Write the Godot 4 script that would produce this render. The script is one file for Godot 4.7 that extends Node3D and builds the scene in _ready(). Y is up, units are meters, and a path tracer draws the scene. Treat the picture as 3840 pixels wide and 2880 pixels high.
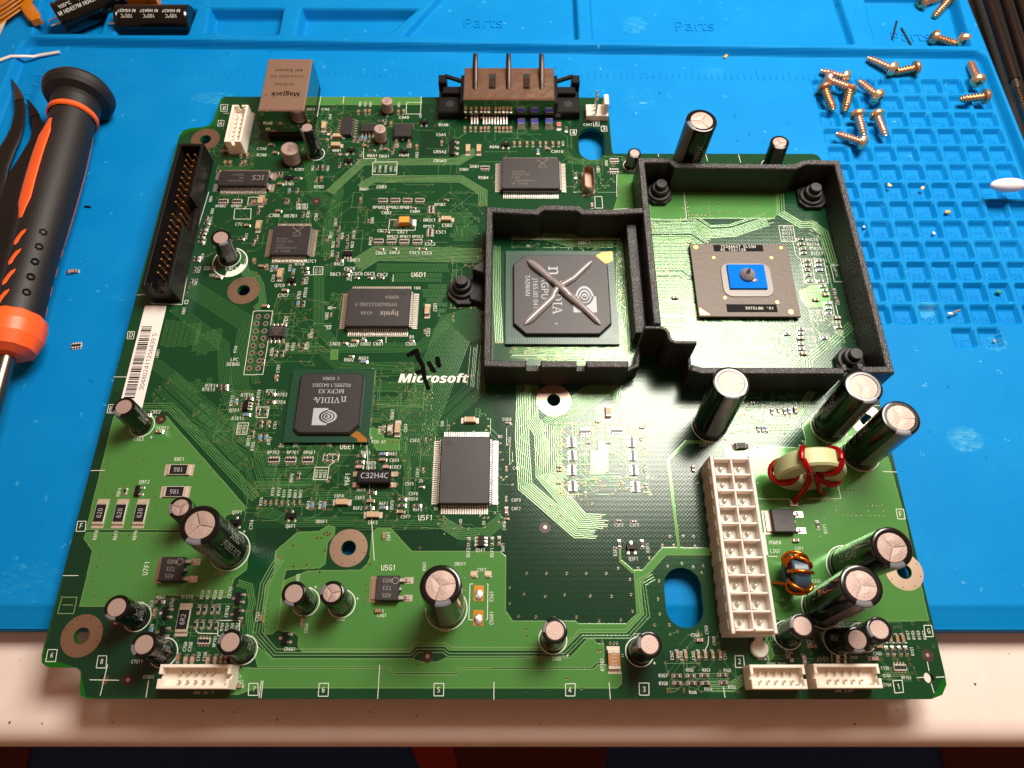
extends Node3D
# A game console circuit board on a blue silicone repair mat. Lengths are in millimetres (times MM);
# x runs right along the board's front edge, z towards the viewer, y = 0 is the board's top face.

const MM := 0.001
const MAT_Y := -5.0
const TABLE_Y := -13.5
const TEX_X0 := -2.0
const TEX_Z0 := -208.0
const TEX_W := 236.0
const TEX_D := 211.0
const TEX_PX := 2048

var m := {}
var rng := RandomNumberGenerator.new()
var glyphs := {}
var fonts := {}
var board: Node3D

const PARTS := [
	"c 18.4 -179.0 0;c 24.4 -177.1 90;c 26.7 -177.1 90;c 19.3 -173.7 90;c 21.1 -173.7 90;r 24.8 -173.7 90;c 26.4 -173.9 90;r 17.5 -169.7 0;p 25.0 -195.9 90",
	"K 52.4 -190.9 90;K 57.8 -186.0 0;r 53.3 -187.3 0;c 51.6 -192.6 90;K 57.6 -181.8 0;c 64.2 -198.1 90;c 66.8 -198.4 90;c 68.3 -198.4 90;c 79.0 -198.1 90;c 80.9 -198.4 90;r 72.9 -193.8 0;r 74.4 -193.6 90;r 63.8 -184.9 90;r 65.3 -184.6 90;b 66.5 -185.7 90;b 67.8 -185.2 90;r 69.2 -184.9 90;q 63.3 -179.4 0;r 66.9 -178.1 90;r 59.8 -173.0 90;q 62.9 -174.6 0;r 66.0 -174.6 90;c 34.3 -182.0 0;c 36.3 -178.3 0;r 52.1 -171.9 90;c 54.1 -171.7 90;r 38.7 -168.7 90;r 39.9 -168.7 90;q 42.8 -166.7 0;r 46.0 -166.9 0;c 39.9 -164.1 0;r 52.2 -166.4 90;c 54.2 -166.7 90;b 43.5 -161.5 90;r 46.3 -161.5 90;c 76.7 -192.4 90;c 75.6 -180.0 0;r 78.2 -179.5 90;q 82.3 -178.9 0;c 86.7 -181.4 90;q 88.7 -192.8 0;r 70.7 -179.7 0;S 99.6 -180.9 90;c 95.6 -183.3 90;K 105.1 -180.1 90;K 109.0 -180.1 90;c 103.7 -190.0 90;c 105.8 -190.0 90;c 107.6 -189.9 90;c 109.6 -189.9 90;c 111.0 -190.0 90;c 112.3 -190.0 90;c 114.9 -190.0 90;c 116.3 -190.0 90;c 117.7 -190.0 90;c 119.1 -190.0 90;c 120.5 -190.1 90;r 103.9 -196.2 90;r 105.9 -195.9 90;r 107.6 -195.9 90;r 109.7 -196.2 90;q 118.7 -182.3 0;p 111.4 -171.6 0;r 54.8 -188.7 90;r 53.3 -184.8 0;c 68.0 -181.6 0;r 58.5 -177.8 0;r 60.9 -177.8 0;r 73.8 -181.6 90;r 55.5 -182.1 0;c 84.0 -185.5 90",
	"c 121.7 -182.9 90;c 123.7 -182.9 90;c 126.3 -182.9 90;c 128.4 -182.9 90;c 131.0 -182.9 90;c 133.1 -182.9 90;c 135.6 -182.9 90;c 137.7 -182.9 90;F 124.3 -192.0 90;F 129.1 -192.0 90;F 134.4 -192.1 90;X 138.0 -191.5 90;p 157.2 -175.1 0;p 156.9 -170.4 0;r 163.6 -170.7 0;b 130.2 -179.6 90;c 133.6 -180.4 0;r 143.3 -168.5 90;r 140.7 -190.1 90;c 148.7 -194.4 0",
	"p 21.6 -156.5 0;p 26.4 -156.5 0;r 31.0 -156.3 90;c 32.4 -156.3 90;r 17.2 -149.3 90;r 17.4 -147.1 0;r 16.9 -144.5 0;r 16.9 -143.0 0;r 16.7 -141.4 0;r 16.9 -139.5 0;r 16.8 -133.3 0;r 16.9 -132.0 0;r 17.0 -128.6 90;r 16.9 -124.0 90;c 31.2 -146.3 0;c 25.3 -125.5 0;r 30.1 -140.7 0;r 34.6 -139.5 90;c 35.9 -132.1 90",
	"K 34.6 -156.8 90;c 36.0 -156.8 90;r 42.9 -157.0 90;r 43.7 -156.8 90;r 47.1 -157.1 90;c 41.0 -152.4 0;r 34.2 -152.5 90;K 35.3 -146.1 90;r 35.3 -141.4 90;r 49.6 -151.1 90;p 76.4 -157.1 0;p 80.7 -157.1 0;p 84.9 -157.1 0;p 89.1 -157.1 0;p 93.3 -153.2 90;p 93.4 -143.5 90;p 76.3 -140.0 0;p 80.6 -140.0 0;p 84.9 -139.8 0;p 89.3 -139.8 0;T 84.6 -147.5 0;K 98.6 -149.0 0;c 68.8 -157.4 90;d 77.5 -153.2 0;d 87.1 -153.9 0;d 72.1 -148.5 90;d 98.1 -157.4 0;d 95.8 -151.2 90;d 78.8 -143.7 0;d 77.4 -136.8 0;d 81.6 -137.1 0;d 89.3 -137.1 0;d 91.6 -136.9 0;d 93.2 -140.2 0;r 62.4 -145.1 90;r 59.0 -141.3 90;r 62.5 -141.7 90;r 65.9 -138.4 90;r 62.7 -138.9 90;r 63.0 -134.5 90;s 66.6 -134.7 0;r 64.0 -132.2 0;r 65.7 -141.5 90;c 38.6 -129.8 0;c 40.4 -129.7 90;b 43.4 -129.4 90;b 49.3 -128.0 90;K 45.3 -126.7 90;q 49.4 -124.2 0;c 47.5 -120.5 0;r 53.0 -124.2 90;r 52.9 -129.2 0;r 53.3 -127.6 0;b 52.4 -115.7 90;r 54.2 -115.7 90;c 42.0 -114.6 0;d 67.5 -128.0 0;r 66.6 -126.7 0;d 70.2 -125.4 0;d 74.5 -125.4 0;d 78.3 -125.4 0;K 94.0 -113.0 90;d 63.4 -111.6 90;d 68.8 -101.3 0;c 71.8 -102.0 0;d 74.5 -102.3 0;d 79.4 -102.2 0;d 89.5 -102.2 0;d 93.5 -105.6 90;d 49.6 -103.7 90;d 49.6 -102.1 90;d 54.5 -100.6 90;r 56.2 -100.2 90;r 47.9 -97.7 90;r 49.9 -97.7 90;d 57.2 -103.9 90;d 71.2 -96.7 0;b 75.3 -94.8 0;c 49.2 -89.4 90;r 44.4 -94.9 90",
	"d 145.4 -151.9 90;c 148.4 -155.1 90;c 173.4 -118.0 0;r 146.6 -159.6 0",
	"r 217.7 -141.1 0;r 217.9 -139.2 0;r 218.0 -137.2 0;r 217.9 -135.5 0;r 218.5 -132.5 0;r 222.2 -132.3 0;r 218.4 -130.7 0;b 222.0 -130.7 0;r 217.8 -128.8 0;b 222.0 -128.8 0;r 217.9 -126.8 0;r 218.0 -124.5 0;r 221.5 -124.5 0;r 221.8 -122.5 0;r 222.1 -120.9 0;c 222.2 -119.2 0;c 218.6 -117.3 0;b 222.3 -116.1 0;b 222.1 -114.3 0;r 221.8 -112.4 0;c 224.2 -110.6 0;r 224.0 -107.3 0;r 218.8 -103.4 0;r 211.9 -106.5 0;r 211.6 -104.9 0;c 211.3 -103.2 0;r 211.0 -101.2 0;r 210.9 -99.5 0;c 211.3 -97.8 0;r 207.3 -104.8 0;r 225.2 -120.6 90;r 225.2 -117.4 90",
	"c 12.6 -76.9 0;c 17.3 -71.7 0;R 25.5 -60.0 0 1R6;R 25.7 -53.5 0 1R6;R 6.1 -47.3 90 620;R 11.6 -47.3 90 620;R 17.3 -47.3 90 620;q 15.2 -53.7 90;r 11.6 -53.7 90;r 33.8 -86.6 0;r 34.0 -85.5 0;b 38.2 -81.5 90;r 42.0 -82.3 0;s 41.6 -79.9 90;b 42.0 -77.1 0;q 44.4 -44.8 0;r 44.8 -71.0 90",
	"r 48.5 -83.8 0;r 48.7 -81.2 0;r 44.7 -81.2 90;r 45.5 -78.1 90;r 47.7 -78.0 90;r 46.8 -74.3 90;c 49.0 -74.3 90;b 47.1 -69.9 90;b 48.9 -69.9 90;c 83.1 -72.7 90;L 85.0 -72.6 90;K 87.3 -72.8 90;K 108.5 -75.4 0;r 77.2 -64.3 0;r 77.1 -62.4 0;P 77.0 -60.9 0;b 83.5 -64.9 0;c 83.6 -63.1 0;P 84.8 -60.9 0;p 52.3 -63.0 0;p 57.1 -63.0 0;p 62.0 -63.0 0;r 67.1 -63.7 90;r 68.7 -63.6 90;r 70.3 -63.7 90;r 59.9 -58.3 90;q 59.6 -46.6 0;d 51.5 -50.4 90;d 53.1 -50.4 90;d 54.6 -50.5 90;d 56.2 -50.4 90;d 57.9 -50.4 90;d 59.6 -50.4 90;d 61.2 -50.5 90;b 64.8 -49.7 90;b 68.2 -49.7 90;K 73.2 -50.5 0;r 81.3 -53.3 0;c 81.0 -50.9 0;r 81.0 -48.9 0;b 84.8 -49.0 0;K 82.2 -46.9 0;r 90.0 -51.4 0;r 90.0 -49.6 0;c 89.8 -47.8 0;r 94.3 -49.6 0;d 95.2 -55.0 0;d 95.4 -60.1 90;d 95.7 -69.3 90;d 119.7 -74.6 0;d 119.3 -60.5 90;d 119.3 -51.6 90;P 119.4 -48.2 90;d 119.3 -45.9 0;c 85.7 -41.1 90;r 109.0 -39.5 90;r 115.5 -39.6 90;r 117.4 -39.8 90;s 112.5 -39.6 90",
	"K 149.5 -78.0 90;p 142.5 -71.8 0;p 151.9 -72.0 0;p 138.3 -68.6 90;p 138.4 -64.5 90;p 138.2 -60.1 90;p 138.2 -55.3 90;p 155.9 -68.6 90;p 155.9 -64.5 90;p 155.9 -60.2 90;p 156.0 -55.2 90;d 135.1 -69.2 90;d 135.0 -65.7 90;d 134.6 -61.1 0;d 134.6 -60.0 0;d 134.3 -56.2 0;d 141.7 -53.0 90;d 143.2 -68.4 0;d 149.1 -68.4 0;d 146.3 -75.0 0;d 159.3 -73.2 0;d 158.7 -69.7 90;d 159.0 -60.2 90;d 152.0 -57.1 90;d 159.1 -55.4 90;c 173.0 -60.6 90;D 187.5 -67.3 0;d 150.6 -45.4 0;d 154.9 -45.2 0;r 150.4 -38.9 90;r 156.7 -38.9 90;q 153.7 -38.0 0;r 193.6 -73.0 90;r 194.9 -72.9 90;b 196.0 -72.9 90;d 193.1 -81.2 0",
	"r 198.5 -78.5 90;r 202.3 -78.5 90;b 203.7 -78.7 90;c 205.5 -78.8 90;d 200.4 -78.8 90;r 205.9 -44.3 90;c 199.0 -39.9 0",
	"r 27.7 -23.5 0;c 27.0 -20.7 90;q 29.9 -20.6 90;b 26.9 -16.5 90;q 30.1 -15.9 90;R 34.8 -19.0 90 6R2;r 38.4 -21.5 90;r 40.0 -21.5 90;r 42.0 -21.5 90;r 43.5 -21.6 90;r 38.3 -17.7 90;r 40.0 -17.7 90;r 41.9 -17.7 90;r 43.8 -17.7 90;p 41.2 -13.7 0;q 48.4 -24.4 90;q 48.6 -20.3 90;c 35.3 -9.6 90;P 37.4 -9.2 90;P 39.1 -9.2 90;P 43.1 -9.1 90;P 45.0 -9.2 90;c 46.5 -9.2 90;c 47.7 -9.2 90;c 51.8 -2.9 0",
	"q 62.2 -14.4 90;c 66.0 -18.5 90;c 85.7 -21.2 0;c 55.2 -19.4 90;M 112.1 -25.8 90;M 112.1 -19.5 90;d 110.8 -30.1 0;d 114.5 -30.1 0",
	"c 169.6 -14.0 0;c 163.5 -10.4 90;c 165.6 -10.4 90;c 168.9 -10.4 90;c 170.7 -10.4 90;c 172.6 -10.4 90;c 174.5 -10.4 90;r 162.9 -5.4 0;r 166.5 -5.4 0;r 170.0 -5.5 0;r 174.6 -5.6 0;r 162.9 -3.7 0;r 166.5 -3.7 0;r 170.0 -3.7 0;r 174.7 -3.8 0;H 147.1 -9.2 90 0110",
	"c 219.2 -14.4 90;c 221.0 -14.4 90;c 222.5 -14.4 90;r 217.8 -11.3 90;r 219.4 -11.3 90;r 221.2 -11.3 90;r 222.8 -11.3 90;p 220.2 -7.4 0;P 214.1 -9.5 0;c 215.9 -12.5 0;c 198.8 -12.5 0;P 195.9 -9.4 90;r 192.9 -10.1 90;r 205.8 -9.9 0;r 205.6 -8.8 0",
]

const TEXTS := [
	"B|14.30|-200.06|0|1.75;A|14.30|-192.46|0|1.70",
	"U7A1|53.92|-195.89|90|0.95;C7A2|51.80|-199.61|0|1.08;R6A5|64.41|-202.27|90|0.88;C6A3|66.35|-202.28|90|0.88;C6A8|68.28|-202.28|90|0.88;C5A2|78.85|-202.03|90|0.88;R7B1|45.81|-170.93|0|1.18;D7B1|43.20|-164.43|0|1.16;R7B2|53.65|-163.17|0|1.25;R6A1|71.01|-177.39|0|1.30;D6A1|75.37|-177.13|0|1.30;R6A3|82.36|-177.69|0|1.30;C5A1|86.90|-177.71|90|1.00;CR5A2|95.11|-179.24|0|1.31;CR5A3|95.29|-175.05|0|1.29;C5A9|72.36|-171.01|90|0.91;R6A12|74.18|-171.28|90|0.91;R6A13|76.23|-171.29|90|0.91;C6A1|78.07|-171.29|90|0.91;C6A2|79.70|-171.30|90|0.91;R5A8|95.83|-192.06|0|1.26;C5A5|95.18|-187.30|0|1.24;C4A9|81.19|-195.69|0|1.28;R4A6|114.58|-181.58|0|1.22;C6B3|75.42|-163.24|0|1.24;R6B1|69.47|-162.20|0|1.14;C7A8|31.10|-180.50|0|1.22;R7A8|31.55|-177.53|0|1.21;C7B2|50.44|-171.47|90|0.84;R7B5|55.76|-171.49|90|0.84;J5A1|87.11|-196.57|90|0.87;Q6B1|58.16|-179.77|0|1.11;C5B1|104.05|-171.11|0|1.17;D5B1|107.70|-172.44|0|1.18;R5B4|110.87|-167.47|0|1.26",
	"4|143.32|-188.57|0|1.76;X|151.81|-193.09|0|1.79;3|154.51|-190.56|0|1.78;C3A7|148.67|-192.34|0|1.16;C3A10|137.09|-179.48|0|1.21;Y3B1|151.41|-171.25|-90|1.07;R3B2|154.44|-174.17|90|0.92;C3A9|139.28|-183.30|90|0.85;100|124.12|-159.56|0|1.22",
	"R8B4|16.94|-157.80|-90|0.89;RP8B2|20.91|-154.71|0|1.03;RP8B1|26.27|-154.73|0|1.03;R8B5|18.39|-152.58|-90|0.88;C8C5|18.31|-148.65|-90|0.95;C8C4|18.18|-145.03|-90|0.94;R8C3|18.09|-139.79|-90|0.93;R8C4|18.44|-133.72|-90|0.92;R8C2|18.31|-128.69|-90|0.92;R8C1|18.25|-123.97|-90|0.91;R8D1|16.44|-113.06|-90|0.96;C7C|28.39|-147.08|0|1.19;C8C3|21.83|-129.15|0|1.37;C8C1|28.86|-129.08|0|1.37;C8C2|23.54|-126.54|0|1.02;LB8D1|11.34|-97.67|-90|0.86;D|1.61|-104.15|0|1.73;LPC|35.36|-95.59|0|1.13;DEBUG|35.27|-93.99|0|1.12;R7D8|35.13|-99.14|-90|0.87;D7C1|31.71|-142.19|-90|0.87;DB1C0|33.19|-131.69|-90|0.85",
	"U7C1|54.76|-132.06|0|1.20;RP6B3|75.21|-154.32|0|1.20;RP6B2|79.82|-154.33|0|1.20;RP6B1|84.46|-154.34|0|1.20;C6B2|78.00|-152.00|0|1.19;C6B4|87.74|-152.62|0|1.20;RP5B1|96.14|-155.52|0|1.11;C6C1|84.07|-144.00|0|1.25;DB5C1|92.88|-148.95|0|1.18;C5B2|98.95|-146.78|0|1.26;C5C1|97.03|-143.94|0|1.25;RP5C1|92.81|-146.33|0|1.08;RP6C3|73.55|-140.16|-90|0.94;RP6C2|80.77|-142.08|0|1.06;RP6C1|85.05|-142.09|0|1.06;RP5C2|89.25|-142.10|0|1.06;C6C4|77.33|-135.40|0|1.21;C6C3|81.93|-135.64|0|1.21;C5C5|88.62|-135.52|0|1.21;C5C4|92.59|-135.43|0|1.21;C5C2|93.56|-139.04|0|1.23;C6C7|77.09|-144.46|0|1.16;C6B5|73.41|-148.80|-90|0.95;C7B8|39.81|-150.76|0|1.29;DB7B1|45.44|-150.58|0|1.29;DB7B2|48.97|-153.90|0|1.12;DB7B3|48.80|-155.24|0|1.12;R7B1|51.33|-151.43|-90|1.03;C7B4|54.16|-150.21|-90|1.03;C6C11|61.09|-148.04|-90|0.95;R6C8|63.84|-142.27|-90|0.94;C6C10|67.68|-142.76|-90|0.94;R6C2|67.60|-138.74|-90|0.93;R6C4|61.23|-138.72|-90|0.93;R6C7|60.02|-142.74|-90|0.94;R6C5|61.29|-135.22|-90|0.93;R6C3|63.96|-130.99|0|1.20;CR6C1|68.65|-132.56|0|1.20;C6C9|67.57|-129.13|0|1.27;R6C1|63.24|-126.99|0|1.26;C6C6|70.34|-127.14|0|1.26;C6C5|74.35|-127.15|0|1.26;C6C2|78.54|-126.80|0|1.26;U6D1|90.49|-126.83|0|1.76;100|90.18|-121.70|0|1.07;40|62.82|-114.14|0|1.13;50|63.18|-106.81|0|1.09;80|89.50|-103.66|0|1.08;60|74.53|-102.97|0|0.85;30|67.51|-125.11|-90|0.91;20|75.98|-125.67|-90|0.91;C6D5|62.11|-111.23|-90|0.96;C5D1|96.36|-114.51|-90|1.10;C5D2|94.60|-105.41|-90|1.08;C6D3|65.82|-101.15|0|1.15;C6D7|71.41|-100.71|0|1.14;C6D2|75.34|-101.17|0|1.15;C6D1|79.30|-101.18|0|1.15;C5D3|89.40|-101.20|0|1.14;R6D2|70.73|-95.57|0|1.12;R6D1|75.21|-96.10|0|1.12;R7D3|52.31|-118.97|-90|1.04;R7D10|54.27|-119.94|-90|1.04;Q7C0|45.58|-122.57|0|1.16;C7C7|47.27|-118.74|0|1.23;R7C3|54.09|-124.50|-90|0.98;R7C1|56.80|-128.33|-90|0.78;C7C1|58.09|-128.33|-90|0.78;C7C4|43.12|-125.37|-90|0.98;U7D1|49.37|-109.30|-90|1.36;J7D1|46.17|-106.57|-90|1.22;R7D4|47.89|-103.33|-90|1.01;R7D5|51.03|-100.18|-90|1.00;R7D2|52.90|-100.19|-90|1.00;R7D1|57.27|-100.60|-90|1.00;R7D6|46.55|-98.35|-90|1.00;R7D11|58.09|-104.93|-90|0.95;C7D1|49.33|-92.55|-90|0.99;R7C8|51.01|-130.95|0|1.11;R7C9|48.05|-129.44|-90|0.92;R7C4|42.19|-129.20|-90|0.92",
	"U4C1|145.34|-139.78|0|1.49;PIN A1|151.89|-142.50|0|1.24;AB|126.33|-138.41|0|0.87",
	"R1C9|214.20|-146.26|0|1.00;R1C10|213.98|-144.96|0|1.00;R1C11|213.84|-143.62|0|0.99;R1C13|213.72|-142.18|0|0.99;R1C12|213.60|-140.95|0|0.98;R1C15|221.61|-141.11|0|1.17;R1C14|221.69|-139.22|0|1.16;R1C16|222.23|-137.48|0|1.15;R1C17|222.36|-135.61|0|1.14;R1C7|218.85|-122.52|0|1.09;R1C8|218.84|-120.79|0|1.08;C1C1|218.52|-119.03|0|1.08;C1D3|217.06|-116.07|0|1.06;R1D2|217.88|-112.84|0|1.05;R1D3|217.91|-111.56|0|1.05;R1D4|217.95|-110.16|0|1.04;C1D2|223.83|-109.37|0|1.04;R1D1|223.96|-105.67|0|1.03;R1D5|219.27|-104.62|0|1.02;R1D6|214.75|-106.61|0|1.03;R1D7|215.02|-103.66|0|1.02;C1D4|214.98|-102.43|0|1.01;R1D8|214.89|-100.91|0|1.01;R1D9|215.01|-99.15|0|1.00;C1D5|210.92|-96.36|0|0.99;AB|209.51|-109.84|0|0.96;AD|212.08|-109.85|0|0.96;R1C18|227.00|-130.10|-90|0.78;R1C19|227.33|-127.82|-90|0.78;R1C4|225.57|-120.68|-90|0.77;C1D1|225.74|-116.74|-90|0.76",
	"E|1.31|-78.92|0|1.58;C8E2|14.87|-78.04|0|1.06;C8E1|18.44|-72.95|0|1.04;C8E3|11.80|-69.45|0|1.03;+|15.32|-70.03|0|1.44;R8E1|24.86|-63.27|0|1.07;Q8F2|16.27|-56.46|0|1.04;R8F4|9.74|-53.43|-90|0.91;F|1.49|-43.83|0|1.43;R8F8|6.19|-41.26|-90|0.95;R8F7|11.73|-41.17|-90|0.95;R8F6|17.05|-41.18|-90|0.95;U7F1|22.10|-32.32|-90|1.34;Q7F1|44.13|-47.64|0|0.99;C7F4|48.64|-44.21|-90|0.96;R7E14|30.00|-86.73|0|1.10;R7E13|29.30|-85.42|0|1.09;R7E10|41.18|-83.60|0|1.08;R7E12|36.90|-81.73|-90|0.97;Q7E1|38.18|-78.60|0|1.06;R7E11|39.64|-76.00|0|1.05;R7E8|40.76|-72.69|-90|0.95;R7E5|42.13|-72.69|-90|0.95;DB7E1|43.94|-68.99|-90|0.94;R7E6|45.46|-67.20|-90|0.94;+|46.93|-42.27|0|1.27;C7F1|42.20|-30.89|0|0.87",
	"R7E1|48.26|-84.91|0|1.08;R7E2|51.77|-83.77|0|1.08;R7E4|51.56|-81.26|0|1.07;R7E9|44.66|-84.03|-90|0.97;R7E3|49.98|-69.00|-90|0.88;C7E1|50.97|-73.91|-90|0.89;22|53.80|-67.57|0|1.01;20|57.76|-67.68|0|1.01;10|67.60|-67.77|0|1.01;U6E1|72.99|-67.17|0|1.54;1|76.82|-67.67|0|1.00;A|79.70|-69.98|0|0.95;PIN A1|81.97|-68.69|0|1.01;C6E2|82.01|-72.42|-90|0.89;FB6E1|85.34|-77.37|-90|0.96;C5E4|89.57|-73.05|-90|0.95;C5E2|92.43|-69.17|0|0.94;RP7E2|51.68|-65.36|0|1.00;RP7E1|57.32|-65.36|0|1.00;RP6E1|62.19|-65.37|0|1.00;R6E5|78.54|-65.39|0|0.99;R6E1|86.29|-65.05|0|0.99;R6E6|80.32|-62.22|0|0.98;C6E4|86.96|-63.07|0|0.98;C6E3|80.40|-60.89|0|0.98;C6E1|87.74|-61.04|0|0.98;R6E4|64.92|-58.97|-90|0.86;R6E3|66.18|-58.97|-90|0.86;R6E2|67.37|-58.97|-90|0.86;Y6F1|73.96|-57.36|-90|1.35;R6F6|58.00|-57.68|-90|0.92;R6F9|78.14|-54.22|0|0.89;C5F5|91.71|-55.98|0|0.89;C5F6|93.04|-53.09|0|0.94;R5F4|93.06|-51.58|0|0.94;R5F3|94.48|-48.52|0|0.92;C5F7|91.23|-46.47|0|0.92;U5F1|96.83|-46.22|0|1.46;R5F5|87.21|-49.84|-90|0.91;R6F1|84.84|-50.23|0|0.93;R6F2|77.71|-48.90|0|0.93;C6F3|78.02|-51.90|0|0.94;C6F4|72.09|-52.43|0|0.94;C6F2|82.27|-44.83|0|0.97;R6F4|63.71|-49.81|-90|0.85;R6F3|67.06|-49.81|-90|0.85;DB6F1|68.02|-45.11|0|0.92;Q6F1|59.57|-43.80|0|0.97;R7F4|50.34|-50.79|-90|0.85;R7F3|53.25|-53.65|-90|0.85;R7F2|54.99|-53.66|-90|0.85;R7F1|56.53|-53.15|-90|0.85;R6F8|58.10|-53.15|-90|0.85;R6F7|59.66|-52.99|-90|0.85;R6F5|61.14|-52.99|-90|0.85;100|100.33|-74.36|-90|0.89;80|117.48|-70.36|0|0.94;20|94.96|-56.84|0|0.89;30|99.56|-48.76|0|0.86;40|106.64|-45.25|-90|0.84;50|113.10|-44.76|-90|0.84;C4E6|120.20|-69.10|-90|0.88;C4E8|119.43|-75.86|0|0.96;C5E3|93.84|-59.18|-90|0.86;C6F1|86.99|-41.02|-90|0.89;R5F2|109.03|-36.60|-90|0.94;Q5F1|112.34|-37.27|0|0.94;R5F1|115.51|-36.61|-90|0.94;R4F1|118.51|-38.03|-90|0.83;C4F6|118.80|-43.96|-90|0.84;U5G1|87.52|-32.47|0|1.44;R5G1|97.21|-32.85|-90|0.87;DB5F1|106.92|-33.48|0|0.87;C5F1|112.82|-31.94|0|0.86",
	"C3E3|156.73|-72.86|0|0.96;C3E4|159.82|-71.33|0|1.02;RP3E1|160.58|-68.08|0|1.01;RP3E3|160.85|-57.88|0|0.90;RP4F1|138.23|-52.47|0|1.00;C2E2|177.36|-68.00|0|1.01;C3F2|150.67|-44.25|0|0.91;C3F3|154.99|-44.26|0|0.91;R3F2|149.20|-36.96|-90|0.94;R3F1|158.15|-37.91|-90|0.95;Q3F1|154.06|-34.92|0|0.93;L2E1|193.36|-62.51|0|1.45;RP4E2|142.69|-66.69|0|0.86;RP4E3|142.60|-64.67|0|0.86;C3E6|151.16|-78.52|-90|0.84;C4E7|122.54|-60.71|0|0.97;C4F9|122.12|-51.28|0|0.93;C4F7|122.11|-48.81|0|0.92;10|173.70|-56.32|0|0.70;C3E1|171.54|-60.32|-90|0.81;C2E1|187.38|-65.26|0|0.80;CR2E1|193.39|-70.66|-90|0.76",
	"C1E2|214.23|-67.98|0|1.09;R2E8|198.45|-75.43|-90|0.96;C2E1|200.01|-75.06|-90|0.96;R2E1|201.49|-75.06|-90|0.96;R1E1|203.31|-75.07|-90|0.96;C1E3|204.95|-75.26|-90|0.96;F|229.68|-47.38|0|1.39;R1F1|207.84|-43.24|-90|0.96;POWER|193.31|-39.37|0|0.96;L2G1|193.01|-37.06|0|1.01;C1F2|210.78|-37.71|0|1.02;C2F1|199.74|-37.79|0|0.84",
	"C8G1|22.28|-23.09|0|0.85;R8G1|27.71|-24.63|0|0.85;R8G2|25.52|-22.71|-90|0.85;Q7G1|30.87|-23.30|-90|0.85;R7G10|34.57|-24.79|0|0.85;R7G8|38.48|-25.39|-90|0.86;R7G6|40.08|-25.39|-90|0.86;R7G4|41.87|-25.39|-90|0.86;R7G3|43.41|-25.39|-90|0.86;CR7G1|45.83|-25.99|-90|0.86;CR7G2|45.80|-21.10|-90|0.85;R7G9|45.14|-17.18|-90|0.73;R7G7|46.47|-17.18|-90|0.73;R7G5|47.80|-17.18|-90|0.73;R7G2|49.13|-17.18|-90|0.73;6|2.65|-10.21|0|1.18;8|15.84|-8.75|0|1.17;C7G11|24.89|-8.70|0|0.84;R7G11|28.64|-5.07|0|0.78;Q7G2|30.50|-13.74|0|0.75;+|33.60|-11.77|0|1.33;C7G9|36.47|-12.33|-90|0.83;C7G8|37.82|-12.33|-90|0.83;C7G7|40.45|-9.95|-90|0.77;C7G6|41.99|-9.96|-90|0.77;RP7G1|43.87|-13.61|-90|0.78;J7G1|51.10|-5.19|0|0.82;C7G2|51.75|-3.92|0|0.82;7|55.81|-2.30|0|1.11;GAME 1&2 1P|43.27|-1.41|0|0.66",
	"C6G5|63.37|-29.63|-90|0.87;C6G3|66.44|-26.91|0|0.79;+|68.40|-27.36|0|1.24;+|79.91|-24.38|0|1.22;C6G2|75.90|-19.17|0|0.87;C6G4|67.21|-16.91|-90|0.84;C6G1|86.70|-20.11|0|0.87;CR6G1|63.58|-11.73|0|0.84;C7G1|54.08|-19.79|-90|0.85;+|55.25|-12.06|0|1.16;C5G1|115.50|-25.00|-90|0.97;C5G01|115.57|-19.49|-90|0.96;C5G2|103.36|-16.50|0|0.86;6|73.33|-2.04|0|1.21;5|102.43|-2.13|0|1.20;U5G2|98.19|-29.05|-90|0.69",
	"C4G5|132.42|-9.45|0|0.83;+|135.27|-10.20|0|1.14;RT3G1|144.10|-8.07|-90|0.88;C3G2|153.84|-15.24|0|0.85;+|157.49|-8.43|0|1.24;C3G7|162.19|-10.30|-90|0.78;C3G6|164.57|-10.30|-90|0.78;C3G5|167.74|-10.30|-90|0.78;C3G1|175.80|-10.31|-90|0.78;C3G4|168.70|-15.25|0|0.80;C3G3|171.80|-16.54|-90|0.79;C3G8|173.45|-13.83|-90|0.78;R3G7|159.45|-5.46|0|0.82;R3G8|159.37|-3.62|0|0.81;R3G5|166.38|-6.78|0|0.72;R3G3|170.62|-6.79|0|0.72;R3G1|176.05|-6.71|0|0.72;R3G6|166.62|-1.54|0|0.70;R3G4|170.59|-2.27|0|0.71;R3G2|176.66|-2.76|0|0.71;4|135.59|-2.07|0|1.20;3|154.39|-2.26|0|1.20;2|179.39|-8.83|0|1.25;J2G1|185.63|-9.76|0|1.15;FRONT PANEL|188.97|-8.23|0|0.68",
	"C2G2|189.17|-15.26|-90|0.79;C2G1|198.65|-13.50|0|0.80;C1G9|201.82|-14.70|-90|0.84;J1G1|200.84|-9.40|0|1.11;R2G1|191.96|-10.74|-90|0.78;R1G9|209.11|-9.77|0|0.69;C1G6|216.47|-7.28|0|0.74;C1G5|215.30|-10.75|0|0.80;C1G3|216.52|-5.49|0|0.73;RP1G1|221.43|-5.00|0|0.73;C1G4|216.18|-3.32|0|0.72;R1G7|224.30|-15.29|-90|0.79;R1G5|225.66|-15.29|-90|0.79;R1G3|227.09|-15.29|-90|0.79;R1G2|228.54|-15.29|-90|0.79;R1G1|224.41|-11.32|-90|0.78;G|229.94|-16.29|0|1.21;1|218.97|-2.91|0|1.24;GAME 3/4PP|204.87|-1.91|0|0.66;C1G1|202.91|-28.99|0|0.86",
]

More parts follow.
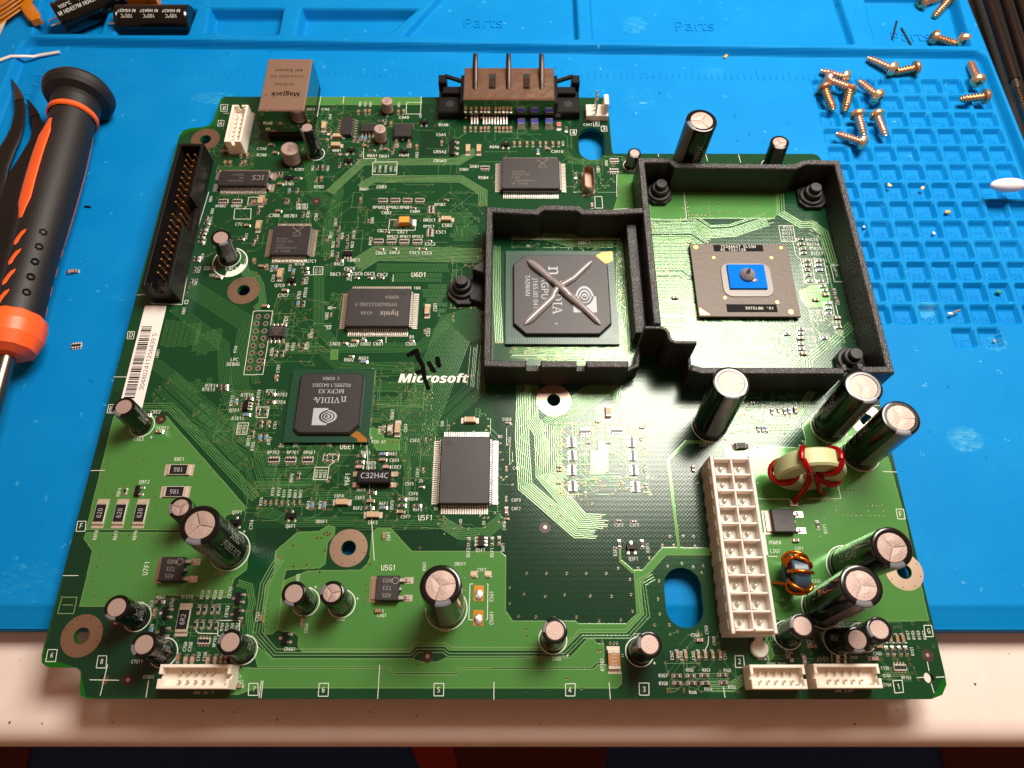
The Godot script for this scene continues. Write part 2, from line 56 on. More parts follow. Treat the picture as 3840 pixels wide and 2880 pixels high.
const LINES := [
	"b|12.7,-201.8 15.3,-201.8 15.6,-198.5 13.3,-198.5;b|13.2,-194.0 15.4,-193.8 15.4,-191.1 13.4,-191.2;l|14.4,-197.5 16.5,-197.5",
	"b|71.5,-174.4 80.1,-174.5 80.3,-168.7 71.7,-168.7;l|49.4,-206.0 49.2,-195.9;l|58.0,-206.1 58.0,-202.5;b|81.6,-203.2 87.0,-203.2 87.1,-197.4 85.6,-197.4 85.6,-197.4 81.8,-197.4;l|67.4,-183.3 68.0,-176.0 72.4,-176.1 72.5,-174.5;l|86.8,-206.2 87.2,-202.9",
	"b|142.2,-189.8 144.5,-189.9 144.1,-187.3 142.1,-187.3;b|150.8,-194.4 152.9,-194.4 152.8,-191.7 150.7,-191.7;b|153.5,-191.7 155.5,-191.7 155.6,-189.2 153.5,-189.2;l|173.2,-178.5 173.4,-177.2;l|190.3,-178.3 190.6,-175.1;l|202.0,-178.3 202.3,-174.6;l|157.8,-168.9 157.2,-159.1",
	"b|25.9,-153.6 31.5,-153.6 32.0,-149.2 26.3,-149.2;l|29.7,-154.8 29.1,-153.3;b|29.9,-158.6 33.1,-158.6 33.4,-155.3 30.0,-155.3;b|0.4,-105.4 2.5,-105.4 2.7,-102.8 0.7,-102.8;l|0.2,-118.9 3.1,-119.0;l|-0.3,-89.6 3.6,-89.6;l|5.4,-115.6 15.4,-115.3 14.4,-137.4 15.7,-160.8;b|16.1,-116.9 17.1,-116.9 17.0,-115.6 16.1,-115.6;l|39.4,-112.9 38.6,-112.9 39.1,-90.4 42.8,-90.4",
	"l|39.4,-113.0 44.7,-113.0 44.9,-90.5 42.8,-90.5;b|55.7,-129.9 58.8,-129.9 59.0,-126.8 56.0,-126.7;l|56.2,-126.7 52.9,-126.7;b|79.3,-149.1 88.3,-149.1 88.2,-144.7 79.2,-144.7;l|68.4,-126.8 68.5,-124.3;l|82.1,-126.8 82.2,-124.1;l|61.7,-107.6 64.1,-107.6;l|81.5,-103.7 81.6,-101.5;l|78.2,-92.6 78.5,-92.6;l|63.7,-114.2 64.7,-114.2",
	"l|120.9,-141.1 157.3,-141.2;l|180.7,-161.3 180.5,-149.8 180.1,-149.1;l|120.9,-97.2 158.2,-97.3;b|149.6,-159.2 152.0,-159.2 152.1,-154.2 149.5,-154.2",
	"b|211.4,-146.9 216.3,-147.1 216.1,-140.3 211.3,-140.3;l|215.2,-140.3 215.2,-134.9 216.5,-133.3 224.2,-133.3 223.9,-123.8 216.4,-123.8 216.5,-133.3;l|220.1,-133.1 219.8,-124.0;b|226.0,-130.9 229.1,-130.9 228.9,-124.5 226.1,-124.4;b|216.2,-113.6 220.0,-113.6 220.0,-109.7 216.1,-109.6;b|220.5,-116.7 223.7,-116.7 223.7,-111.8 220.5,-111.8",
	"b|0.4,-80.4 2.4,-80.4 2.7,-77.7 0.5,-77.7;l|0.2,-59.8 4.2,-59.9;b|0.3,-45.1 2.6,-45.1 3.0,-42.3 0.5,-42.3;l|0.1,-30.3 4.3,-30.3;b|40.0,-74.6 43.1,-74.6 43.0,-71.0 40.0,-71.0;l|9.9,-78.7 10.6,-78.7 10.1,-80.7",
	"b|66.5,-64.9 70.9,-64.9 70.7,-62.9 66.3,-62.9;l|70.1,-62.9 68.5,-61.6 68.2,-60.9;b|64.3,-60.9 68.3,-60.9 68.2,-57.2 64.2,-57.2;b|44.6,-79.7 48.4,-79.7 48.4,-76.3 45.0,-76.3;l|83.5,-34.4 78.4,-69.0;l|102.3,-41.8 102.2,-41.5",
	"l|166.1,-62.9 166.1,-62.9;l|158.2,-87.5 158.2,-80.8 177.8,-80.7;l|194.7,-61.0 190.5,-61.0;l|190.3,-51.8 193.3,-51.6",
	"l|197.7,-80.5 231.2,-80.5;l|227.5,-59.8 231.5,-59.7;l|229.2,-30.7 231.5,-30.5;b|228.8,-48.8 230.9,-48.8 230.8,-46.0 228.7,-46.0;l|193.3,-51.7 199.5,-51.7;l|204.3,-51.7 213.9,-51.8 213.9,-55.9;l|190.8,-35.6 193.5,-35.6",
	"b|1.3,-11.6 3.7,-11.6 4.0,-8.7 1.5,-8.7;b|14.6,-10.1 16.8,-10.1 17.3,-7.2 14.8,-7.2;l|17.5,-8.1 17.4,-0.7;l|13.8,-4.4 21.3,-4.3;l|28.8,-4.2 29.0,-0.3;b|43.9,-18.8 49.6,-18.8 49.9,-15.0 44.4,-15.0;l|44.3,-15.5 39.5,-15.6 38.4,-16.3;b|54.3,-3.6 56.6,-3.6 57.1,-0.8 54.6,-0.8;l|57.4,-4.2 57.4,-0.2",
	"b|72.1,-3.6 74.5,-3.6 74.7,-0.6 72.2,-0.6;l|87.1,-8.0 87.2,0.0;b|101.2,-3.6 103.7,-3.6 103.7,-0.7 101.3,-0.7;l|116.4,-3.9 116.4,0.2;l|57.8,-4.2 57.9,-0.2;l|110.6,-28.2 109.7,-28.2 109.6,-19.0 110.7,-19.0;l|114.2,-28.2 114.5,-28.2 114.5,-19.1 114.1,-19.0",
	"b|134.5,-3.5 137.0,-3.6 136.8,-0.7 134.5,-0.7;l|145.6,-3.9 145.7,0.1;b|153.2,-3.7 155.7,-3.7 155.5,-0.9 153.1,-0.9;l|174.5,-2.8 174.6,-0.3;b|178.4,-10.2 180.6,-10.2 180.5,-7.4 178.2,-7.4;l|172.2,-15.0 171.8,-13.0 170.9,-11.6",
	"b|229.0,-17.7 231.0,-17.7 230.8,-14.9 228.7,-14.9;b|217.8,-4.3 220.2,-4.4 219.9,-1.6 217.7,-1.4;l|227.7,-8.8 227.6,-6.6;l|227.4,-3.6 227.6,-1.4;l|224.1,-5.0 226.0,-5.1;l|229.0,-5.1 231.2,-5.2;l|203.5,-11.0 203.2,-8.7;l|218.1,-13.4 223.6,-13.4",
]

const POURS := [
	"2.8,-76.8 18.2,-76.8 46.1,-49.3 46.1,-48.3 41.3,-47.0 39.5,-42.8 3.2,-42.7",
	"3.4,-41.9 39.6,-41.9 48.8,-38.3 49.2,-32.0 46.3,-29.6 45.1,-24.6 27.2,-25.4 24.4,-22.4 6.7,-22.3 6.6,-30.2 6.4,-37.0 3.2,-40.3",
	"56.4,-37.0 61.7,-42.1 67.6,-42.3 70.0,-44.0 71.9,-43.4 71.9,-41.5 70.3,-39.3 70.3,-33.6 68.9,-32.4 59.9,-31.9 59.5,-29.3 59.7,-16.6 58.5,-15.5 56.5,-15.5 55.5,-21.3 55.1,-22.4 54.9,-27.8 56.7,-30.2",
	"82.2,-41.8 83.7,-43.3 87.2,-43.3 93.5,-36.9 117.7,-36.8 119.2,-35.5 119.2,-21.3 121.0,-18.7 137.5,-18.7 138.4,-18.0 151.0,-18.0 153.9,-20.4 153.9,-30.3 154.1,-31.8 156.3,-31.8 162.2,-37.9 174.9,-37.8 175.0,-36.0 163.0,-36.0 157.5,-30.3 155.5,-28.5 155.6,-20.4 150.7,-15.8 138.8,-15.8 134.1,-11.5 121.0,-11.5 104.8,-11.5 103.5,-12.5 96.0,-12.5 94.9,-11.2 66.9,-11.2 65.6,-12.6 65.5,-14.9 64.2,-15.8 61.7,-16.0 59.8,-16.6 59.8,-29.0 65.9,-31.6 79.9,-31.8 81.7,-33.3 82.3,-35.2",
	"54.5,-10.9 54.7,-12.6 59.7,-9.4 95.0,-9.4 98.0,-8.6 101.9,-8.6 103.9,-9.6 121.0,-9.6 135.8,-9.7 140.8,-14.4 142.3,-14.2 142.9,-13.1 144.7,-13.0 144.6,-8.6 142.6,-8.5 141.4,-7.4 121.0,-7.4 107.3,-7.2 106.7,-6.1 91.0,-6.1 89.8,-7.5 56.0,-7.5",
	"51.9,-7.3 56.2,-7.1 89.6,-7.1 90.8,-5.7 107.0,-5.7 107.6,-6.9 121.0,-6.9 141.7,-6.9 142.9,-7.9 145.3,-7.9 145.5,-6.1 148.9,-6.0 148.7,-3.6 147.5,-2.5 121.0,-2.5 56.3,-2.5 51.8,-1.0 49.9,-1.0",
	"182.7,-67.2 188.1,-66.7 195.7,-67.4 206.1,-66.9 207.2,-69.6 206.9,-73.6 209.8,-76.2 220.5,-72.9 226.4,-71.8 230.1,-63.9 230.7,-43.6 230.1,-35.9 230.8,-30.7 230.8,-29.5 230.6,-18.9 217.2,-18.7 198.4,-19.2 190.2,-19.3 185.2,-10.7 185.5,-15.0 187.2,-30.9",
	"168.4,-161.3 180.5,-161.3 180.2,-150.1 178.9,-149.3 168.1,-149.8",
	"180.9,-161.3 210.0,-161.4 213.9,-161.4 212.5,-153.1 210.3,-150.1 208.3,-150.1 181.1,-150.1",
	"157.8,-168.9 165.0,-168.9 165.3,-154.7 155.9,-153.7 158.1,-161.2",
	"143.8,-65.6 146.0,-65.9 146.3,-68.8 149.0,-68.8 148.4,-59.8 146.8,-58.9 143.5,-58.9",
	"214.0,-121.1 219.3,-123.3 223.4,-123.3 223.7,-118.9 222.7,-115.2 215.6,-115.0 214.2,-117.6",
	"165.7,-63.1 172.0,-69.2 179.8,-69.2 179.7,-68.5 172.2,-68.5 166.5,-62.8 167.0,-37.8 166.4,-37.6",
	"79.1,-73.0 82.3,-72.6 83.4,-69.8 88.0,-69.4 88.1,-66.2 81.5,-66.2 78.6,-72.3",
	"44.2,-205.8 87.0,-206.0 87.0,-202.1 44.2,-201.9",
	"150.3,-37.4 150.7,-37.4 150.6,-34.6 154.1,-31.5 153.6,-31.1 150.2,-34.1",
	"187.5,-13.8 188.6,-10.2 186.7,-8.6",
	"64.8,-99.0 67.0,-99.0 67.1,-95.8 65.0,-95.8",
	"215.0,-63.9 216.9,-65.3 215.8,-66.7 214.2,-65.3",
]

const PLANES := [
	"115.0,-82.4 120.9,-83.6 123.0,-87.4 123.0,-84.3 124.2,-55.4 136.3,-41.9 143.4,-41.9 143.5,-45.5 141.0,-46.1 129.9,-59.2 129.4,-71.3 135.7,-76.8 151.9,-87.5 180.7,-87.5 174.9,-37.8 162.2,-37.9 154.1,-31.8 153.9,-20.4 151.0,-18.0 137.5,-18.7 122.0,-18.7 119.2,-21.3 119.2,-35.5 117.7,-36.8 119.3,-51.4",
	"50.1,-43.1 69.2,-43.7 98.1,-43.9 101.9,-44.8 106.5,-41.8 106.0,-38.7 119.0,-36.8 93.5,-36.9 87.2,-43.3 82.2,-41.8 71.8,-43.4 61.7,-42.1 56.4,-37.0 51.3,-35.1",
	"0.6,-30.2 6.2,-30.2 6.7,-22.2 24.1,-22.3 29.2,-9.8 30.1,-0.6 13.8,-0.5 10.7,-7.0 0.7,-9.8",
	"0.9,-84.9 -1.1,-59.8 -0.2,-37.0 0.1,-30.3 6.2,-30.3 6.4,-37.0 3.2,-40.3 3.2,-42.7 2.8,-76.8 18.2,-76.8 19.2,-79.6",
	"150.9,-11.6 171.6,-9.9 170.5,-0.3 150.1,-0.3",
	"86.8,-202.3 92.8,-202.4 93.2,-194.9 96.9,-185.4 97.3,-177.2 88.2,-177.2",
	"142.0,-190.0 144.1,-178.4 156.5,-177.9 156.2,-194.0 146.8,-202.6",
	"232.6,-161.4 238.3,-161.5 228.3,-93.9 227.3,-106.9 228.6,-132.4",
]

const BUNDLES := [
	"1 .5 2.4 1|1.3,-24.7 5.4,-24.7 5.5,-20.5 1.3,-20.5 1.3,-24.7",
	"1 .5 2.4 1|2.2,-22.7 4.6,-22.7",
	"5 .62 1.6 0|10.4,-79.6 19.0,-79.6 48.7,-51.8",
	"21 .5 1.4 0|15.5,-87.2 35.2,-71.1 47.3,-60.9 50.4,-53.6",
	"17 .5 1.4 0|27.2,-77.4 46.5,-66.5 49.5,-59.5 61.5,-59.5 66.3,-66.5 68.5,-68.3",
	"10 .5 1.4 0|48.3,-54.5 62.4,-54.5 69.2,-61.9 72.0,-66.5 72.2,-68.3",
	"12 .5 1.4 0|17.0,-121.5 37.5,-108.2 38.0,-87.3 44.8,-74.8",
	"8 .5 1.4 0|12.8,-114.5 31.1,-100.6 34.1,-87.3 41.1,-72.3",
	"8 .5 1.4 0|11.2,-94.3 20.4,-87.3 43.5,-61.5",
	"24 .5 1.4 0|111.7,-109.2 103.0,-106.7 93.1,-74.9 92.5,-68.0 93.7,-63.7 90.2,-60.9",
	"12 .5 1.4 0|110.8,-100.5 110.0,-85.9 96.0,-71.6",
	"8 .45 1.4 0|61.1,-130.2 57.9,-126.1 60.0,-107.9 66.2,-99.8 92.4,-99.9 102.1,-110.9",
	"12 .55 1.7 1|69.8,-130.2 75.9,-135.0 93.6,-134.6 111.3,-134.2",
	"6 .55 1.7 1|57.7,-160.9 67.8,-174.4 101.9,-174.8 108.0,-179.9",
	"6 .55 1.7 1|68.0,-163.0 72.5,-166.8 103.0,-166.9 110.8,-161.1 110.9,-155.1",
	"10 .5 1.4 0|58.3,-155.9 52.1,-160.9 47.4,-179.7",
	"7 .5 1.4 0|59.9,-133.8 59.0,-149.0 60.9,-161.0 59.6,-166.0",
	"8 .55 1.7 1|124.4,-87.4 123.8,-70.2 124.6,-55.4 138.9,-42.5 143.4,-42.4",
	"8 .55 1.7 1|126.9,-87.4 126.6,-76.1 129.4,-71.3 129.7,-58.9 140.6,-45.4 146.7,-45.1",
	"12 .55 1.7 1|152.0,-89.0 143.2,-82.9 132.2,-73.9 131.9,-59.6 135.8,-56.5",
	"5 .55 1.7 1|152.6,-87.5 152.8,-79.8 154.9,-75.0",
	"4 .75 1.8 1|158.9,-30.3 155.6,-28.5 156.1,-20.3 151.1,-15.5 139.1,-15.5 134.4,-11.1 121.0,-11.1 104.8,-11.1 103.5,-12.1 96.1,-12.1 95.0,-10.6 59.8,-10.6 54.6,-15.5 54.7,-28.1 56.4,-32.1 57.9,-35.1",
	"4 .8 3.0 1|214.1,-161.4 213.1,-152.6 219.1,-147.5 223.1,-147.7 226.4,-144.1 227.1,-132.4 228.2,-130.6",
	"4 .8 2.2 1|228.3,-108.2 220.6,-101.3 218.7,-100.9 212.5,-95.8 212.3,-93.4",
	"17 .55 1.7 1|167.5,-144.9 182.0,-145.0 187.0,-140.7",
	"16 .55 1.7 1|167.3,-137.8 180.4,-137.8",
	"17 .55 1.7 1|167.2,-130.4 177.4,-130.4 180.1,-127.7",
	"17 .55 1.7 1|167.2,-121.4 174.9,-121.4 180.8,-119.7",
	"12 .55 1.7 1|167.6,-114.5 176.4,-114.0 180.6,-111.5",
	"12 .55 1.7 1|168.2,-109.3 175.2,-108.9 184.1,-97.8 200.2,-97.0 205.5,-100.7",
	"9 .55 1.7 1|180.3,-108.9 186.1,-102.7 201.0,-102.3",
	"8 .55 1.7 1|189.0,-110.6 194.0,-106.9 205.4,-106.9",
	"10 .55 1.7 1|182.4,-149.3 187.4,-144.5 195.3,-145.0 208.3,-149.9",
	"9 .55 1.7 1|120.9,-143.9 131.1,-143.4 140.3,-140.6 155.1,-140.1",
	"11 .55 1.7 1|142.8,-144.9 142.5,-137.8",
	"8 .55 1.7 1|149.8,-144.4 149.5,-137.8",
	"11 .55 1.7 1|120.9,-99.3 131.7,-98.5 138.1,-96.1 153.1,-96.1",
	"10 .55 1.7 1|139.0,-101.0 146.1,-98.1 154.4,-100.2",
	"8 .55 1.7 1|158.2,-140.6 156.7,-123.2 156.3,-106.0 155.3,-96.9",
	"5 .55 1.7 1|115.8,-138.2 116.0,-118.7 116.9,-101.7",
	"7 .5 1.5 0|101.6,-44.8 106.5,-41.8 112.9,-41.5 117.7,-45.4",
	"6 .5 1.4 0|49.3,-48.0 54.9,-47.0 59.4,-45.0 77.4,-45.1 78.8,-44.1 98.1,-44.3 101.9,-44.8",
	"6 .5 1.4 0|64.3,-52.7 73.4,-52.7 80.7,-52.3 87.2,-52.3",
	"5 .5 1.4 0|89.8,-52.0 91.7,-48.0 90.9,-61.6 89.3,-65.1 89.3,-70.5",
	"7 .5 1.4 0|78.4,-86.6 86.5,-86.6 90.2,-83.9",
	"7 .5 1.4 0|79.0,-80.5 89.4,-80.3 93.2,-85.1",
	"7 .5 1.4 0|79.6,-76.4 87.8,-77.5 95.5,-82.8",
	"6 .5 1.4 0|50.8,-99.2 61.6,-99.0 67.9,-93.2 85.0,-93.4 90.3,-93.6",
	"5 .5 1.4 0|39.8,-109.9 40.6,-97.5 43.2,-87.6",
	"5 .55 1.6 0|26.1,-136.5 31.9,-133.8 33.7,-127.4 37.3,-126.5",
	"5 .5 1.6 0|37.4,-126.0 39.3,-122.9 41.1,-116.3 39.2,-113.7",
	"6 .45 1.4 0|140.0,-179.5 142.3,-174.9 153.9,-175.0 156.6,-172.6",
	"5 .5 1.6 1|171.4,-2.9 176.7,-2.9 181.1,-5.2",
	"5 .5 1.4 1|216.0,-6.3 221.3,-6.3 221.4,-4.1",
	"5 .5 1.8 1|196.6,-73.6 203.5,-73.6 211.7,-85.3",
	"4 .6 1.8 1|186.2,-75.4 193.1,-75.8 196.5,-72.5",
	"6 .5 1.4 0|28.8,-173.3 25.9,-171.1 16.9,-171.4",
	"4 .5 1.6 0|47.6,-28.4 50.8,-27.5 52.2,-23.0 51.6,-20.7 53.0,-15.5 54.6,-13.8",
]

const SERPS := [
	"x|75.8,-131.1 101.5,-128.0",
	"x|80.7,-127.3 99.3,-125.1",
	"x|91.9,-123.0 100.5,-115.0",
	"x|96.8,-113.9 99.9,-111.3",
	"x|94.5,-152.3 108.6,-148.2",
	"x|100.0,-146.9 109.6,-141.4",
	"x|97.3,-138.1 102.1,-133.2",
	"y|11.5,-110.3 23.0,-99.9",
	"y|21.7,-106.5 28.9,-96.7",
	"y|23.2,-89.6 29.5,-83.8",
	"x|140.5,-83.6 147.0,-75.0",
	"x|152.4,-81.3 155.7,-76.1",
	"x|149.8,-67.7 151.8,-61.7",
	"x|141.6,-62.0 142.7,-55.5",
	"x|80.1,-83.1 89.0,-80.5",
	"y|93.5,-67.3 95.8,-63.4",
	"y|110.1,-79.8 113.3,-76.0",
	"x|60.7,-119.9 64.7,-114.2",
	"x|156.0,-118.8 158.9,-106.8",
	"y|201.6,-106.0 204.0,-98.6",
	"y|189.2,-109.8 198.9,-103.1",
	"y|147.6,-86.7 152.2,-81.3",
]

const ROUTES := [
	"50|12.3,-202.1 58.4,-177.1",
	"90|45.4,-199.3 142.4,-177.3",
	"50|33.7,-177.0 141.8,-161.2",
	"80|18.7,-160.8 70.6,-133.9",
	"60|68.2,-161.0 110.8,-135.8",
	"50|45.1,-119.4 66.0,-98.4",
	"30|40.5,-105.7 60.1,-93.6",
	"50|33.5,-85.0 52.2,-68.6",
	"80|46.1,-68.6 90.0,-45.4",
	"60|91.3,-76.0 121.0,-43.2",
	"60|77.8,-94.4 96.7,-72.3",
	"130|134.0,-74.6 160.3,-52.8",
	"40|120.9,-144.8 155.7,-137.8",
	"40|120.9,-100.9 158.1,-96.1",
	"50|155.7,-137.8 159.0,-97.8",
	"60|168.2,-148.8 178.4,-111.9",
	"90|178.3,-111.1 211.8,-95.8",
	"60|216.0,-148.9 224.9,-102.0",
	"30|142.4,-177.3 161.2,-161.2",
	"40|26.2,-25.4 52.3,-7.1",
	"30|160.3,-16.1 178.0,-1.7",
	"40|188.2,-18.4 224.4,-4.4",
	"25|198.8,-87.6 209.6,-73.2",
	"25|185.7,-85.2 196.3,-71.8",
	"30|101.3,-133.9 111.2,-114.3",
]

const VIAS := [
	"124.9,-30.9 130.2,-30.9 135.6,-30.9 140.9,-30.9 146.4,-30.9 149.7,-32.3 155.1,-32.3 158.4,-35.1 163.2,-32.9 170.1,-32.7 172.9,-32.9 167.1,-33.6 164.6,-41.0 168.3,-41.1 171.1,-41.0 162.3,-38.6 165.4,-38.5 171.3,-38.3 172.3,-31.2 143.4,-50.2 140.4,-51.2 134.6,-53.2 191.0,-56.5 191.2,-53.8 159.5,-66.9 159.2,-62.0 158.6,-65.0 131.7,-49.6 133.6,-48.9 134.7,-46.8 136.3,-45.6 133.8,-45.9 190.1,-77.5 183.5,-69.6 192.7,-67.1",
	"124.1,-25.5 129.8,-25.0 135.0,-25.3 141.7,-25.1 147.5,-25.0 152.7,-29.3 152.7,-25.4 152.8,-21.2 122.6,-19.9 127.2,-19.6 132.1,-19.6 138.0,-19.6 143.8,-18.7 149.6,-19.0 160.5,-29.0 159.9,-24.3 160.0,-20.5 158.4,-17.7 162.3,-17.7 124.6,-16.7 124.8,-14.8 146.5,-13.2 147.4,-13.2 148.2,-13.2 143.1,-11.3 144.0,-11.3 150.6,-12.6 149.5,-10.2 134.8,-4.7 138.5,-2.4 144.4,-13.7",
	"116.2,-18.1 116.2,-15.6 116.2,-13.8 95.4,-14.0 101.3,-14.0 96.9,-8.0 101.3,-8.1 61.1,-22.9 61.2,-20.7 61.2,-18.7 61.1,-16.5 56.6,-23.9 56.5,-22.5 56.6,-21.1 56.5,-19.8 56.5,-18.3 56.4,-17.2 81.7,-29.5 81.8,-27.9 81.8,-26.4 81.9,-25.0 81.7,-23.5 68.7,-26.3 120.3,-27.3 120.3,-23.1 108.6,-30.0 108.7,-26.7 109.4,-18.6 105.4,-15.6",
	"60.9,-38.4 69.9,-37.1 82.4,-33.4 69.0,-31.3 69.7,-42.1 70.7,-41.6 69.0,-41.5 67.2,-40.5 68.4,-40.5 70.1,-41.2 95.8,-37.8 88.0,-43.8 61.6,-42.7 86.1,-46.7 61.8,-32.8 65.2,-33.3",
	"13.6,-81.5 14.3,-82.3 16.5,-82.2 14.7,-63.0 14.7,-67.0 4.2,-65.8 5.0,-69.7 4.3,-61.8 4.4,-57.9 5.8,-52.9 8.4,-52.7 23.4,-70.4 27.3,-67.4 20.9,-73.0 34.7,-60.2 37.6,-56.4 37.6,-52.4 42.4,-50.5 21.0,-49.3 30.7,-62.1 28.1,-62.2 30.7,-58.1 28.0,-58.1 30.5,-55.5 28.0,-55.6 7.6,-39.3 10.8,-41.2 15.4,-41.2 19.6,-41.0 23.7,-41.2 28.3,-41.3 8.5,-36.0 8.5,-32.5 20.1,-51.8 22.2,-62.2 24.9,-62.2 22.2,-58.2 24.9,-58.2 37.2,-69.3",
	"213.1,-54.3 214.5,-54.3 215.8,-54.3 217.1,-54.3 218.4,-54.3 211.8,-52.7 211.8,-51.3 211.8,-50.0 211.8,-48.7 211.8,-47.2 213.1,-47.2 214.5,-47.2 215.8,-47.2 217.1,-47.2 218.4,-47.2 220.9,-49.9 222.3,-49.9 223.6,-49.9 225.0,-50.0 220.8,-48.5 225.1,-48.5 220.9,-47.1 222.4,-47.1 223.7,-47.1 225.0,-47.1 222.2,-55.0 220.2,-57.9 206.1,-41.3 209.1,-51.1 207.9,-46.0 208.3,-70.7 206.3,-69.0 205.0,-67.6 201.1,-71.5",
	"181.4,-156.3 181.4,-154.3 181.4,-152.5 181.3,-151.0 182.8,-151.1 184.4,-151.1 185.8,-151.1 187.0,-151.1 188.6,-151.1 188.6,-156.4 188.6,-155.0 188.6,-153.8 188.5,-152.4 192.4,-156.4 195.9,-156.4 199.2,-156.5 202.8,-156.5 192.1,-152.7 194.4,-152.7 199.4,-152.3 204.4,-156.5 204.4,-155.1 179.8,-154.0 178.5,-149.6 161.0,-157.4 160.4,-147.3 154.1,-129.9",
	"8.5,-28.7 9.7,-24.9 13.4,-24.5 21.8,-24.4 26.9,-25.4 34.3,-29.9 44.4,-25.5 45.5,-29.6",
	"226.2,-18.2 230.5,-18.2 226.2,-12.3 230.3,-12.5 221.3,-17.2 222.3,-17.3 219.2,-9.4 220.1,-9.4 223.1,-9.4 216.2,-9.5 215.1,-9.4 223.2,-6.0 223.1,-8.1",
]

const OUTLINE := [Vector2(13.2, -205.9), Vector2(12.3, -204.9), Vector2(11.9, -201.5), Vector2(11.4, -193.6), Vector2(10.2, -191.6), Vector2(8.0, -190.8), Vector2(3.6, -190.2), Vector2(1.4, -189.2), Vector2(0.3, -187.2), Vector2(0.0, -120.0), Vector2(0.0, -10.2), Vector2(0.6, -8.4), Vector2(2.2, -7.4), Vector2(9.6, -7.3), Vector2(11.0, -6.4), Vector2(11.5, -4.6), Vector2(11.6, -2.8), Vector2(12.4, -0.8), Vector2(14.2, 0.0), Vector2(85.0, 0.0), Vector2(150.0, 0.0), Vector2(226.6, 0.0), Vector2(229.6, -1.0), Vector2(231.3, -3.4), Vector2(231.5, -6.0), Vector2(231.5, -100.0), Vector2(231.2, -176.5), Vector2(230.2, -178.2), Vector2(228.6, -178.7), Vector2(157.2, -178.6), Vector2(156.8, -180.0), Vector2(156.6, -205.0), Vector2(155.8, -205.9)]

const HOLES := ["round 76.2 -37.8 1.95", "round 9.1 -15.0 1.95", "round 34.2 -120.7 1.95", "round 133.5 -82.1 1.95", "round 10.1 -184.8 1.95", "round 226.3 -75.8 1.95", "round 227.1 -31.6 1.95", "round 17.3 -4.4 1.3", "round 227.2 -5.0 1.3", "slot 149.7 -183.2 9.4 15.2", "slot 166.7 -24.8 10.0 15.6"]

const RINGS := ["76.2 -37.8 2.05 5.2", "9.1 -15.0 2.05 5.35", "34.2 -120.7 2.05 5.2", "133.5 -82.1 2.05 5.25", "10.1 -184.8 2.05 5.1", "226.3 -75.8 2.05 5.1", "227.1 -31.6 2.05 5.1"]

const FIDUCIALS := ["16.9 -75.7", "53.4 -156.9", "130.1 -43.5", "99.2 -10.0", "228.2 -10.3", "23.5 -4.4", "17.1 -18.3"]

const BARE := ["0.0,-12 0,-7 10,-6.8 11,-3 11.4,0.5 15.5,0.5 14.4,-3.2 13.8,-7 12.6,-9.2 9,-9.6 2.2,-9.6 1.6,-12", "0.0,-189 0,-184 1.0,-186.4 4,-189 9,-189.6 12.0,-191.6 12.8,-196 13.4,-206.5 10,-206.5 10,-192 8,-191.4 2,-191", "226.5,0.3 230.5,-4.6 231.6,-6 232,0.3", "-0.3,-190 -0.3,-120 0.5,-120 0.5,-186"]

const CAPS := [
	"11.75 -73.83 6.3 11.5 -0.11 -1.03 120 0 0",
	"43.82 -37.01 10 24 1.03 -1.26 100 0 3",
	"32.47 -45.33 6.3 10.8 0.49 -0.84 170 0 3",
	"22.44 -19.63 6.3 11.5 0.07 -0.95 110 0 0",
	"31.16 -10.86 6.3 11.5 0.01 -1.03 150 0 0",
	"51.60 -11.54 6.3 11 0.28 -0.95 200 0 0",
	"66.25 -23.48 6.3 11.5 -0.12 -0.48 110 0 0",
	"75.80 -23.08 6.3 11.5 -0.11 -1.03 200 0 3",
	"103.60 -21.83 10 24 0.50 -2.10 80 0 3",
	"131.56 -14.15 6.3 11.5 -0.11 -1.03 200 0 0",
	"153.92 -11.14 6.3 11.5 0.61 -0.83 190 0 0",
	"192.85 -15.28 6.3 11.5 -0.19 -1.02 200 0 0",
	"205.61 -13.99 6.3 11.2 0.11 0.89 90 0 0",
	"212.27 -14.70 6.3 10.5 -0.27 -0.90 170 0 0",
	"203.22 -22.25 10 25 -0.46 -1.60 95 0 3",
	"211.84 -33.11 10 25 0.13 0.37 85 0 3",
	"214.85 -73.98 10 25 -0.77 -1.24 80 0 3",
	"222.31 -65.31 10 25 -0.47 -0.98 95 0 3",
	"179.59 -74.15 10 25 -0.53 -2.19 95 0 3",
	"180.94 -169.50 10 25 0.78 0.29 150 0 3",
	"212.99 -172.76 6.3 11.5 -0.91 -0.50 100 0 3",
	"27.55 -133.38 6.3 11 0.98 -0.11 60 0 0",
	"163.22 -173.13 4.6 6.3 0.23 0.01 120 0 0",
	"75.00 -198.83 4.2 4.8 0.32 -0.12 0 1 0",
	"73.53 -184.76 4.4 5.5 0.49 -0.06 0 1 0",
	"42.94 -174.98 6.3 6 0.52 -0.15 0 1 0",
	"50.89 -178.13 5 12.8 0.02 0.13 140 0 0",
]

const PADS := ["110.7 -30.9 1.84 1.45", "114.5 -30.9 1.84 1.45", "68.8 -57.8 1.00 0.72", "68.4 -56.7 1.00 0.72", "87.3 -147.1 2.00 2.17", "184.0 -66.7 2.00 1.09"]

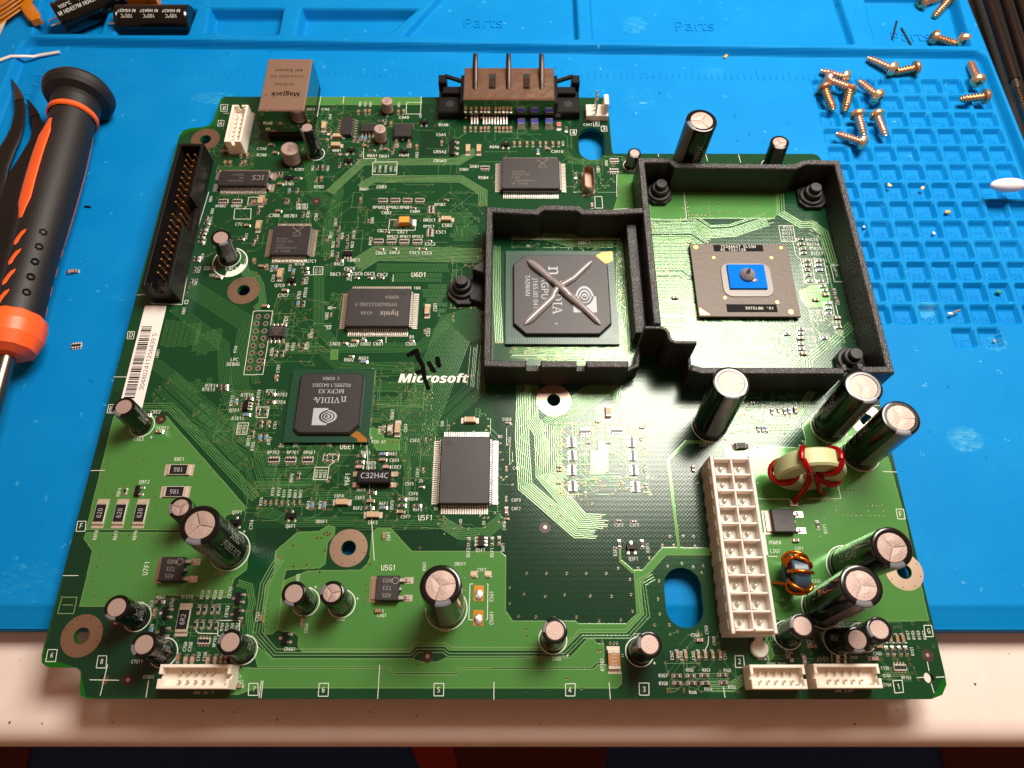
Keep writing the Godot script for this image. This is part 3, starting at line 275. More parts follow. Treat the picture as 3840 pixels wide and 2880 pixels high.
const SCREWS := [
	"268.29 -2.4 -224.41 261.01 -3.6 -231.50 zinc_gold|pinkish gold screw by the tray wall, its head touching the copper toned one|gold screws scattered on the mat",
	"277.32 -2.4 -224.45 268.62 -3.6 -223.28 zinc_copper|copper toned screw right of the tray wall pair, its head facing right|gold screws scattered on the mat",
	"300.24 -2.4 -218.31 301.03 -3.6 -229.41 zinc_gold|pale gold screw lying alone in the upper right mat corner, head towards the viewer|gold screws scattered on the mat",
	"300.17 -2.4 -209.50 291.45 -3.6 -209.26 zinc_copper|copper toned screw alone near the right wall, head to the right|gold screws scattered on the mat",
	"249.01 -2.4 -219.67 241.16 -3.6 -224.31 zinc_gold|upper screw of the tangled heap of four, head to the right|gold screws scattered on the mat",
	"242.00 -0.6 -216.08 250.11 -1.2 -212.22 zinc_pink|pink toned screw lying across the middle of the heap of four, head to the left|gold screws scattered on the mat",
	"240.36 -2.4 -212.90 242.31 -3.6 -203.14 zinc_copper|brownish screw at the lower left of the heap of four|gold screws scattered on the mat",
	"249.57 -2.4 -212.03 246.35 -3.6 -202.57 zinc_copper|red toned screw at the lower right of the heap of four|gold screws scattered on the mat",
	"259.56 -2.4 -209.95 254.97 -3.6 -218.87 zinc_gold|pink threaded screw right of the heap, its round head down to the right|gold screws scattered on the mat",
	"250.31 -2.4 -199.30 251.16 -3.6 -190.54 zinc_gold|upright gold screw whose point touches the head of another below it|gold screws scattered on the mat",
	"248.66 -2.4 -186.78 240.88 -3.6 -191.86 zinc_gold|dark threaded screw below the upright pair, head to the right over a pocket|gold screws scattered on the mat",
	"257.55 -2.4 -199.32 259.22 -3.6 -190.22 zinc_gold|gold screw right of the upright pair, pointing down to the right|gold screws scattered on the mat",
	"291.33 -3.8 -243.31 299.90 -5.2 -241.30 zinc_copper|screw in the right tray with its head to the left|gold screws in the right tray",
	"302.41 -3.8 -242.02 305.37 -5.2 -250.31 zinc_gold|screw in the corner of the right tray, point away from the viewer|gold screws in the right tray",
	"302.21 -3.8 -265.36 294.61 -5.2 -257.00 zinc_copper|brown screw at the back of the right tray, point towards the viewer|gold screws in the right tray",
	"291.67 -3.8 -264.61 299.74 -5.2 -268.14 zinc_copper|dark screw at the very back of the right tray behind the brown one|gold screws in the right tray",
]

const RODS := [
	"317.4 -275.0 313.7 -217.0|leftmost of the dark steel rods at the upper right edge",
	"324.8 -275.0 319.4 -216.0|middle one of the dark steel rods at the upper right edge",
	"330.4 -275.0 325.2 -214.0|dark steel rod nearest the right edge of the picture",
]

const CRUMBS := [
	"274.8 -6.0 -157.3 0.95 crumb_yellow|yellow crumb in the pocket numbered 63",
	"283.2 -6.0 -124.2 1.0 crumb_green|teal green flake in the pocket numbered 96",
	"267.5 -6.0 -148.3 0.7 lint|white fluff in the pocket numbered 70",
	"205.6 -5.0 -233.4 1.1 crumb_yellow|orange crumb at the foot of the tray wall right of the connector",
	"256.4 -5.0 -168.6 0.8 crumb_cream|cream crumb beside the frame's upper right corner",
	"267.8 -5.2 -167.4 1.1 crumb_cream|larger cream crumb on the rib above the pocket numbered 62",
	"244.0 -6.0 -150.9 0.6 lint|pale fluff against the frame's right wall in a pocket",
	"276.5 -6.0 -105.6 0.5 crumb_yellow|tiny brown crumb in the pocket numbered 108",
]

class Geo:
	var v := PackedVector3Array()
	var n := PackedVector3Array()
	var u := PackedVector2Array()

	func tri(a: Vector3, b: Vector3, c: Vector3) -> void:
		var k := (b - a).cross(c - a)
		if k.length_squared() < 1e-16:
			return
		k = k.normalized()
		v.append(a); v.append(c); v.append(b)
		n.append(k); n.append(k); n.append(k)

	func tri_n(a: Vector3, b: Vector3, c: Vector3, na: Vector3, nb: Vector3, nc: Vector3) -> void:
		if (b - a).cross(c - a).length_squared() < 1e-16:
			return
		v.append(a); v.append(c); v.append(b)
		n.append(na); n.append(nc); n.append(nb)

	func quad(a: Vector3, b: Vector3, c: Vector3, d: Vector3) -> void:
		tri(a, b, c)
		tri(a, c, d)

	func quad_n(a: Vector3, b: Vector3, c: Vector3, d: Vector3, na: Vector3, nb: Vector3, nc: Vector3, nd: Vector3) -> void:
		tri_n(a, b, c, na, nb, nc)
		tri_n(a, c, d, na, nc, nd)

	func box(c: Vector3, s: Vector3, b := Basis()) -> void:
		var h := s * 0.5
		var p := []
		for i in 8:
			p.append(c + b * Vector3(h.x if i & 1 else -h.x, h.y if i & 2 else -h.y, h.z if i & 4 else -h.z))
		quad(p[0], p[4], p[6], p[2])
		quad(p[1], p[3], p[7], p[5])
		quad(p[0], p[1], p[5], p[4])
		quad(p[2], p[6], p[7], p[3])
		quad(p[0], p[2], p[3], p[1])
		quad(p[4], p[5], p[7], p[6])

	# an upright slab over a polygon in (x, z), its top edge bevelled
	func slab(poly: PackedVector2Array, y0: float, y1: float, bevel := 0.0, x := Transform3D(), bottom := true) -> void:
		var p := poly.duplicate()
		var area := 0.0
		for i in p.size():
			area += p[i].cross(p[(i + 1) % p.size()])
		if area > 0.0:
			p.reverse()
		var q := PackedVector2Array()
		var k := p.size()
		for i in k:
			var d1 := (p[i] - p[(i + k - 1) % k]).normalized()
			var d2 := (p[(i + 1) % k] - p[i]).normalized()
			var n1 := Vector2(-d1.y, d1.x)
			var n2 := Vector2(-d2.y, d2.x)
			q.append(p[i] - (n1 + n2) / maxf(0.3, 1.0 + n1.dot(n2)) * bevel)
		var yb := y1 - bevel
		for i in k:
			var j := (i + 1) % k
			quad(x * Vector3(p[i].x, y0, p[i].y), x * Vector3(p[j].x, y0, p[j].y), x * Vector3(p[j].x, yb, p[j].y), x * Vector3(p[i].x, yb, p[i].y))
			if bevel > 0.0:
				quad(x * Vector3(p[i].x, yb, p[i].y), x * Vector3(p[j].x, yb, p[j].y), x * Vector3(q[j].x, y1, q[j].y), x * Vector3(q[i].x, y1, q[i].y))
		cap(q, y1, true, x)
		if bottom:
			cap(p, y0, false, x)

	func cap(p: PackedVector2Array, y: float, up: bool, x := Transform3D()) -> void:
		var t := Geometry2D.triangulate_polygon(p)
		for i in range(0, t.size(), 3):
			var a := p[t[i]]
			var b := p[t[i + 1]]
			var c := p[t[i + 2]]
			if ((b - a).cross(c - a) < 0.0) != up:
				var s := b
				b = c
				c = s
			tri(x * Vector3(a.x, y, a.y), x * Vector3(b.x, y, b.y), x * Vector3(c.x, y, c.y))

	# profile of (radius, y) turned about the y axis; the profile runs upwards on the outside
	func lathe(prof: Array, seg: int, x := Transform3D(), a0 := 0.0, a1 := TAU) -> void:
		for i in prof.size() - 1:
			var p: Vector2 = prof[i]
			var q: Vector2 = prof[i + 1]
			var d := (q - p).normalized()
			var pn := Vector2(d.y, -d.x)
			for k in seg:
				var t0 := a0 + (a1 - a0) * k / seg
				var t1 := a0 + (a1 - a0) * (k + 1) / seg
				var e0 := Vector3(cos(t0), 0, sin(t0))
				var e1 := Vector3(cos(t1), 0, sin(t1))
				var n0 := (x.basis * (e0 * pn.x + Vector3(0, pn.y, 0))).normalized()
				var n1 := (x.basis * (e1 * pn.x + Vector3(0, pn.y, 0))).normalized()
				var up := Vector3(0, 1, 0)
				quad_n(x * (e0 * p.x + up * p.y), x * (e0 * q.x + up * q.y), x * (e1 * q.x + up * q.y), x * (e1 * p.x + up * p.y), n0, n0, n1, n1)

	func tube(path: Array, r: Array, sides := 8, flat := Vector2(1, 1), up0 := Vector3.UP) -> void:
		var rings := []
		var norms := []
		var up := up0
		for i in path.size():
			var a: Vector3 = path[maxi(i - 1, 0)]
			var b: Vector3 = path[mini(i + 1, path.size() - 1)]
			var t := (b - a).normalized()
			var side := t.cross(up)
			if side.length() < 0.01:
				side = t.cross(Vector3(0.3, 0.1, 0.9))
			side = side.normalized()
			up = side.cross(t).normalized()
			var ring := []
			var nn := []
			var rad: float = r[mini(i, r.size() - 1)]
			for k in sides:
				var g := TAU * k / sides
				var o := side * cos(g) * flat.x + up * sin(g) * flat.y
				ring.append(path[i] + o * rad)
				nn.append((side * cos(g) / flat.x + up * sin(g) / flat.y).normalized())
			rings.append(ring)
			norms.append(nn)
		for i in path.size() - 1:
			for k in sides:
				var j := (k + 1) % sides
				quad_n(rings[i][k], rings[i + 1][k], rings[i + 1][j], rings[i][j], norms[i][k], norms[i + 1][k], norms[i + 1][j], norms[i][j])
		for k in range(1, sides - 1):
			tri(rings[0][0], rings[0][k], rings[0][k + 1])
			var l := path.size() - 1
			tri(rings[l][0], rings[l][k + 1], rings[l][k])

	func ball(c: Vector3, r: Vector3, seg := 12, rows := 8) -> void:
		for i in rows:
			for k in seg:
				var q := []
				for o in [[0, 0], [1, 0], [1, 1], [0, 1]]:
					var la: float = -PI / 2 + PI * (i + o[0]) / rows
					var lo: float = TAU * (k + o[1]) / seg
					q.append(Vector3(cos(la) * cos(lo), sin(la), cos(la) * sin(lo)))
				quad_n(c + q[0] * r, c + q[1] * r, c + q[2] * r, c + q[3] * r, (q[0] / r).normalized(), (q[1] / r).normalized(), (q[2] / r).normalized(), (q[3] / r).normalized())

	func bar(a: Vector3, b: Vector3, w: float, h: float) -> void:
		var d := (b - a)
		var l := d.length()
		var f := d / l
		var s := f.cross(Vector3.UP).normalized()
		box((a + b) * 0.5, Vector3(l, h, w), Basis(f, s.cross(f), s))


func solid(list: Array) -> ArrayMesh:
	var mesh := ArrayMesh.new()
	for k in range(0, list.size(), 2):
		var g: Geo = list[k]
		if g.v.is_empty():
			continue
		var a := []
		a.resize(Mesh.ARRAY_MAX)
		var pts := PackedVector3Array()
		pts.resize(g.v.size())
		for i in g.v.size():
			pts[i] = g.v[i] * MM
		a[Mesh.ARRAY_VERTEX] = pts
		a[Mesh.ARRAY_NORMAL] = g.n
		if g.u.size() == g.v.size():
			a[Mesh.ARRAY_TEX_UV] = g.u
		mesh.add_surface_from_arrays(Mesh.PRIMITIVE_TRIANGLES, a)
		mesh.surface_set_material(mesh.get_surface_count() - 1, list[k + 1])
	return mesh


func put(called: String, mesh: Mesh, parent: Node3D, at := Vector3.ZERO, turn := 0.0, basis_in = null) -> MeshInstance3D:
	var o := MeshInstance3D.new()
	o.name = called
	o.mesh = mesh
	o.position = at * MM
	if basis_in != null:
		o.basis = basis_in
	else:
		o.rotation.y = deg_to_rad(turn)
	parent.add_child(o, true)
	return o


func empty(called: String, parent: Node3D, at := Vector3.ZERO, turn := 0.0) -> Node3D:
	var o := Node3D.new()
	o.name = called
	o.position = at * MM
	o.rotation.y = deg_to_rad(turn)
	parent.add_child(o, true)
	return o


func tag(o: Node3D, label: String, category := "", group := "", kind := "") -> Node3D:
	if label:
		o.set_meta("label", label)
	if category:
		o.set_meta("category", category)
	if group:
		o.set_meta("group", group)
	if kind:
		o.set_meta("kind", kind)
	return o


func stuff(o: Node3D) -> Node3D:
	o.set_meta("kind", "stuff")
	return o


func rect(cx: float, cz: float, w: float, d: float) -> PackedVector2Array:
	return PackedVector2Array([Vector2(cx - w / 2, cz - d / 2), Vector2(cx - w / 2, cz + d / 2), Vector2(cx + w / 2, cz + d / 2), Vector2(cx + w / 2, cz - d / 2)])


func chamfered(cx: float, cz: float, w: float, d: float, c: float) -> PackedVector2Array:
	var p := PackedVector2Array()
	for s in [[-1, -1, 0, 1], [-1, -1, 1, 0], [1, -1, -1, 0], [1, -1, 0, 1], [1, 1, 0, -1], [1, 1, -1, 0], [-1, 1, 1, 0], [-1, 1, 0, -1]]:
		p.append(Vector2(cx + s[0] * w / 2 + s[2] * c, cz + s[1] * d / 2 + s[3] * c))
	return p


func round_rect(cx: float, cz: float, w: float, d: float, r: float, seg := 5) -> PackedVector2Array:
	var p := PackedVector2Array()
	for k in 4:
		var c := Vector2(cx + (w / 2 - r) * [1, -1, -1, 1][k], cz + (d / 2 - r) * [1, 1, -1, -1][k])
		for i in seg + 1:
			var a := PI / 2 * (k + float(i) / seg)
			p.append(c + Vector2(cos(a), sin(a)) * r)
	return p


func circle(cx: float, cz: float, r: float, seg := 24) -> PackedVector2Array:
	var p := PackedVector2Array()
	for i in seg:
		p.append(Vector2(cx + cos(TAU * i / seg) * r, cz + sin(TAU * i / seg) * r))
	return p


func ring(g: Geo, cx: float, cz: float, r0: float, r1: float, y: float, seg := 32, a0 := 0.0, a1 := TAU) -> void:
	for i in seg:
		var t0 := a0 + (a1 - a0) * i / seg
		var t1 := a0 + (a1 - a0) * (i + 1) / seg
		var e0 := Vector3(cos(t0), 0, sin(t0))
		var e1 := Vector3(cos(t1), 0, sin(t1))
		var c := Vector3(cx, y, cz)
		g.quad(c + e0 * r0, c + e1 * r0, c + e1 * r1, c + e0 * r1)


# ---------------------------------------------------------------- lettering
func text_tris(s: String, face: String) -> Array:
	var key := face + s
	if not glyphs.has(key):
		if not fonts.has(face):
			var f := SystemFont.new()
			f.font_names = PackedStringArray([{"mono": "Droid Sans Mono", "sans": "Droid Sans", "bold": "Droid Sans", "serif": "Droid Serif"}[face]])
			if face == "bold":
				f.font_weight = 700
			fonts[face] = f
		var t := TextMesh.new()
		t.font = fonts[face]
		t.text = s
		t.font_size = 64
		t.pixel_size = 1.0 / 64.0
		t.depth = 0.0
		t.curve_step = 4.0
		var a := t.get_mesh_arrays()
		var pts: PackedVector3Array = a[Mesh.ARRAY_VERTEX]
		var nor: PackedVector3Array = a[Mesh.ARRAY_NORMAL]
		var ix: PackedInt32Array = a[Mesh.ARRAY_INDEX] if a[Mesh.ARRAY_INDEX] != null else PackedInt32Array(range(pts.size()))
		var out := PackedVector2Array()
		for i in range(0, ix.size(), 3):
			if nor[ix[i]].z > 0.5:
				for k in 3:
					out.append(Vector2(pts[ix[i + k]].x, pts[ix[i + k]].y))
		glyphs[key] = [out]
	return glyphs[key]


# flat lettering on the plane y; turn 0 reads from the front, 90 reads away from the left ... (degrees, clockwise seen from above)
func write(g: Geo, s: String, x: float, z: float, y: float, cap_h: float, turn := 0.0, face := "mono", squeeze := 0.86, slant := 0.0) -> void:
	var t: PackedVector2Array = text_tris(s, face)[0]
	var k := cap_h / 0.715
	var a := deg_to_rad(turn)
	var rx := Vector3(cos(a), 0, sin(a)) * k * squeeze
	var uy := Vector3(sin(a), 0, -cos(a)) * k + rx * slant
	var c := Vector3(x, y, z)
	for i in range(0, t.size(), 3):
		var p := c + rx * t[i].x + uy * t[i].y
		var q := c + rx * t[i + 1].x + uy * t[i + 1].y
		var r := c + rx * t[i + 2].x + uy * t[i + 2].y
		if (q - p).cross(r - p).y < 0.0:
			g.tri(p, r, q)
		else:
			g.tri(p, q, r)


# lettering wrapped round a cylinder about the y axis: angle of its middle, height of its middle
func wrap_text(g: Geo, s: String, r: float, ang: float, y: float, cap_h: float, upward := true, face := "sans", flip := 1.0) -> void:
	var t: PackedVector2Array = text_tris(s, face)[0]
	var k := cap_h / 0.715
	var pts := []
	for p in t:
		var q := p * k * flip
		var dy := q.x if upward else q.y
		var da := (q.y if upward else -q.x) / r
		var an := ang + da
		pts.append(Vector3(cos(an) * r, y + dy, sin(an) * r))
	for i in range(0, pts.size(), 3):
		var a: Vector3 = pts[i]
		var b: Vector3 = pts[i + 1]
		var c: Vector3 = pts[i + 2]
		var out := Vector3(a.x, 0, a.z)
		if (b - a).cross(c - a).dot(out) < 0.0:
			g.tri(a, c, b)
		else:
			g.tri(a, b, c)


# ---------------------------------------------------------------- materials
func noise_tex(freq: float, oct: int, size := 256, normal := false, strength := 4.0, seed_in := 1, ramp = null) -> NoiseTexture2D:
	var f := FastNoiseLite.new()
	f.noise_type = FastNoiseLite.TYPE_SIMPLEX_SMOOTH
	f.frequency = freq
	f.fractal_octaves = oct
	f.seed = seed_in
	var t := NoiseTexture2D.new()
	t.width = size
	t.height = size
	t.seamless = true
	t.noise = f
	t.as_normal_map = normal
	t.bump_strength = strength
	if ramp != null:
		t.color_ramp = ramp
	return t


func ramp(stops: Array) -> Gradient:
	var g := Gradient.new()
	var o := PackedFloat32Array()
	var c := PackedColorArray()
	for s in stops:
		o.append(s[0])
		c.append(s[1])
	g.offsets = o
	g.colors = c
	return g


func mat(called: String, srgb: Color, rough: float, metal := 0.0, spec := 0.5) -> StandardMaterial3D:
	var s := StandardMaterial3D.new()
	s.resource_name = called
	s.albedo_color = srgb
	s.roughness = rough
	s.metallic = metal
	s.metallic_specular = spec
	m[called] = s
	return s


func grain(s: StandardMaterial3D, tex: Texture2D, per_mm: float, height: float) -> void:
	s.heightmap_enabled = true
	s.heightmap_texture = tex
	s.heightmap_scale = height
	s.uv1_triplanar = true
	s.uv1_scale = Vector3.ONE * per_mm * 1000.0


func materials() -> void:
	var fine := noise_tex(0.09, 3, 256, false, 4.0, 7)
	var coarse := noise_tex(0.03, 4, 256, false, 4.0, 11)
	mat("solder", Color(0.90, 0.88, 0.85), 0.32, 1.0)
	mat("tin", Color(0.84, 0.82, 0.79), 0.36, 1.0)
	mat("pad_tin", Color(0.74, 0.66, 0.58), 0.36, 1.0)
	mat("gold", Color(0.86, 0.62, 0.30), 0.3, 1.0)
	mat("aluminium", Color(0.64, 0.56, 0.53), 0.5, 0.4, 0.3)
	grain(m.aluminium, coarse, 0.25, 0.004)
	mat("score", Color(0.42, 0.38, 0.36), 0.4, 1.0)
	mat("shell", Color(0.82, 0.74, 0.67), 0.24, 1.0)
	grain(m.shell, coarse, 0.02, 0.01)
	mat("jack_tin", Color(0.78, 0.68, 0.61), 0.3, 0.85)
	mat("jack_mirror", Color(0.72, 0.66, 0.60), 0.07, 1.0)
	mat("brass", Color(0.60, 0.42, 0.26), 0.4, 0.8)
	mat("resistor_black", Color(0.07, 0.07, 0.075), 0.4)
	mat("ceramic_white", Color(0.80, 0.78, 0.74), 0.6)
	mat("tan", Color(0.55, 0.42, 0.30), 0.5)
	mat("tan_light", Color(0.68, 0.58, 0.44), 0.5)
	mat("pink", Color(0.66, 0.49, 0.47), 0.5)
	mat("resistor_blue", Color(0.25, 0.47, 0.66), 0.35)
	mat("ferrite_blue", Color(0.19, 0.19, 0.52), 0.4)
	mat("coral", Color(0.85, 0.28, 0.30), 0.45)
	mat("tantalum", Color(0.86, 0.55, 0.14), 0.5)
	mat("thermistor", Color(0.60, 0.40, 0.17), 0.45)
	mat("epoxy", Color(0.135, 0.125, 0.13), 0.46)
	grain(m.epoxy, fine, 0.12, 0.003)
	mat("epoxy_dark", Color(0.09, 0.085, 0.085), 0.5)
	mat("frame_black", Color(0.125, 0.12, 0.122), 0.42, 0.0, 0.55)
	grain(m.frame_black, fine, 0.07, 0.02)
	mat("black_plastic", Color(0.065, 0.06, 0.06), 0.42, 0.0, 0.35)
	mat("rubber", Color(0.085, 0.08, 0.08), 0.55)
	grain(m.rubber, fine, 0.08, 0.006)
	mat("sleeve", Color(0.028, 0.036, 0.032), 0.16)
	mat("sleeve_grey", Color(0.40, 0.41, 0.43), 0.25)
	mat("sleeve_print", Color(0.66, 0.68, 0.67), 0.35)
	mat("print_white", Color(0.84, 0.86, 0.82), 0.6)
	mat("print_grey", Color(0.52, 0.50, 0.48), 0.6)
	mat("print_faint", Color(0.42, 0.39, 0.36), 0.6)
	mat("logo_grey", Color(0.63, 0.65, 0.68), 0.5)
	mat("ink", Color(0.02, 0.018, 0.018), 0.8, 0.0, 0.15)
	mat("nylon", Color(0.90, 0.85, 0.79), 0.36)
	m.nylon.subsurf_scatter_enabled = true
	m.nylon.subsurf_scatter_strength = 0.12
	mat("nylon_clear", Color(0.90, 0.86, 0.82), 0.34)
	m.nylon_clear.subsurf_scatter_enabled = true
	m.nylon_clear.subsurf_scatter_strength = 0.2
	m.nylon_clear.backlight_enabled = true
	m.nylon_clear.backlight = Color(0.5, 0.47, 0.42)
	mat("ferrite_green", Color(0.68, 0.71, 0.52), 0.5)
	mat("enamel_red", Color(0.62, 0.012, 0.03), 0.2, 0.35)
	mat("enamel_copper", Color(0.78, 0.40, 0.13), 0.24, 0.9)
	mat("ferrite_slate", Color(0.20, 0.30, 0.37), 0.35)
	mat("substrate_green", Color(0.07, 0.24, 0.17), 0.3)
	mat("substrate_brown", Color(0.40, 0.365, 0.335), 0.4, 0.0, 0.3)
	grain(m.substrate_brown, coarse, 0.05, 0.004)
	mat("underfill", Color(0.40, 0.375, 0.35), 0.35)
	mat("substrate_trace", Color(0.26, 0.40, 0.35), 0.4)
	mat("die_blue", Color(0.0, 0.41, 0.82), 0.5, 0.0, 0.1)
	mat("strip_black", Color(0.06, 0.06, 0.06), 0.5, 0.0, 0.15)
	mat("terminal", Color(0.78, 0.73, 0.67), 0.34, 0.45)
	mat("paste", Color(0.50, 0.475, 0.47), 0.2)
	mat("fr4_edge", Color(0.06, 0.34, 0.10), 0.45)
	mat("sticker", Color(0.88, 0.86, 0.84), 0.6)
	mat("steel", Color(0.50, 0.46, 0.43), 0.28, 1.0)
	mat("steel_dark", Color(0.20, 0.16, 0.14), 0.36, 0.8)
	mat("wire_bright", Color(0.93, 0.89, 0.86), 0.4, 0.35)
	mat("zinc_gold", Color(0.93, 0.82, 0.62), 0.28, 0.9)
	mat("zinc_pink", Color(0.93, 0.77, 0.68), 0.28, 0.9)
	mat("zinc_copper", Color(0.84, 0.66, 0.50), 0.3, 0.9)
	mat("recess_dark", Color(0.05, 0.045, 0.04), 0.6)
	mat("orange_rubber", Color(0.95, 0.37, 0.14), 0.42)
	mat("tweezer_black", Color(0.05, 0.048, 0.048), 0.42)
	mat("cotton", Color(0.88, 0.86, 0.86), 0.95)
	mat("amber", Color(0.78, 0.47, 0.06, 0.72), 0.3)
	m.amber.transparency = BaseMaterial3D.TRANSPARENCY_ALPHA
	mat("amber_solid", Color(0.72, 0.42, 0.05), 0.25)
	mat("crumb_yellow", Color(0.85, 0.62, 0.22), 0.8)
	mat("crumb_cream", Color(0.84, 0.76, 0.58), 0.8)
	mat("crumb_green", Color(0.04, 0.50, 0.42), 0.5)
	mat("lint", Color(0.80, 0.82, 0.84), 0.9)
	mat("tray_black", Color(0.02, 0.02, 0.02), 0.7)
	mat("table_white", Color(0.85, 0.80, 0.76), 0.4)
	mat("floor_cloth", Color.WHITE, 0.95)


# ---------------------------------------------------------------- camera and light
func camera_and_light() -> void:
	var cam := Camera3D.new()
	cam.name = "camera"
	cam.position = Vector3(120.384, 195.289, 3.98) * MM
	cam.rotation = Vector3(-1.133, -0.006, 0.007)
	cam.fov = 56.8
	cam.near = 0.01
	cam.far = 20.0
	var lens := CameraAttributesPhysical.new()
	lens.frustum_focal_length = 6.0
	lens.frustum_focus_distance = 0.208
	lens.exposure_aperture = 6.5
	cam.attributes = lens
	cam.fov = 56.8
	add_child(cam)
	cam.current = true
	var w := WorldEnvironment.new()
	w.name = "surroundings"
	var e := Environment.new()
	e.background_mode = Environment.BG_COLOR
	e.background_color = Color(0.32, 0.155, 0.092).linear_to_srgb()
	e.tonemap_mode = Environment.TONE_MAPPER_LINEAR
	e.tonemap_exposure = 0.92
	e.sdfgi_enabled = true
	e.ssao_enabled = true
	e.ssil_enabled = true
	w.environment = e
	add_child(w)
	var lamp := AreaLight3D.new()
	lamp.name = "work_lamp"
	lamp.area_size = Vector2(0.24, 0.18)
	lamp.light_energy = LAMP
	lamp.light_color = Color(1.0, 0.96, 0.91)
	lamp.area_range = 6.0
	lamp.area_attenuation = 2.0
	lamp.shadow_enabled = true
	add_child(lamp)
	lamp.look_at_from_position(Vector3(0.275, 0.40, -0.275), Vector3(0.12, 0, -0.1), Vector3(0, 0, -1))

const LAMP := 0.5


# ---------------------------------------------------------------- setting: floor, table, mat
func floor_and_table() -> void:
	var im := Image.create(512, 256, false, Image.FORMAT_RGB8)
	im.fill(Color(0.012, 0.035, 0.085))
	var fn := FastNoiseLite.new()
	fn.seed = 5
	fn.frequency = 0.02
	for y in 256:
		for x in 512:
			var k := 0.8 + 0.5 * fn.get_noise_2d(x, y)
			im.set_pixel(x, y, Color(0.012 * k, 0.04 * k, 0.10 * k))
	var ft := mat("floor_navy", Color.WHITE, 0.95)
	ft.albedo_texture = ImageTexture.create_from_image(im)
	ft.uv1_triplanar = true
	ft.uv1_scale = Vector3.ONE * 0.6
	var g := Geo.new()
	g.box(Vector3(120, -730, 100), Vector3(3000, 20, 3000))
	tag(put("floor", solid([g, ft]), self), "", "", "", "structure")
	# the rug's red shapes under the table's front edge
	mat("rug_red", Color(0.24, 0.02, 0.01), 0.95)
	mat("rug_bright", Color(0.42, 0.04, 0.015), 0.95)
	var rug := empty("rug", self, Vector3(120, -720, 0))
	tag(rug, "dark blue rug with blurred red patches on the floor below the table edge", "rug")
	var rb := Geo.new()
	rb.slab(round_rect(0, 120, 1600, 560, 30), 0, 4, 1)
	mat("rug_blue", Color(0.02, 0.15, 0.33), 0.95)
	put("pile", solid([rb, m.rug_blue]), rug)
	for s in [["rug_red", -530.2, 26.7, -425.6, 26.6, -423.4, 61.6, -514.4, 73.0], ["rug_bright", 7.7, 34.8, 55.2, 31.3, 64.2, 63.9, 22.5, 63.9], ["rug_red", 56.5, 31.3, 231.9, 31.2, 227.5, 63.8, 65.5, 63.9], ["rug_red", 612.2, 31.1, 762.7, 31.1, 764.9, 63.8, 611.8, 63.8]]:
		var p := PackedVector2Array()
		for i in range(1, s.size(), 2):
			p.append(Vector2(s[i] - 120.0, s[i + 1]))
		var rg := Geo.new()
		rg.slab(p, 4.2, 7.0, 0.5)
		put("patch", solid([rg, m[s[0]]]), rug)
	# white painted table, its front edge rounded
	var t := Geo.new()
	var prof := [Vector2(-420, TABLE_Y), Vector2(4.2, TABLE_Y), Vector2(7.2, TABLE_Y - 0.6), Vector2(9.5, TABLE_Y - 1.9), Vector2(11.0, TABLE_Y - 3.9), Vector2(11.4, TABLE_Y - 6.0), Vector2(11.4, TABLE_Y - 28.0), Vector2(-420, TABLE_Y - 28.0)]
	var slopes := [0.0, 0.0, 0.35, 0.8, 1.2, 1.5, PI / 2]
	for i in 6:
		var a: Vector2 = prof[i]
		var b: Vector2 = prof[i + 1]
		var na := Vector3(0, cos(slopes[i]), sin(slopes[i]))
		var nb := Vector3(0, cos(slopes[i + 1]), sin(slopes[i + 1]))
		t.quad_n(Vector3(-500, a.y, a.x), Vector3(-500, b.y, b.x), Vector3(800, b.y, b.x), Vector3(800, a.y, a.x), na, nb, nb, na)
	t.quad(Vector3(-500, TABLE_Y - 28, -420), Vector3(800, TABLE_Y - 28, -420), Vector3(800, TABLE_Y - 28, 11.4), Vector3(-500, TABLE_Y - 28, 11.4))
	t.quad(Vector3(-500, TABLE_Y, -420), Vector3(800, TABLE_Y, -420), Vector3(800, TABLE_Y - 28, -420), Vector3(-500, TABLE_Y - 28, -420))
	var wear := noise_tex(0.012, 5, 512, false, 4.0, 21, ramp([[0.0, Color(0.855, 0.79, 0.755)], [0.42, Color(0.86, 0.80, 0.765)], [0.7, Color(0.875, 0.81, 0.775)], [1.0, Color(0.86, 0.795, 0.76)]]))
	m.table_white.albedo_color = Color.WHITE
	m.table_white.albedo_texture = wear
	grain(m.table_white, noise_tex(0.05, 3, 256, false, 4.0, 22), 0.012, 0.004)
	var table := tag(put("table", solid([t, m.table_white]), self), "white painted table with a rounded front edge under the blue mat", "table")
	# dents and specks in the paint along the front edge
	var sp := Geo.new()
	rng.seed = 44
	for i in 70:
		var c := Vector3(rng.randf_range(-40, 290), TABLE_Y + 0.02, rng.randf_range(-15, 6))
		var r := rng.randf_range(0.08, 0.3) * (1.5 if i % 11 == 0 else 1.0)
		sp.slab(circle(c.x, c.z, r, 7), TABLE_Y - 0.1, TABLE_Y + 0.03)
	mat("speck", Color(0.33, 0.22, 0.14), 0.8)
	stuff(put("paint_specks", solid([sp, m.speck]), table))


func poly_sd(p: Vector2, q: PackedVector2Array) -> float:
	var d := 1e9
	var inside := false
	var j := q.size() - 1
	for i in q.size():
		var e := q[j] - q[i]
		var w := p - q[i]
		var b := w - e * clampf(w.dot(e) / e.dot(e), 0.0, 1.0)
		d = minf(d, b.length_squared())
		if (q[i].y > p.y) != (q[j].y > p.y) and p.x < (q[j].x - q[i].x) * (p.y - q[i].y) / (q[j].y - q[i].y) + q[i].x:
			inside = not inside
		j = i
	return -sqrt(d) if inside else sqrt(d)


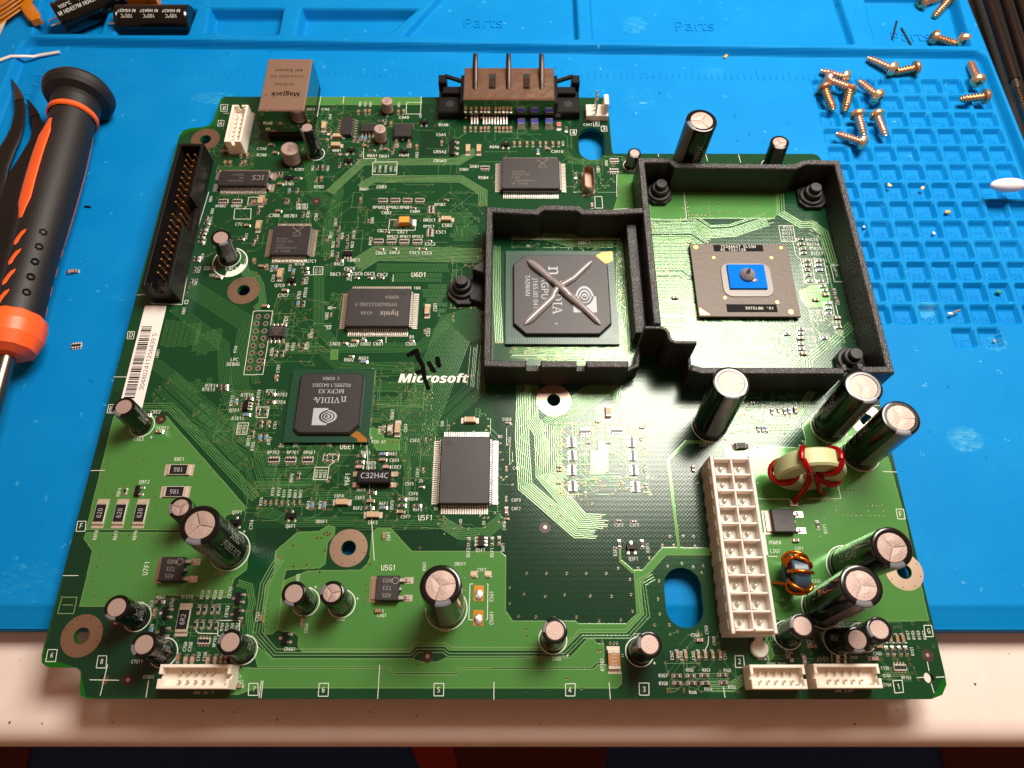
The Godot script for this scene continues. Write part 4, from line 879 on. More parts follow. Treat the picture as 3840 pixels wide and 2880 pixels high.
func silicone_mat() -> void:
	var root := empty("silicone_mat", self, Vector3(113, TABLE_Y, -160))
	tag(root, "blue silicone repair mat with parts trays and a grid of numbered screw pockets", "work mat")
	var x0 := -85.0
	var z0 := -306.0
	var step := 0.6
	var nx := int(396.0 / step) + 1
	var nz := int(289.0 / step) + 1
	var h := PackedFloat32Array()
	h.resize(nx * nz)
	var top := -1.6
	for j in nz:
		var z := z0 + j * step
		for i in nx:
			var x := x0 + i * step
			var zr := -235.6 + 0.0152 * (x - 121.0)
			# signed distance to the sunken work area with rounded corners
			var q := Vector2(absf(x - 117.2) - 189.0 + 4.0, zr - z + 4.0)
			var d := Vector2(maxf(q.x, 0), maxf(q.y, 0)).length() + minf(maxf(q.x, q.y), 0) - 4.0
			var y := lerpf(MAT_Y, top, smoothstep(-0.5, 0.9, d))
			if z > -23.4:
				y = minf(y, MAT_Y - smoothstep(-23.4, -22.2, z) * 0.5 - clampf((z + 22.3) / 5.3, 0, 1) * 1.9)
			if x < -82.0 or x > 308.0:
				y = minf(y, top - smoothstep(0.0, 2.6, maxf(-82.0 - x, x - 308.0)) * 5.9)
			h[j * nx + i] = y
	var trays := [
		[Vector2(-75, -300), Vector2(-69.5, -241.2), Vector2(-42.6, -241.5), Vector2(-41.5, -300)],
		[Vector2(-37.5, -256), Vector2(-36.5, -240.8), Vector2(-8, -240.8), Vector2(-7, -256)],
		[Vector2(-2.2, -256.5), Vector2(-1, -242), Vector2(28, -241.2), Vector2(28, -256.5)],
		[Vector2(35, -256.5), Vector2(35, -240.8), Vector2(72, -241.6), Vector2(83, -256.5)],
		[Vector2(112, -302), Vector2(77, -240.6), Vector2(147.4, -239), Vector2(147.4, -302)],
		[Vector2(152.4, -302), Vector2(152.4, -239), Vector2(256.6, -236.8), Vector2(254.5, -302)],
		[Vector2(266, -268), Vector2(264.6, -236.8), Vector2(302.3, -235.8), Vector2(304.8, -268)],
	]
	for k in trays.size():
		var p := PackedVector2Array(trays[k])
		var lo := Vector2(1e9, 1e9)
		var hi := Vector2(-1e9, -1e9)
		for c in p:
			lo = lo.min(c)
			hi = hi.max(c)
		var deep: float = -6.6 if k < 4 else -4.4 if k < 6 else -6.2
		for j in range(maxi(0, int((lo.y - z0) / step) - 3), mini(nz, int((hi.y - z0) / step) + 4)):
			for i in range(maxi(0, int((lo.x - x0) / step) - 3), mini(nx, int((hi.x - x0) / step) + 4)):
				var d := poly_sd(Vector2(x0 + i * step, z0 + j * step), p)
				var t := smoothstep(0.6, -1.0, d + 0.4)
				if t > 0.0:
					h[j * nx + i] = minf(h[j * nx + i], lerpf(top, deep, t))
	for r in range(1, 15):
		for c in 8:
			if r == 14 and c < 3 or r == 14 and c > 4:
				continue
			var px := 238.0 + c * 8.55 + 3.25 + 0.028 * -r
			var pz := -229.35 + 8.551 * r + 3.2 - 0.028 * c
			for j in range(int((pz - 4.5 - z0) / step), int((pz + 4.5 - z0) / step) + 1):
				for i in range(int((px - 4.5 - x0) / step), int((px + 4.5 - x0) / step) + 1):
					var q := Vector2(absf(x0 + i * step - px) - 3.25, absf(z0 + j * step - pz) - 3.2)
					var d := maxf(q.x, q.y)
					h[j * nx + i] = minf(h[j * nx + i], lerpf(MAT_Y, MAT_Y - 1.8, smoothstep(0.3, -0.4, d)))
	var pts := PackedVector3Array()
	var nor := PackedVector3Array()
	var uv := PackedVector2Array()
	pts.resize(nx * nz); nor.resize(nx * nz); uv.resize(nx * nz)
	var off := Vector3(113, TABLE_Y, -160)
	for j in nz:
		for i in nx:
			var k := j * nx + i
			pts[k] = (Vector3(x0 + i * step, h[k], z0 + j * step) - off) * MM
			var hx := h[j * nx + mini(i + 1, nx - 1)] - h[j * nx + maxi(i - 1, 0)]
			var hz := h[mini(j + 1, nz - 1) * nx + i] - h[maxi(j - 1, 0) * nx + i]
			nor[k] = Vector3(-hx, 2.0 * step, -hz).normalized()
			uv[k] = Vector2(float(i) / nx, float(j) / nz)
	var ix := PackedInt32Array()
	ix.resize((nx - 1) * (nz - 1) * 6)
	var w := 0
	for j in nz - 1:
		for i in nx - 1:
			var a := j * nx + i
			ix[w] = a; ix[w + 1] = a + 1; ix[w + 2] = a + nx
			ix[w + 3] = a + 1; ix[w + 4] = a + nx + 1; ix[w + 5] = a + nx
			w += 6
	var arr := []
	arr.resize(Mesh.ARRAY_MAX)
	arr[Mesh.ARRAY_VERTEX] = pts
	arr[Mesh.ARRAY_NORMAL] = nor
	arr[Mesh.ARRAY_TEX_UV] = uv
	arr[Mesh.ARRAY_INDEX] = ix
	var mesh := ArrayMesh.new()
	mesh.add_surface_from_arrays(Mesh.PRIMITIVE_TRIANGLES, arr)
	# silicone: blue, with pale smudges and lint rubbed into it
	var im := Image.create(1990, 1445, false, Image.FORMAT_RGB8)
	var rm := Image.create(1990, 1445, false, Image.FORMAT_RGB8)
	var blue := Color(0.0, 0.475, 0.745)
	im.fill(blue)
	rng.seed = 9
	var haze := FastNoiseLite.new()
	haze.seed = 3
	haze.frequency = 0.006
	haze.fractal_octaves = 4
	for y in range(0, 1445, 5):
		for x in range(0, 1990, 5):
			var k := haze.get_noise_2d(x, y)
			im.fill_rect(Rect2i(x, y, 5, 5), blue.lerp(Color(0.06, 0.52, 0.77), clampf(k * 0.5 + 0.12, 0.0, 0.4)).darkened(rng.randf() * 0.015))
	for i in 700:
		var c := Vector2i(rng.randi_range(0, 1989), rng.randi_range(0, 1444))
		var s := rng.randi_range(1, 3)
		var col := Color(0.55, 0.72, 0.84) if rng.randf() < 0.75 else Color(0.01, 0.22, 0.42)
		for k in s * 2:
			im.fill_rect(Rect2i(c.x + rng.randi_range(-s, s), c.y + rng.randi_range(-s, s), 1 + s / 2, 1 + s / 2), im.get_pixelv(c).lerp(col, rng.randf_range(0.1, 0.6)))
	# rubbed patches: [x mm, z mm, half length, half height, strength]
	for sm in [[6, -211, 8, 3, 0.5], [258, -72, 5, 4, 0.7], [-12, -30, 9, 6, 0.4], [5, -160, 6, 2, 0.3], [170, -211, 6, 6, 0.35], [171, -251, 5, 5, 0.5], [262, -100, 18, 10, 0.12], [-22, -70, 10, 14, 0.12], [268, -60, 10, 4, 0.15], [258, -118, 3, 3, 0.5], [276, -105, 4, 3, 0.4], [-5, -122, 8, 2, 0.25], [200, -225, 5, 3, 0.3]]:
		for i in int(900 * sm[4] + 60):
			var a := rng.randf() * TAU
			var rr := sqrt(rng.randf())
			var x := int((sm[0] + cos(a) * rr * sm[2] - x0) / 398.0 * 1990.0)
			var y := int((sm[1] + sin(a) * rr * sm[3] - z0) / 289.0 * 1445.0)
			if x > 1 and y > 1 and x < 1980 and y < 1440:
				im.fill_rect(Rect2i(x, y, rng.randi_range(2, 9), rng.randi_range(1, 3)), im.get_pixel(x, y).lerp(Color(0.62, 0.74, 0.82), sm[4] * rng.randf() * 0.2))
	var ms := mat("silicone", Color.WHITE, 0.6, 0.0, 0.22)
	ms.albedo_texture = ImageTexture.create_from_image(im)
	mesh.surface_set_material(0, ms)
	put("sheet", mesh, root)
	var skirt := Geo.new()
	var mp := mat("silicone_plain", blue, 0.6, 0.0, 0.22)
	for e in [[Vector3(x0, 0, -17.2), Vector3(x0 + 395.8, 0, -17.2)], [Vector3(x0 + 395.6, 0, -17.2), Vector3(x0 + 395.6, 0, z0)], [Vector3(x0, 0, z0), Vector3(x0, 0, -17.2)]]:
		var a: Vector3 = e[0] - off
		var b: Vector3 = e[1] - off
		a.y = 0.1; b.y = 0.1
		skirt.quad(a, b, b + Vector3(0, 6.15, 0), a + Vector3(0, 6.15, 0))
	put("edge", solid([skirt, mp]), root)
	# moulded numbers, one in each pocket, and the word Parts in three trays
	var n := Geo.new()
	for r in range(1, 15):
		for c in 8:
			var num := r * 8 - 5 + c
			if r == 14:
				if c < 3 or c > 4:
					continue
				num = 104 + c
			elif r == 1:
				num = 3 + c
			text_raised(n, str(num), 238.0 + c * 8.55 + 3.0, -229.35 + 8.551 * r + 4.3, MAT_Y - 1.8, 2.3, 0.13, off)
	stuff(put("pocket_numbers", solid([n, mp]), root))
	for s in [[109, -251.5, -4.4], [195, -250, -4.4], [283, -246.5, -6.2]]:
		var g := Geo.new()
		text_raised(g, "Parts", s[0], s[1], s[2], 5.2, 0.3, off)
		put("raised_word", solid([g, mp]), root)
	var rl := Geo.new()
	for i in 130:
		var l := 5.5 if i % 10 == 0 else 4.0 if i % 5 == 0 else 2.8
		var x := -62.5 + i * 2.54
		rl.box(Vector3(x, MAT_Y + 0.06, -223.0 - l / 2.0 + 0.0105 * (x - 20.0)) - off, Vector3(0.32, 0.2, l))
	for i in 60:
		var l := 5.0 if i % 10 == 0 else 3.4 if i % 5 == 0 else 2.2
		rl.box(Vector3(-62.0 + i * 0.05 - l / 2.0, MAT_Y + 0.06, -222.0 + i * 1.0) - off, Vector3(l, 0.2, 0.22))
	text_raised(rl, "1", -66.5, -221.5, MAT_Y, 2.0, 0.15, off)
	text_raised(rl, "2", -66.5, -201.0, MAT_Y, 2.0, 0.15, off)
	text_raised(rl, "3", -66.5, -193.0, MAT_Y, 2.0, 0.15, off)
	stuff(put("ruler_marks", solid([rl, mp]), root))


func text_raised(g: Geo, s: String, x: float, z: float, y: float, cap_h: float, thick: float, off: Vector3) -> void:
	var t: PackedVector2Array = text_tris(s, "sans")[0]
	var k := cap_h / 0.715
	var edges := {}
	var pts := []
	for p in t:
		pts.append(Vector3(x + p.x * k, y + thick, z - p.y * k) - off)
	for i in range(0, pts.size(), 3):
		var a: Vector3 = pts[i]
		var b: Vector3 = pts[i + 1]
		var c: Vector3 = pts[i + 2]
		if (b - a).cross(c - a).y < 0.0:
			var q := b
			b = c
			c = q
		g.tri(a, b, c)
		for e in [[a, b], [b, c], [c, a]]:
			var key: Vector3 = (e[0] + e[1]).snapped(Vector3.ONE * 0.001)
			if edges.has(key):
				edges.erase(key)
			else:
				edges[key] = e
	for e in edges.values():
		var d := Vector3(0, -thick - 0.05, 0)
		g.quad(e[0] + d, e[1] + d, e[1], e[0])


# ---------------------------------------------------------------- the board's artwork
var art: Image
var relief: Image
var gloss: Image
const TONES := [[Color(0.33, 0.53, 0.30), 190], [Color(0.45, 0.60, 0.39), 205]]


func tx(x: float) -> float:
	return (x - TEX_X0) / TEX_W * TEX_PX


func tz(z: float) -> float:
	return (z - TEX_Z0) / TEX_W * TEX_PX


func dab(x: float, y: float, w: float, c: Color, hgt: int, shine := -1.0) -> void:
	var k := maxi(1, int(round(w)))
	var r := Rect2i(int(round(x - k * 0.5)), int(round(y - k * 0.5)), k, k)
	art.fill_rect(r, c)
	relief.fill_rect(r, Color8(hgt, hgt, hgt))
	if shine >= 0.0:
		gloss.fill_rect(r, Color(shine, shine, shine))


func stroke(a: Vector2, b: Vector2, w: float, c: Color, hgt: int, shine := -1.0) -> void:
	var d := b - a
	var n := maxi(1, int(ceil(maxf(absf(d.x), absf(d.y)))))
	for i in n + 1:
		var p := a + d * (float(i) / n)
		dab(p.x, p.y, w, c, hgt, shine)


func area(poly: PackedVector2Array, c: Color, hgt: int, shine := -1.0) -> void:
	var lo := 1e9
	var hi := -1e9
	for p in poly:
		lo = minf(lo, p.y)
		hi = maxf(hi, p.y)
	for y in range(maxi(0, int(lo)), mini(art.get_height() - 1, int(hi)) + 1):
		var xs := []
		var j := poly.size() - 1
		for i in poly.size():
			var a := poly[i]
			var b := poly[j]
			if (a.y > y + 0.5) != (b.y > y + 0.5):
				xs.append(a.x + (y + 0.5 - a.y) / (b.y - a.y) * (b.x - a.x))
			j = i
		xs.sort()
		for k in range(0, xs.size() - 1, 2):
			var x := int(round(xs[k]))
			var r := Rect2i(x, y, int(round(xs[k + 1])) - x, 1)
			if r.size.x > 0:
				art.fill_rect(r, c)
				relief.fill_rect(r, Color8(hgt, hgt, hgt))
				if shine >= 0.0:
					gloss.fill_rect(r, Color(shine, shine, shine))


# colour alone: the weave's relief stays
func tint(poly: PackedVector2Array, c: Color) -> void:
	var keep := relief
	relief = Image.create(TEX_PX, art.get_height(), false, Image.FORMAT_RGB8)
	area(poly, c, 0)
	relief = keep


func via(p: Vector2, r := 2.6) -> void:
	for y in range(-4, 5):
		for x in range(-4, 5):
			var d := Vector2(x, y).length()
			if d <= r:
				dab(p.x + x, p.y + y, 1, Color(0.52, 0.44, 0.30) if d > r - 1.5 else Color(0.03, 0.05, 0.03), 225 if d > r - 1.5 else 60, 0.5 if d > r - 1.5 else -1.0)


func pts_of(s: String) -> PackedVector2Array:
	var out := PackedVector2Array()
	for t in s.strip_edges().split(" ", false):
		var c := t.split(",")
		out.append(Vector2(tx(float(c[0])), tz(float(c[1]))))
	return out


func artwork() -> void:
	var ph := int(TEX_D / TEX_W * TEX_PX) + 1
	art = Image.create(TEX_PX, ph, false, Image.FORMAT_RGB8)
	relief = Image.create(TEX_PX, ph, false, Image.FORMAT_RGB8)
	gloss = Image.create(TEX_PX, ph, false, Image.FORMAT_RGB8)
	var dark := Color(0.055, 0.245, 0.135)
	art.fill(dark)
	gloss.fill(Color(0.12, 0.12, 0.12))
	# the glass weave under the mask
	var weave := Image.create(64, 64, false, Image.FORMAT_RGB8)
	for y in 64:
		for x in 64:
			var k := int(110 + 20 * sin(x * TAU / 4.571) * sin(y * TAU / 4.571) + 26 * sin(x * TAU / 9.142) * sin(y * TAU / 9.142) + 8 * sin(y * TAU / 12.8))
			weave.set_pixel(x, y, Color8(k, k, k))
	for y in range(0, ph, 64):
		for x in range(0, TEX_PX, 64):
			relief.blit_rect(weave, Rect2i(0, 0, 64, 64), Vector2i(x, y))
	# bare laminate at the notched corners
	for s in BARE:
		area(pts_of(s), Color(0.03, 0.36, 0.08), 100)
	for s in PLANES:
		tint(pts_of(s), Color(0.045, 0.20, 0.122))
	var pour := Color(0.305, 0.53, 0.27)
	for s in POURS:
		var p := pts_of(s)
		area(p, pour, 205, 0.28)
		for i in p.size():
			stroke(p[i], p[(i + 1) % p.size()], 1.6, Color(0.43, 0.58, 0.34), 205)
	rng.seed = 77
	for s in BUNDLES:
		var f: PackedStringArray = s.split("|")
		var h := f[0].split(" ")
		var path := pts_of(f[1])
		var n := int(h[0])
		var pitch := float(h[1]) / TEX_W * TEX_PX
		var tone: Array = TONES[int(h[3])]
		for k in n:
			var o := (k - (n - 1) * 0.5) * pitch
			if n > 8 and rng.randf() < 0.07:
				continue
			var prev := Vector2()
			for i in path.size():
				var d1 := (path[i] - path[maxi(i - 1, 0)]).normalized() if i > 0 else (path[1] - path[0]).normalized()
				var d2 := (path[mini(i + 1, path.size() - 1)] - path[i]).normalized() if i < path.size() - 1 else d1
				var n1 := Vector2(-d1.y, d1.x)
				var n2 := Vector2(-d2.y, d2.x)
				var q := path[i] + (n1 + n2) / maxf(0.35, 1.0 + n1.dot(n2)) * o
				if i == 0 and n > 6:
					q -= d1 * rng.randf_range(-6, 10)
				if i == path.size() - 1 and n > 6:
					q += d1 * rng.randf_range(-10, 10)
				if i > 0:
					stroke(prev, q, float(h[2]), tone[0], tone[1], 0.22)
				if (i == 0 or i == path.size() - 1) and rng.randf() < 0.35:
					via(q, 2.3)
				prev = q
	for s in SERPS:
		var f: PackedStringArray = s.split("|")
		var c := pts_of(f[1])
		var lo := c[0].min(c[1])
		var hi := c[0].max(c[1])
		var along := f[0] == "x"
		var band := 15.0
		var y := lo.y if along else lo.x
		var y_end := hi.y if along else hi.x
		while y < y_end:
			var x := (lo.x if along else lo.y) + rng.randf_range(0, 20)
			var x_end := (hi.x if along else hi.y) - rng.randf_range(0, 20)
			var up := false
			while x < x_end:
				var a := Vector2(x, y + (0.0 if up else band * 0.72))
				var b := Vector2(x, y + (band * 0.72 if up else 0.0))
				var d := Vector2(x + 4.0, b.y)
				if not along:
					a = Vector2(a.y, a.x); b = Vector2(b.y, b.x); d = Vector2(d.y, d.x)
				stroke(a, b, 1.3, TONES[0][0], 195, 0.3)
				stroke(b, d, 1.3, TONES[0][0], 195, 0.3)
				up = not up
				x += 4.0
			y += band
	for s in ROUTES:
		var f: PackedStringArray = s.split("|")
		var c := pts_of(f[1])
		var lo := c[0].min(c[1])
		var hi := c[0].max(c[1])
		for k in int(f[0]):
			var p := Vector2(rng.randf_range(lo.x, hi.x), rng.randf_range(lo.y, hi.y)).snapped(Vector2(4, 4))
			via(p, 2.5)
			var dir := rng.randi_range(0, 7)
			for q in rng.randi_range(1, 4):
				var e := p + Vector2(cos(dir * PI / 4), sin(dir * PI / 4)) * rng.randf_range(8, 55)
				e = e.clamp(lo, hi)
				stroke(p, e, 1.4, TONES[k % 2][0], 195, 0.3)
				p = e
				dir += [-1, 1, 0][rng.randi_range(0, 2)]
			if k % 3:
				via(p, 2.5)
	for k in VIAS.size():
		for p in pts_of(VIAS[k]):
			if k in [2, 4, 5, 7]:
				for y in range(-2, 3):
					for x in range(-2, 3):
						var d := Vector2(x, y).length()
						if d < 2.3:
							dab(p.x + x, p.y + y, 1, Color(0.42, 0.50, 0.28) if d > 1.2 else Color(0.04, 0.06, 0.03), 220 if d > 1.2 else 70)
			else:
				via(p, 3.0)
	# dust and dried flux on the mask
	for i in 1500:
		var p := Vector2i(rng.randi_range(4, TEX_PX - 6), rng.randi_range(4, ph - 6))
		var c := art.get_pixelv(p)
		art.fill_rect(Rect2i(p, Vector2i(rng.randi_range(1, 2), rng.randi_range(1, 2))), c.lerp(Color(0.62, 0.64, 0.56), rng.randf_range(0.1, 0.5)))
	for i in 60:
		var q := Vector2(rng.randf_range(60, TEX_PX - 60), rng.randf_range(60, ph - 60))
		var e := Vector2(rng.randf_range(-30, 30), rng.randf_range(-30, 30))
		for k in 40:
			var p := Vector2i(q + e * (k / 40.0))
			art.set_pixelv(p, art.get_pixelv(p).lerp(Color(0.55, 0.60, 0.50), 0.22))
	var bm := mat("board_top", Color.WHITE, 0.17, 0.0, 0.5)
	bm.albedo_texture = ImageTexture.create_from_image(art)
	bm.heightmap_enabled = true
	bm.heightmap_texture = ImageTexture.create_from_image(relief)
	bm.heightmap_scale = 0.006
	bm.metallic = 1.0
	bm.metallic_texture = ImageTexture.create_from_image(gloss)
	bm.metallic_texture_channel = BaseMaterial3D.TEXTURE_CHANNEL_RED
	bm.texture_repeat = false


# the laminate: top and bottom sheets cut in strips through the hole centres, and walls round the outline and the holes
func laminate() -> void:
	var outline := PackedVector2Array(OUTLINE)
	var holes := []
	for s in HOLES:
		var d: PackedStringArray = s.split(" ")
		if d[0] == "slot":
			holes.append(round_rect(float(d[1]), float(d[2]), float(d[3]), float(d[4]), float(d[3]) / 2, 10))
		else:
			holes.append(circle(float(d[1]), float(d[2]), float(d[3]), 28))
	var cuts := [-5.0, 240.0]
	for s in HOLES:
		cuts.append(float(s.split(" ")[1]) + 0.013)
	cuts.sort()
	var top := Geo.new()
	var under := Geo.new()
	for i in cuts.size() - 1:
		if cuts[i + 1] - cuts[i] < 0.02:
			continue
		var strip := PackedVector2Array([Vector2(cuts[i], -220), Vector2(cuts[i], 10), Vector2(cuts[i + 1], 10), Vector2(cuts[i + 1], -220)])
		var left := Geometry2D.intersect_polygons(outline, strip)
		for h in holes:
			var next: Array[PackedVector2Array] = []
			for p in left:
				next.append_array(Geometry2D.clip_polygons(p, h))
			left = next
		for p in left:
			top.cap(p, 0.0, true)
			under.cap(p, -1.6, false)
	for p in top.v:
		top.u.append(Vector2((p.x - TEX_X0) / TEX_W, (p.z - TEX_Z0) / TEX_W * TEX_PX / art.get_height()))
	var wall := Geo.new()
	for k in holes.size() + 1:
		var p: PackedVector2Array = outline if k == 0 else holes[k - 1]
		for i in p.size():
			var a := p[i]
			var b := p[(i + 1) % p.size()]
			wall.quad(Vector3(a.x, -1.6, a.y), Vector3(b.x, -1.6, b.y), Vector3(b.x, 0, b.y), Vector3(a.x, 0, a.y))
	put("laminate", solid([top, m.board_top, wall, m.fr4_edge, under, m.fr4_edge]), board)


# ---------------------------------------------------------------- soldered parts
var kinds := {}


func end_caps(g: Geo, l: float, w: float, h: float, wrap_len: float, pad: float) -> void:
	for s in [-1.0, 1.0]:
		g.slab(rect(s * (l / 2 - wrap_len / 2), 0, wrap_len, w), 0.02, h, minf(0.08, h * 0.2))
		# pad and the solder fillet climbing the end
		var x0 := float(s) * l / 2
		var x1 := float(s) * (l / 2 + pad)
		var y := h * 0.75
		var z := w / 2
		var a := [Vector3(x0, y, -z), Vector3(x0, y, z), Vector3(lerpf(x0, x1, 0.45), h * 0.25, z * 1.02), Vector3(lerpf(x0, x1, 0.45), h * 0.25, -z * 1.02), Vector3(x1, 0.03, z * 1.05), Vector3(x1, 0.03, -z * 1.05)]
		if s > 0:
			g.quad(a[0], a[1], a[2], a[3])
			g.quad(a[3], a[2], a[4], a[5])
		else:
			g.quad(a[1], a[0], a[3], a[2])
			g.quad(a[2], a[3], a[5], a[4])
		g.box(Vector3(s * (l / 2 + pad * 0.35), 0.02, 0), Vector3(pad * 0.9, 0.03, w * 1.15))


func chip_part(l: float, w: float, h: float, body: Material, top: Material, wrap_len: float, pad: float) -> ArrayMesh:
	var e := Geo.new()
	end_caps(e, l, w, h, wrap_len, pad)
	var b := Geo.new()
	b.slab(rect(0, 0, l - wrap_len * 2 + 0.02, w - 0.03), 0.02, h - 0.03, 0.03)
	var t := Geo.new()
	if top != null:
		t.slab(rect(0, 0, l - wrap_len * 2 - 0.04, w - 0.1), h - 0.05, h + 0.015, 0.02)
	return solid([e, m.solder, b, body, t, top])


func make_kinds() -> void:
	kinds.r = ["resistor", chip_part(1.6, 0.85, 0.5, m.ceramic_white, m.resistor_black, 0.28, 0.5)]
	kinds.b = ["resistor", chip_part(1.6, 0.85, 0.5, m.ceramic_white, m.resistor_blue, 0.28, 0.5)]
	kinds.c = ["ceramic_capacitor", chip_part(1.6, 0.85, 0.8, m.tan, null, 0.32, 0.5)]
	kinds.P = ["ceramic_capacitor", chip_part(1.7, 0.95, 0.85, m.pink, null, 0.36, 0.5)]
	kinds.d = ["ceramic_capacitor", chip_part(1.0, 0.55, 0.5, m.tan, null, 0.24, 0.4)]
	kinds.F = ["ferrite_bead", chip_part(2.6, 2.7, 2.1, m.ferrite_blue, null, 0.3, 0.6)]
	kinds.X = ["fuse", chip_part(2.0, 1.6, 1.2, m.coral, null, 0.35, 0.9)]
	kinds.T = ["tantalum_capacitor", chip_part(3.6, 2.4, 2.3, m.tantalum, null, 0.2, 2.0)]
	kinds.L = ["ferrite_bead", chip_part(2.0, 1.25, 1.0, m.tin, null, 0.45, 0.8)]
	kinds.D = ["diode", chip_part(2.8, 1.7, 1.2, m.black_plastic, null, 0.15, 1.0)]
	# resistor pack: four resistors in one body
	var e := Geo.new()
	var b := Geo.new()
	var t := Geo.new()
	b.slab(rect(0, 0, 3.2, 1.5), 0.05, 0.5, 0.04)
	t.slab(rect(0, 0, 3.0, 0.85), 0.5, 0.56, 0.03)
	for i in 4:
		for s in [-1.0, 1.0]:
			e.slab(rect(-1.2 + i * 0.8, s * 0.66, 0.46, 0.42), 0.02, 0.56, 0.05)
			e.slab(rect(-1.2 + i * 0.8, s * 1.08, 0.42, 0.5), 0.01, 0.16, 0.06)
	kinds.p = ["resistor_pack", solid([e, m.solder, b, m.ceramic_white, t, m.resistor_black])]


func leg_geo(g: Geo, at: Vector3, out: Vector3, w: float, reach: float, high: float, foot: float) -> void:
	# a gull-wing lead: shoulder, slope, foot
	var s := Vector3(-out.z, 0, out.x) * w * 0.5
	var p := [at + Vector3(0, high, 0), at + out * reach * 0.3 + Vector3(0, high, 0), at + out * reach * 0.55 + Vector3(0, 0.18, 0), at + out * (reach * 0.55 + foot) + Vector3(0, 0.14, 0)]
	for i in 3:
		g.quad(p[i] - s, p[i] + s, p[i + 1] + s, p[i + 1] - s)
		var d := Vector3(0, -0.14, 0)
		g.quad(p[i] + s, p[i] + s + d, p[i + 1] + s + d, p[i + 1] + s)
		g.quad(p[i] - s + d, p[i] - s, p[i + 1] - s, p[i + 1] - s + d)
	g.quad(p[3] - s, p[3] + s, p[3] + s + Vector3(0, -0.14, 0), p[3] - s + Vector3(0, -0.14, 0))
	# solder pad
	g.box(at + out * (reach * 0.55 + foot * 0.62) + Vector3(0, 0.025, 0), Vector3(absf(out.x) * foot * 1.7 + absf(out.z) * w * 1.35, 0.05, absf(out.z) * foot * 1.7 + absf(out.x) * w * 1.35))


func surface_mount() -> void:
	make_kinds()
	var k_n := 0
	for s in PARTS:
		for e in s.split(";"):
			var f: PackedStringArray = e.split(" ")
			var at := Vector3(float(f[1]), 0.0, float(f[2]))
			var turn := float(f[3])
			var k := f[0]
			k_n += 1
			var jig := (k_n * 37 % 11 - 5) * 0.35
			if kinds.has(k):
				put(kinds[k][0], kinds[k][1], board, at, turn + jig)
				continue
			var o := empty({"K": "large_ceramic_capacitor", "R": "power_resistor", "q": "transistor", "s": "small_logic_chip", "S": "filter_array", "M": "empty_solder_pad", "H": "thermistor"}[k], board, at, turn)
			if k in ["K", "R", "H"]:
				var l: float = {"K": 3.2, "R": 6.3, "H": 4.6}[k]
				var w: float = {"K": 1.6, "R": 3.1, "H": 3.1}[k]
				var hh: float = {"K": 1.3, "R": 0.6, "H": 1.1}[k]
				var wl: float = {"K": 0.5, "R": 0.65, "H": 0.8}[k]
				if not kinds.has(k + "0"):
					var b := Geo.new()
					b.slab(rect(0, 0, l - wl * 2 + 0.02, w - 0.04), 0.03, hh - 0.03, 0.06)
					var top := Geo.new()
					if k == "R":
						top.slab(rect(0, 0, l - wl * 2 - 0.1, w - 0.3), hh - 0.05, hh + 0.02, 0.02)
					kinds[k + "0"] = ["", solid([b, {"K": m.tan_light, "R": m.ceramic_white, "H": m.thermistor}[k], top, m.resistor_black])]
					var t := Geo.new()
					t.slab(rect(l / 2 - wl / 2, 0, wl, w), 0.02, hh, 0.09)
					t.slab(rect(l / 2 + 0.45, 0, 1.1, w * 1.08), 0.005, 0.05, 0.0)
					t.quad(Vector3(l / 2, hh * 0.7, -w / 2), Vector3(l / 2, hh * 0.7, w / 2), Vector3(l / 2 + 0.35, 0.06, w / 2), Vector3(l / 2 + 0.35, 0.06, -w / 2))
					kinds[k + "1"] = ["", solid([t, m.terminal])]
				put("body", kinds[k + "0"][1], o)
				put("terminal", kinds[k + "1"][1], o)
				put("terminal", kinds[k + "1"][1], o, Vector3.ZERO, 180)
				if k != "K":
					var code: String = f[4]
					var p := Geo.new()
					write(p, code, 0, 0, hh + 0.03, w * 0.42, 180.0 if k == "R" and turn == 0 else 0.0, "mono", 0.86)
					put("marking", solid([p, m.logo_grey]), o)
			elif k == "q":
				var b := Geo.new()
				b.slab(rect(0, 0, 2.9, 1.35), 0.15, 1.0, 0.1)
				put("body", solid([b, m.black_plastic]), o)
				for l in [[-0.95, 1], [0.95, 1], [0.0, -1]]:
					var g := Geo.new()
					leg_geo(g, Vector3(l[0], 0, l[1] * 0.6), Vector3(0, 0, l[1]), 0.5, 0.9, 0.45, 0.45)
					put("lead", solid([g, m.solder]), o)
			elif k == "s":
				var b := Geo.new()
				b.slab(rect(0, 0, 2.9, 1.6), 0.12, 1.05, 0.1)
				put("body", solid([b, m.black_plastic]), o)
				for i in 3:
					for z in [-1, 1]:
						var g := Geo.new()
						leg_geo(g, Vector3(-0.95 + i * 0.95, 0, z * 0.75), Vector3(0, 0, z), 0.45, 0.8, 0.5, 0.4)
						put("lead", solid([g, m.solder]), o)
			elif k == "S":
				var b := Geo.new()
				b.slab(rect(0, 0, 7.6, 1.5), 0.1, 1.0, 0.1)
				put("body", solid([b, m.black_plastic]), o)
				for i in 3:
					var g := Geo.new()
					leg_geo(g, Vector3(-2.6 + i * 2.6, 0, 0.7), Vector3(0, 0, 1), 0.9, 1.2, 0.5, 0.6)
					put("lead", solid([g, m.solder]), o)
			elif k == "M":
				var g := Geo.new()
				g.slab(rect(0, 0, 4.0, 2.7), 0.0, 0.05, 0.0)
				put("pad", solid([g, m.gold]), o)
				var b := Geo.new()
				b.ball(Vector3(-0.5, 0.02, 0), Vector3(1.5, 0.35, 1.2), 14, 8)
				put("solder_blob", solid([b, m.solder]), o)


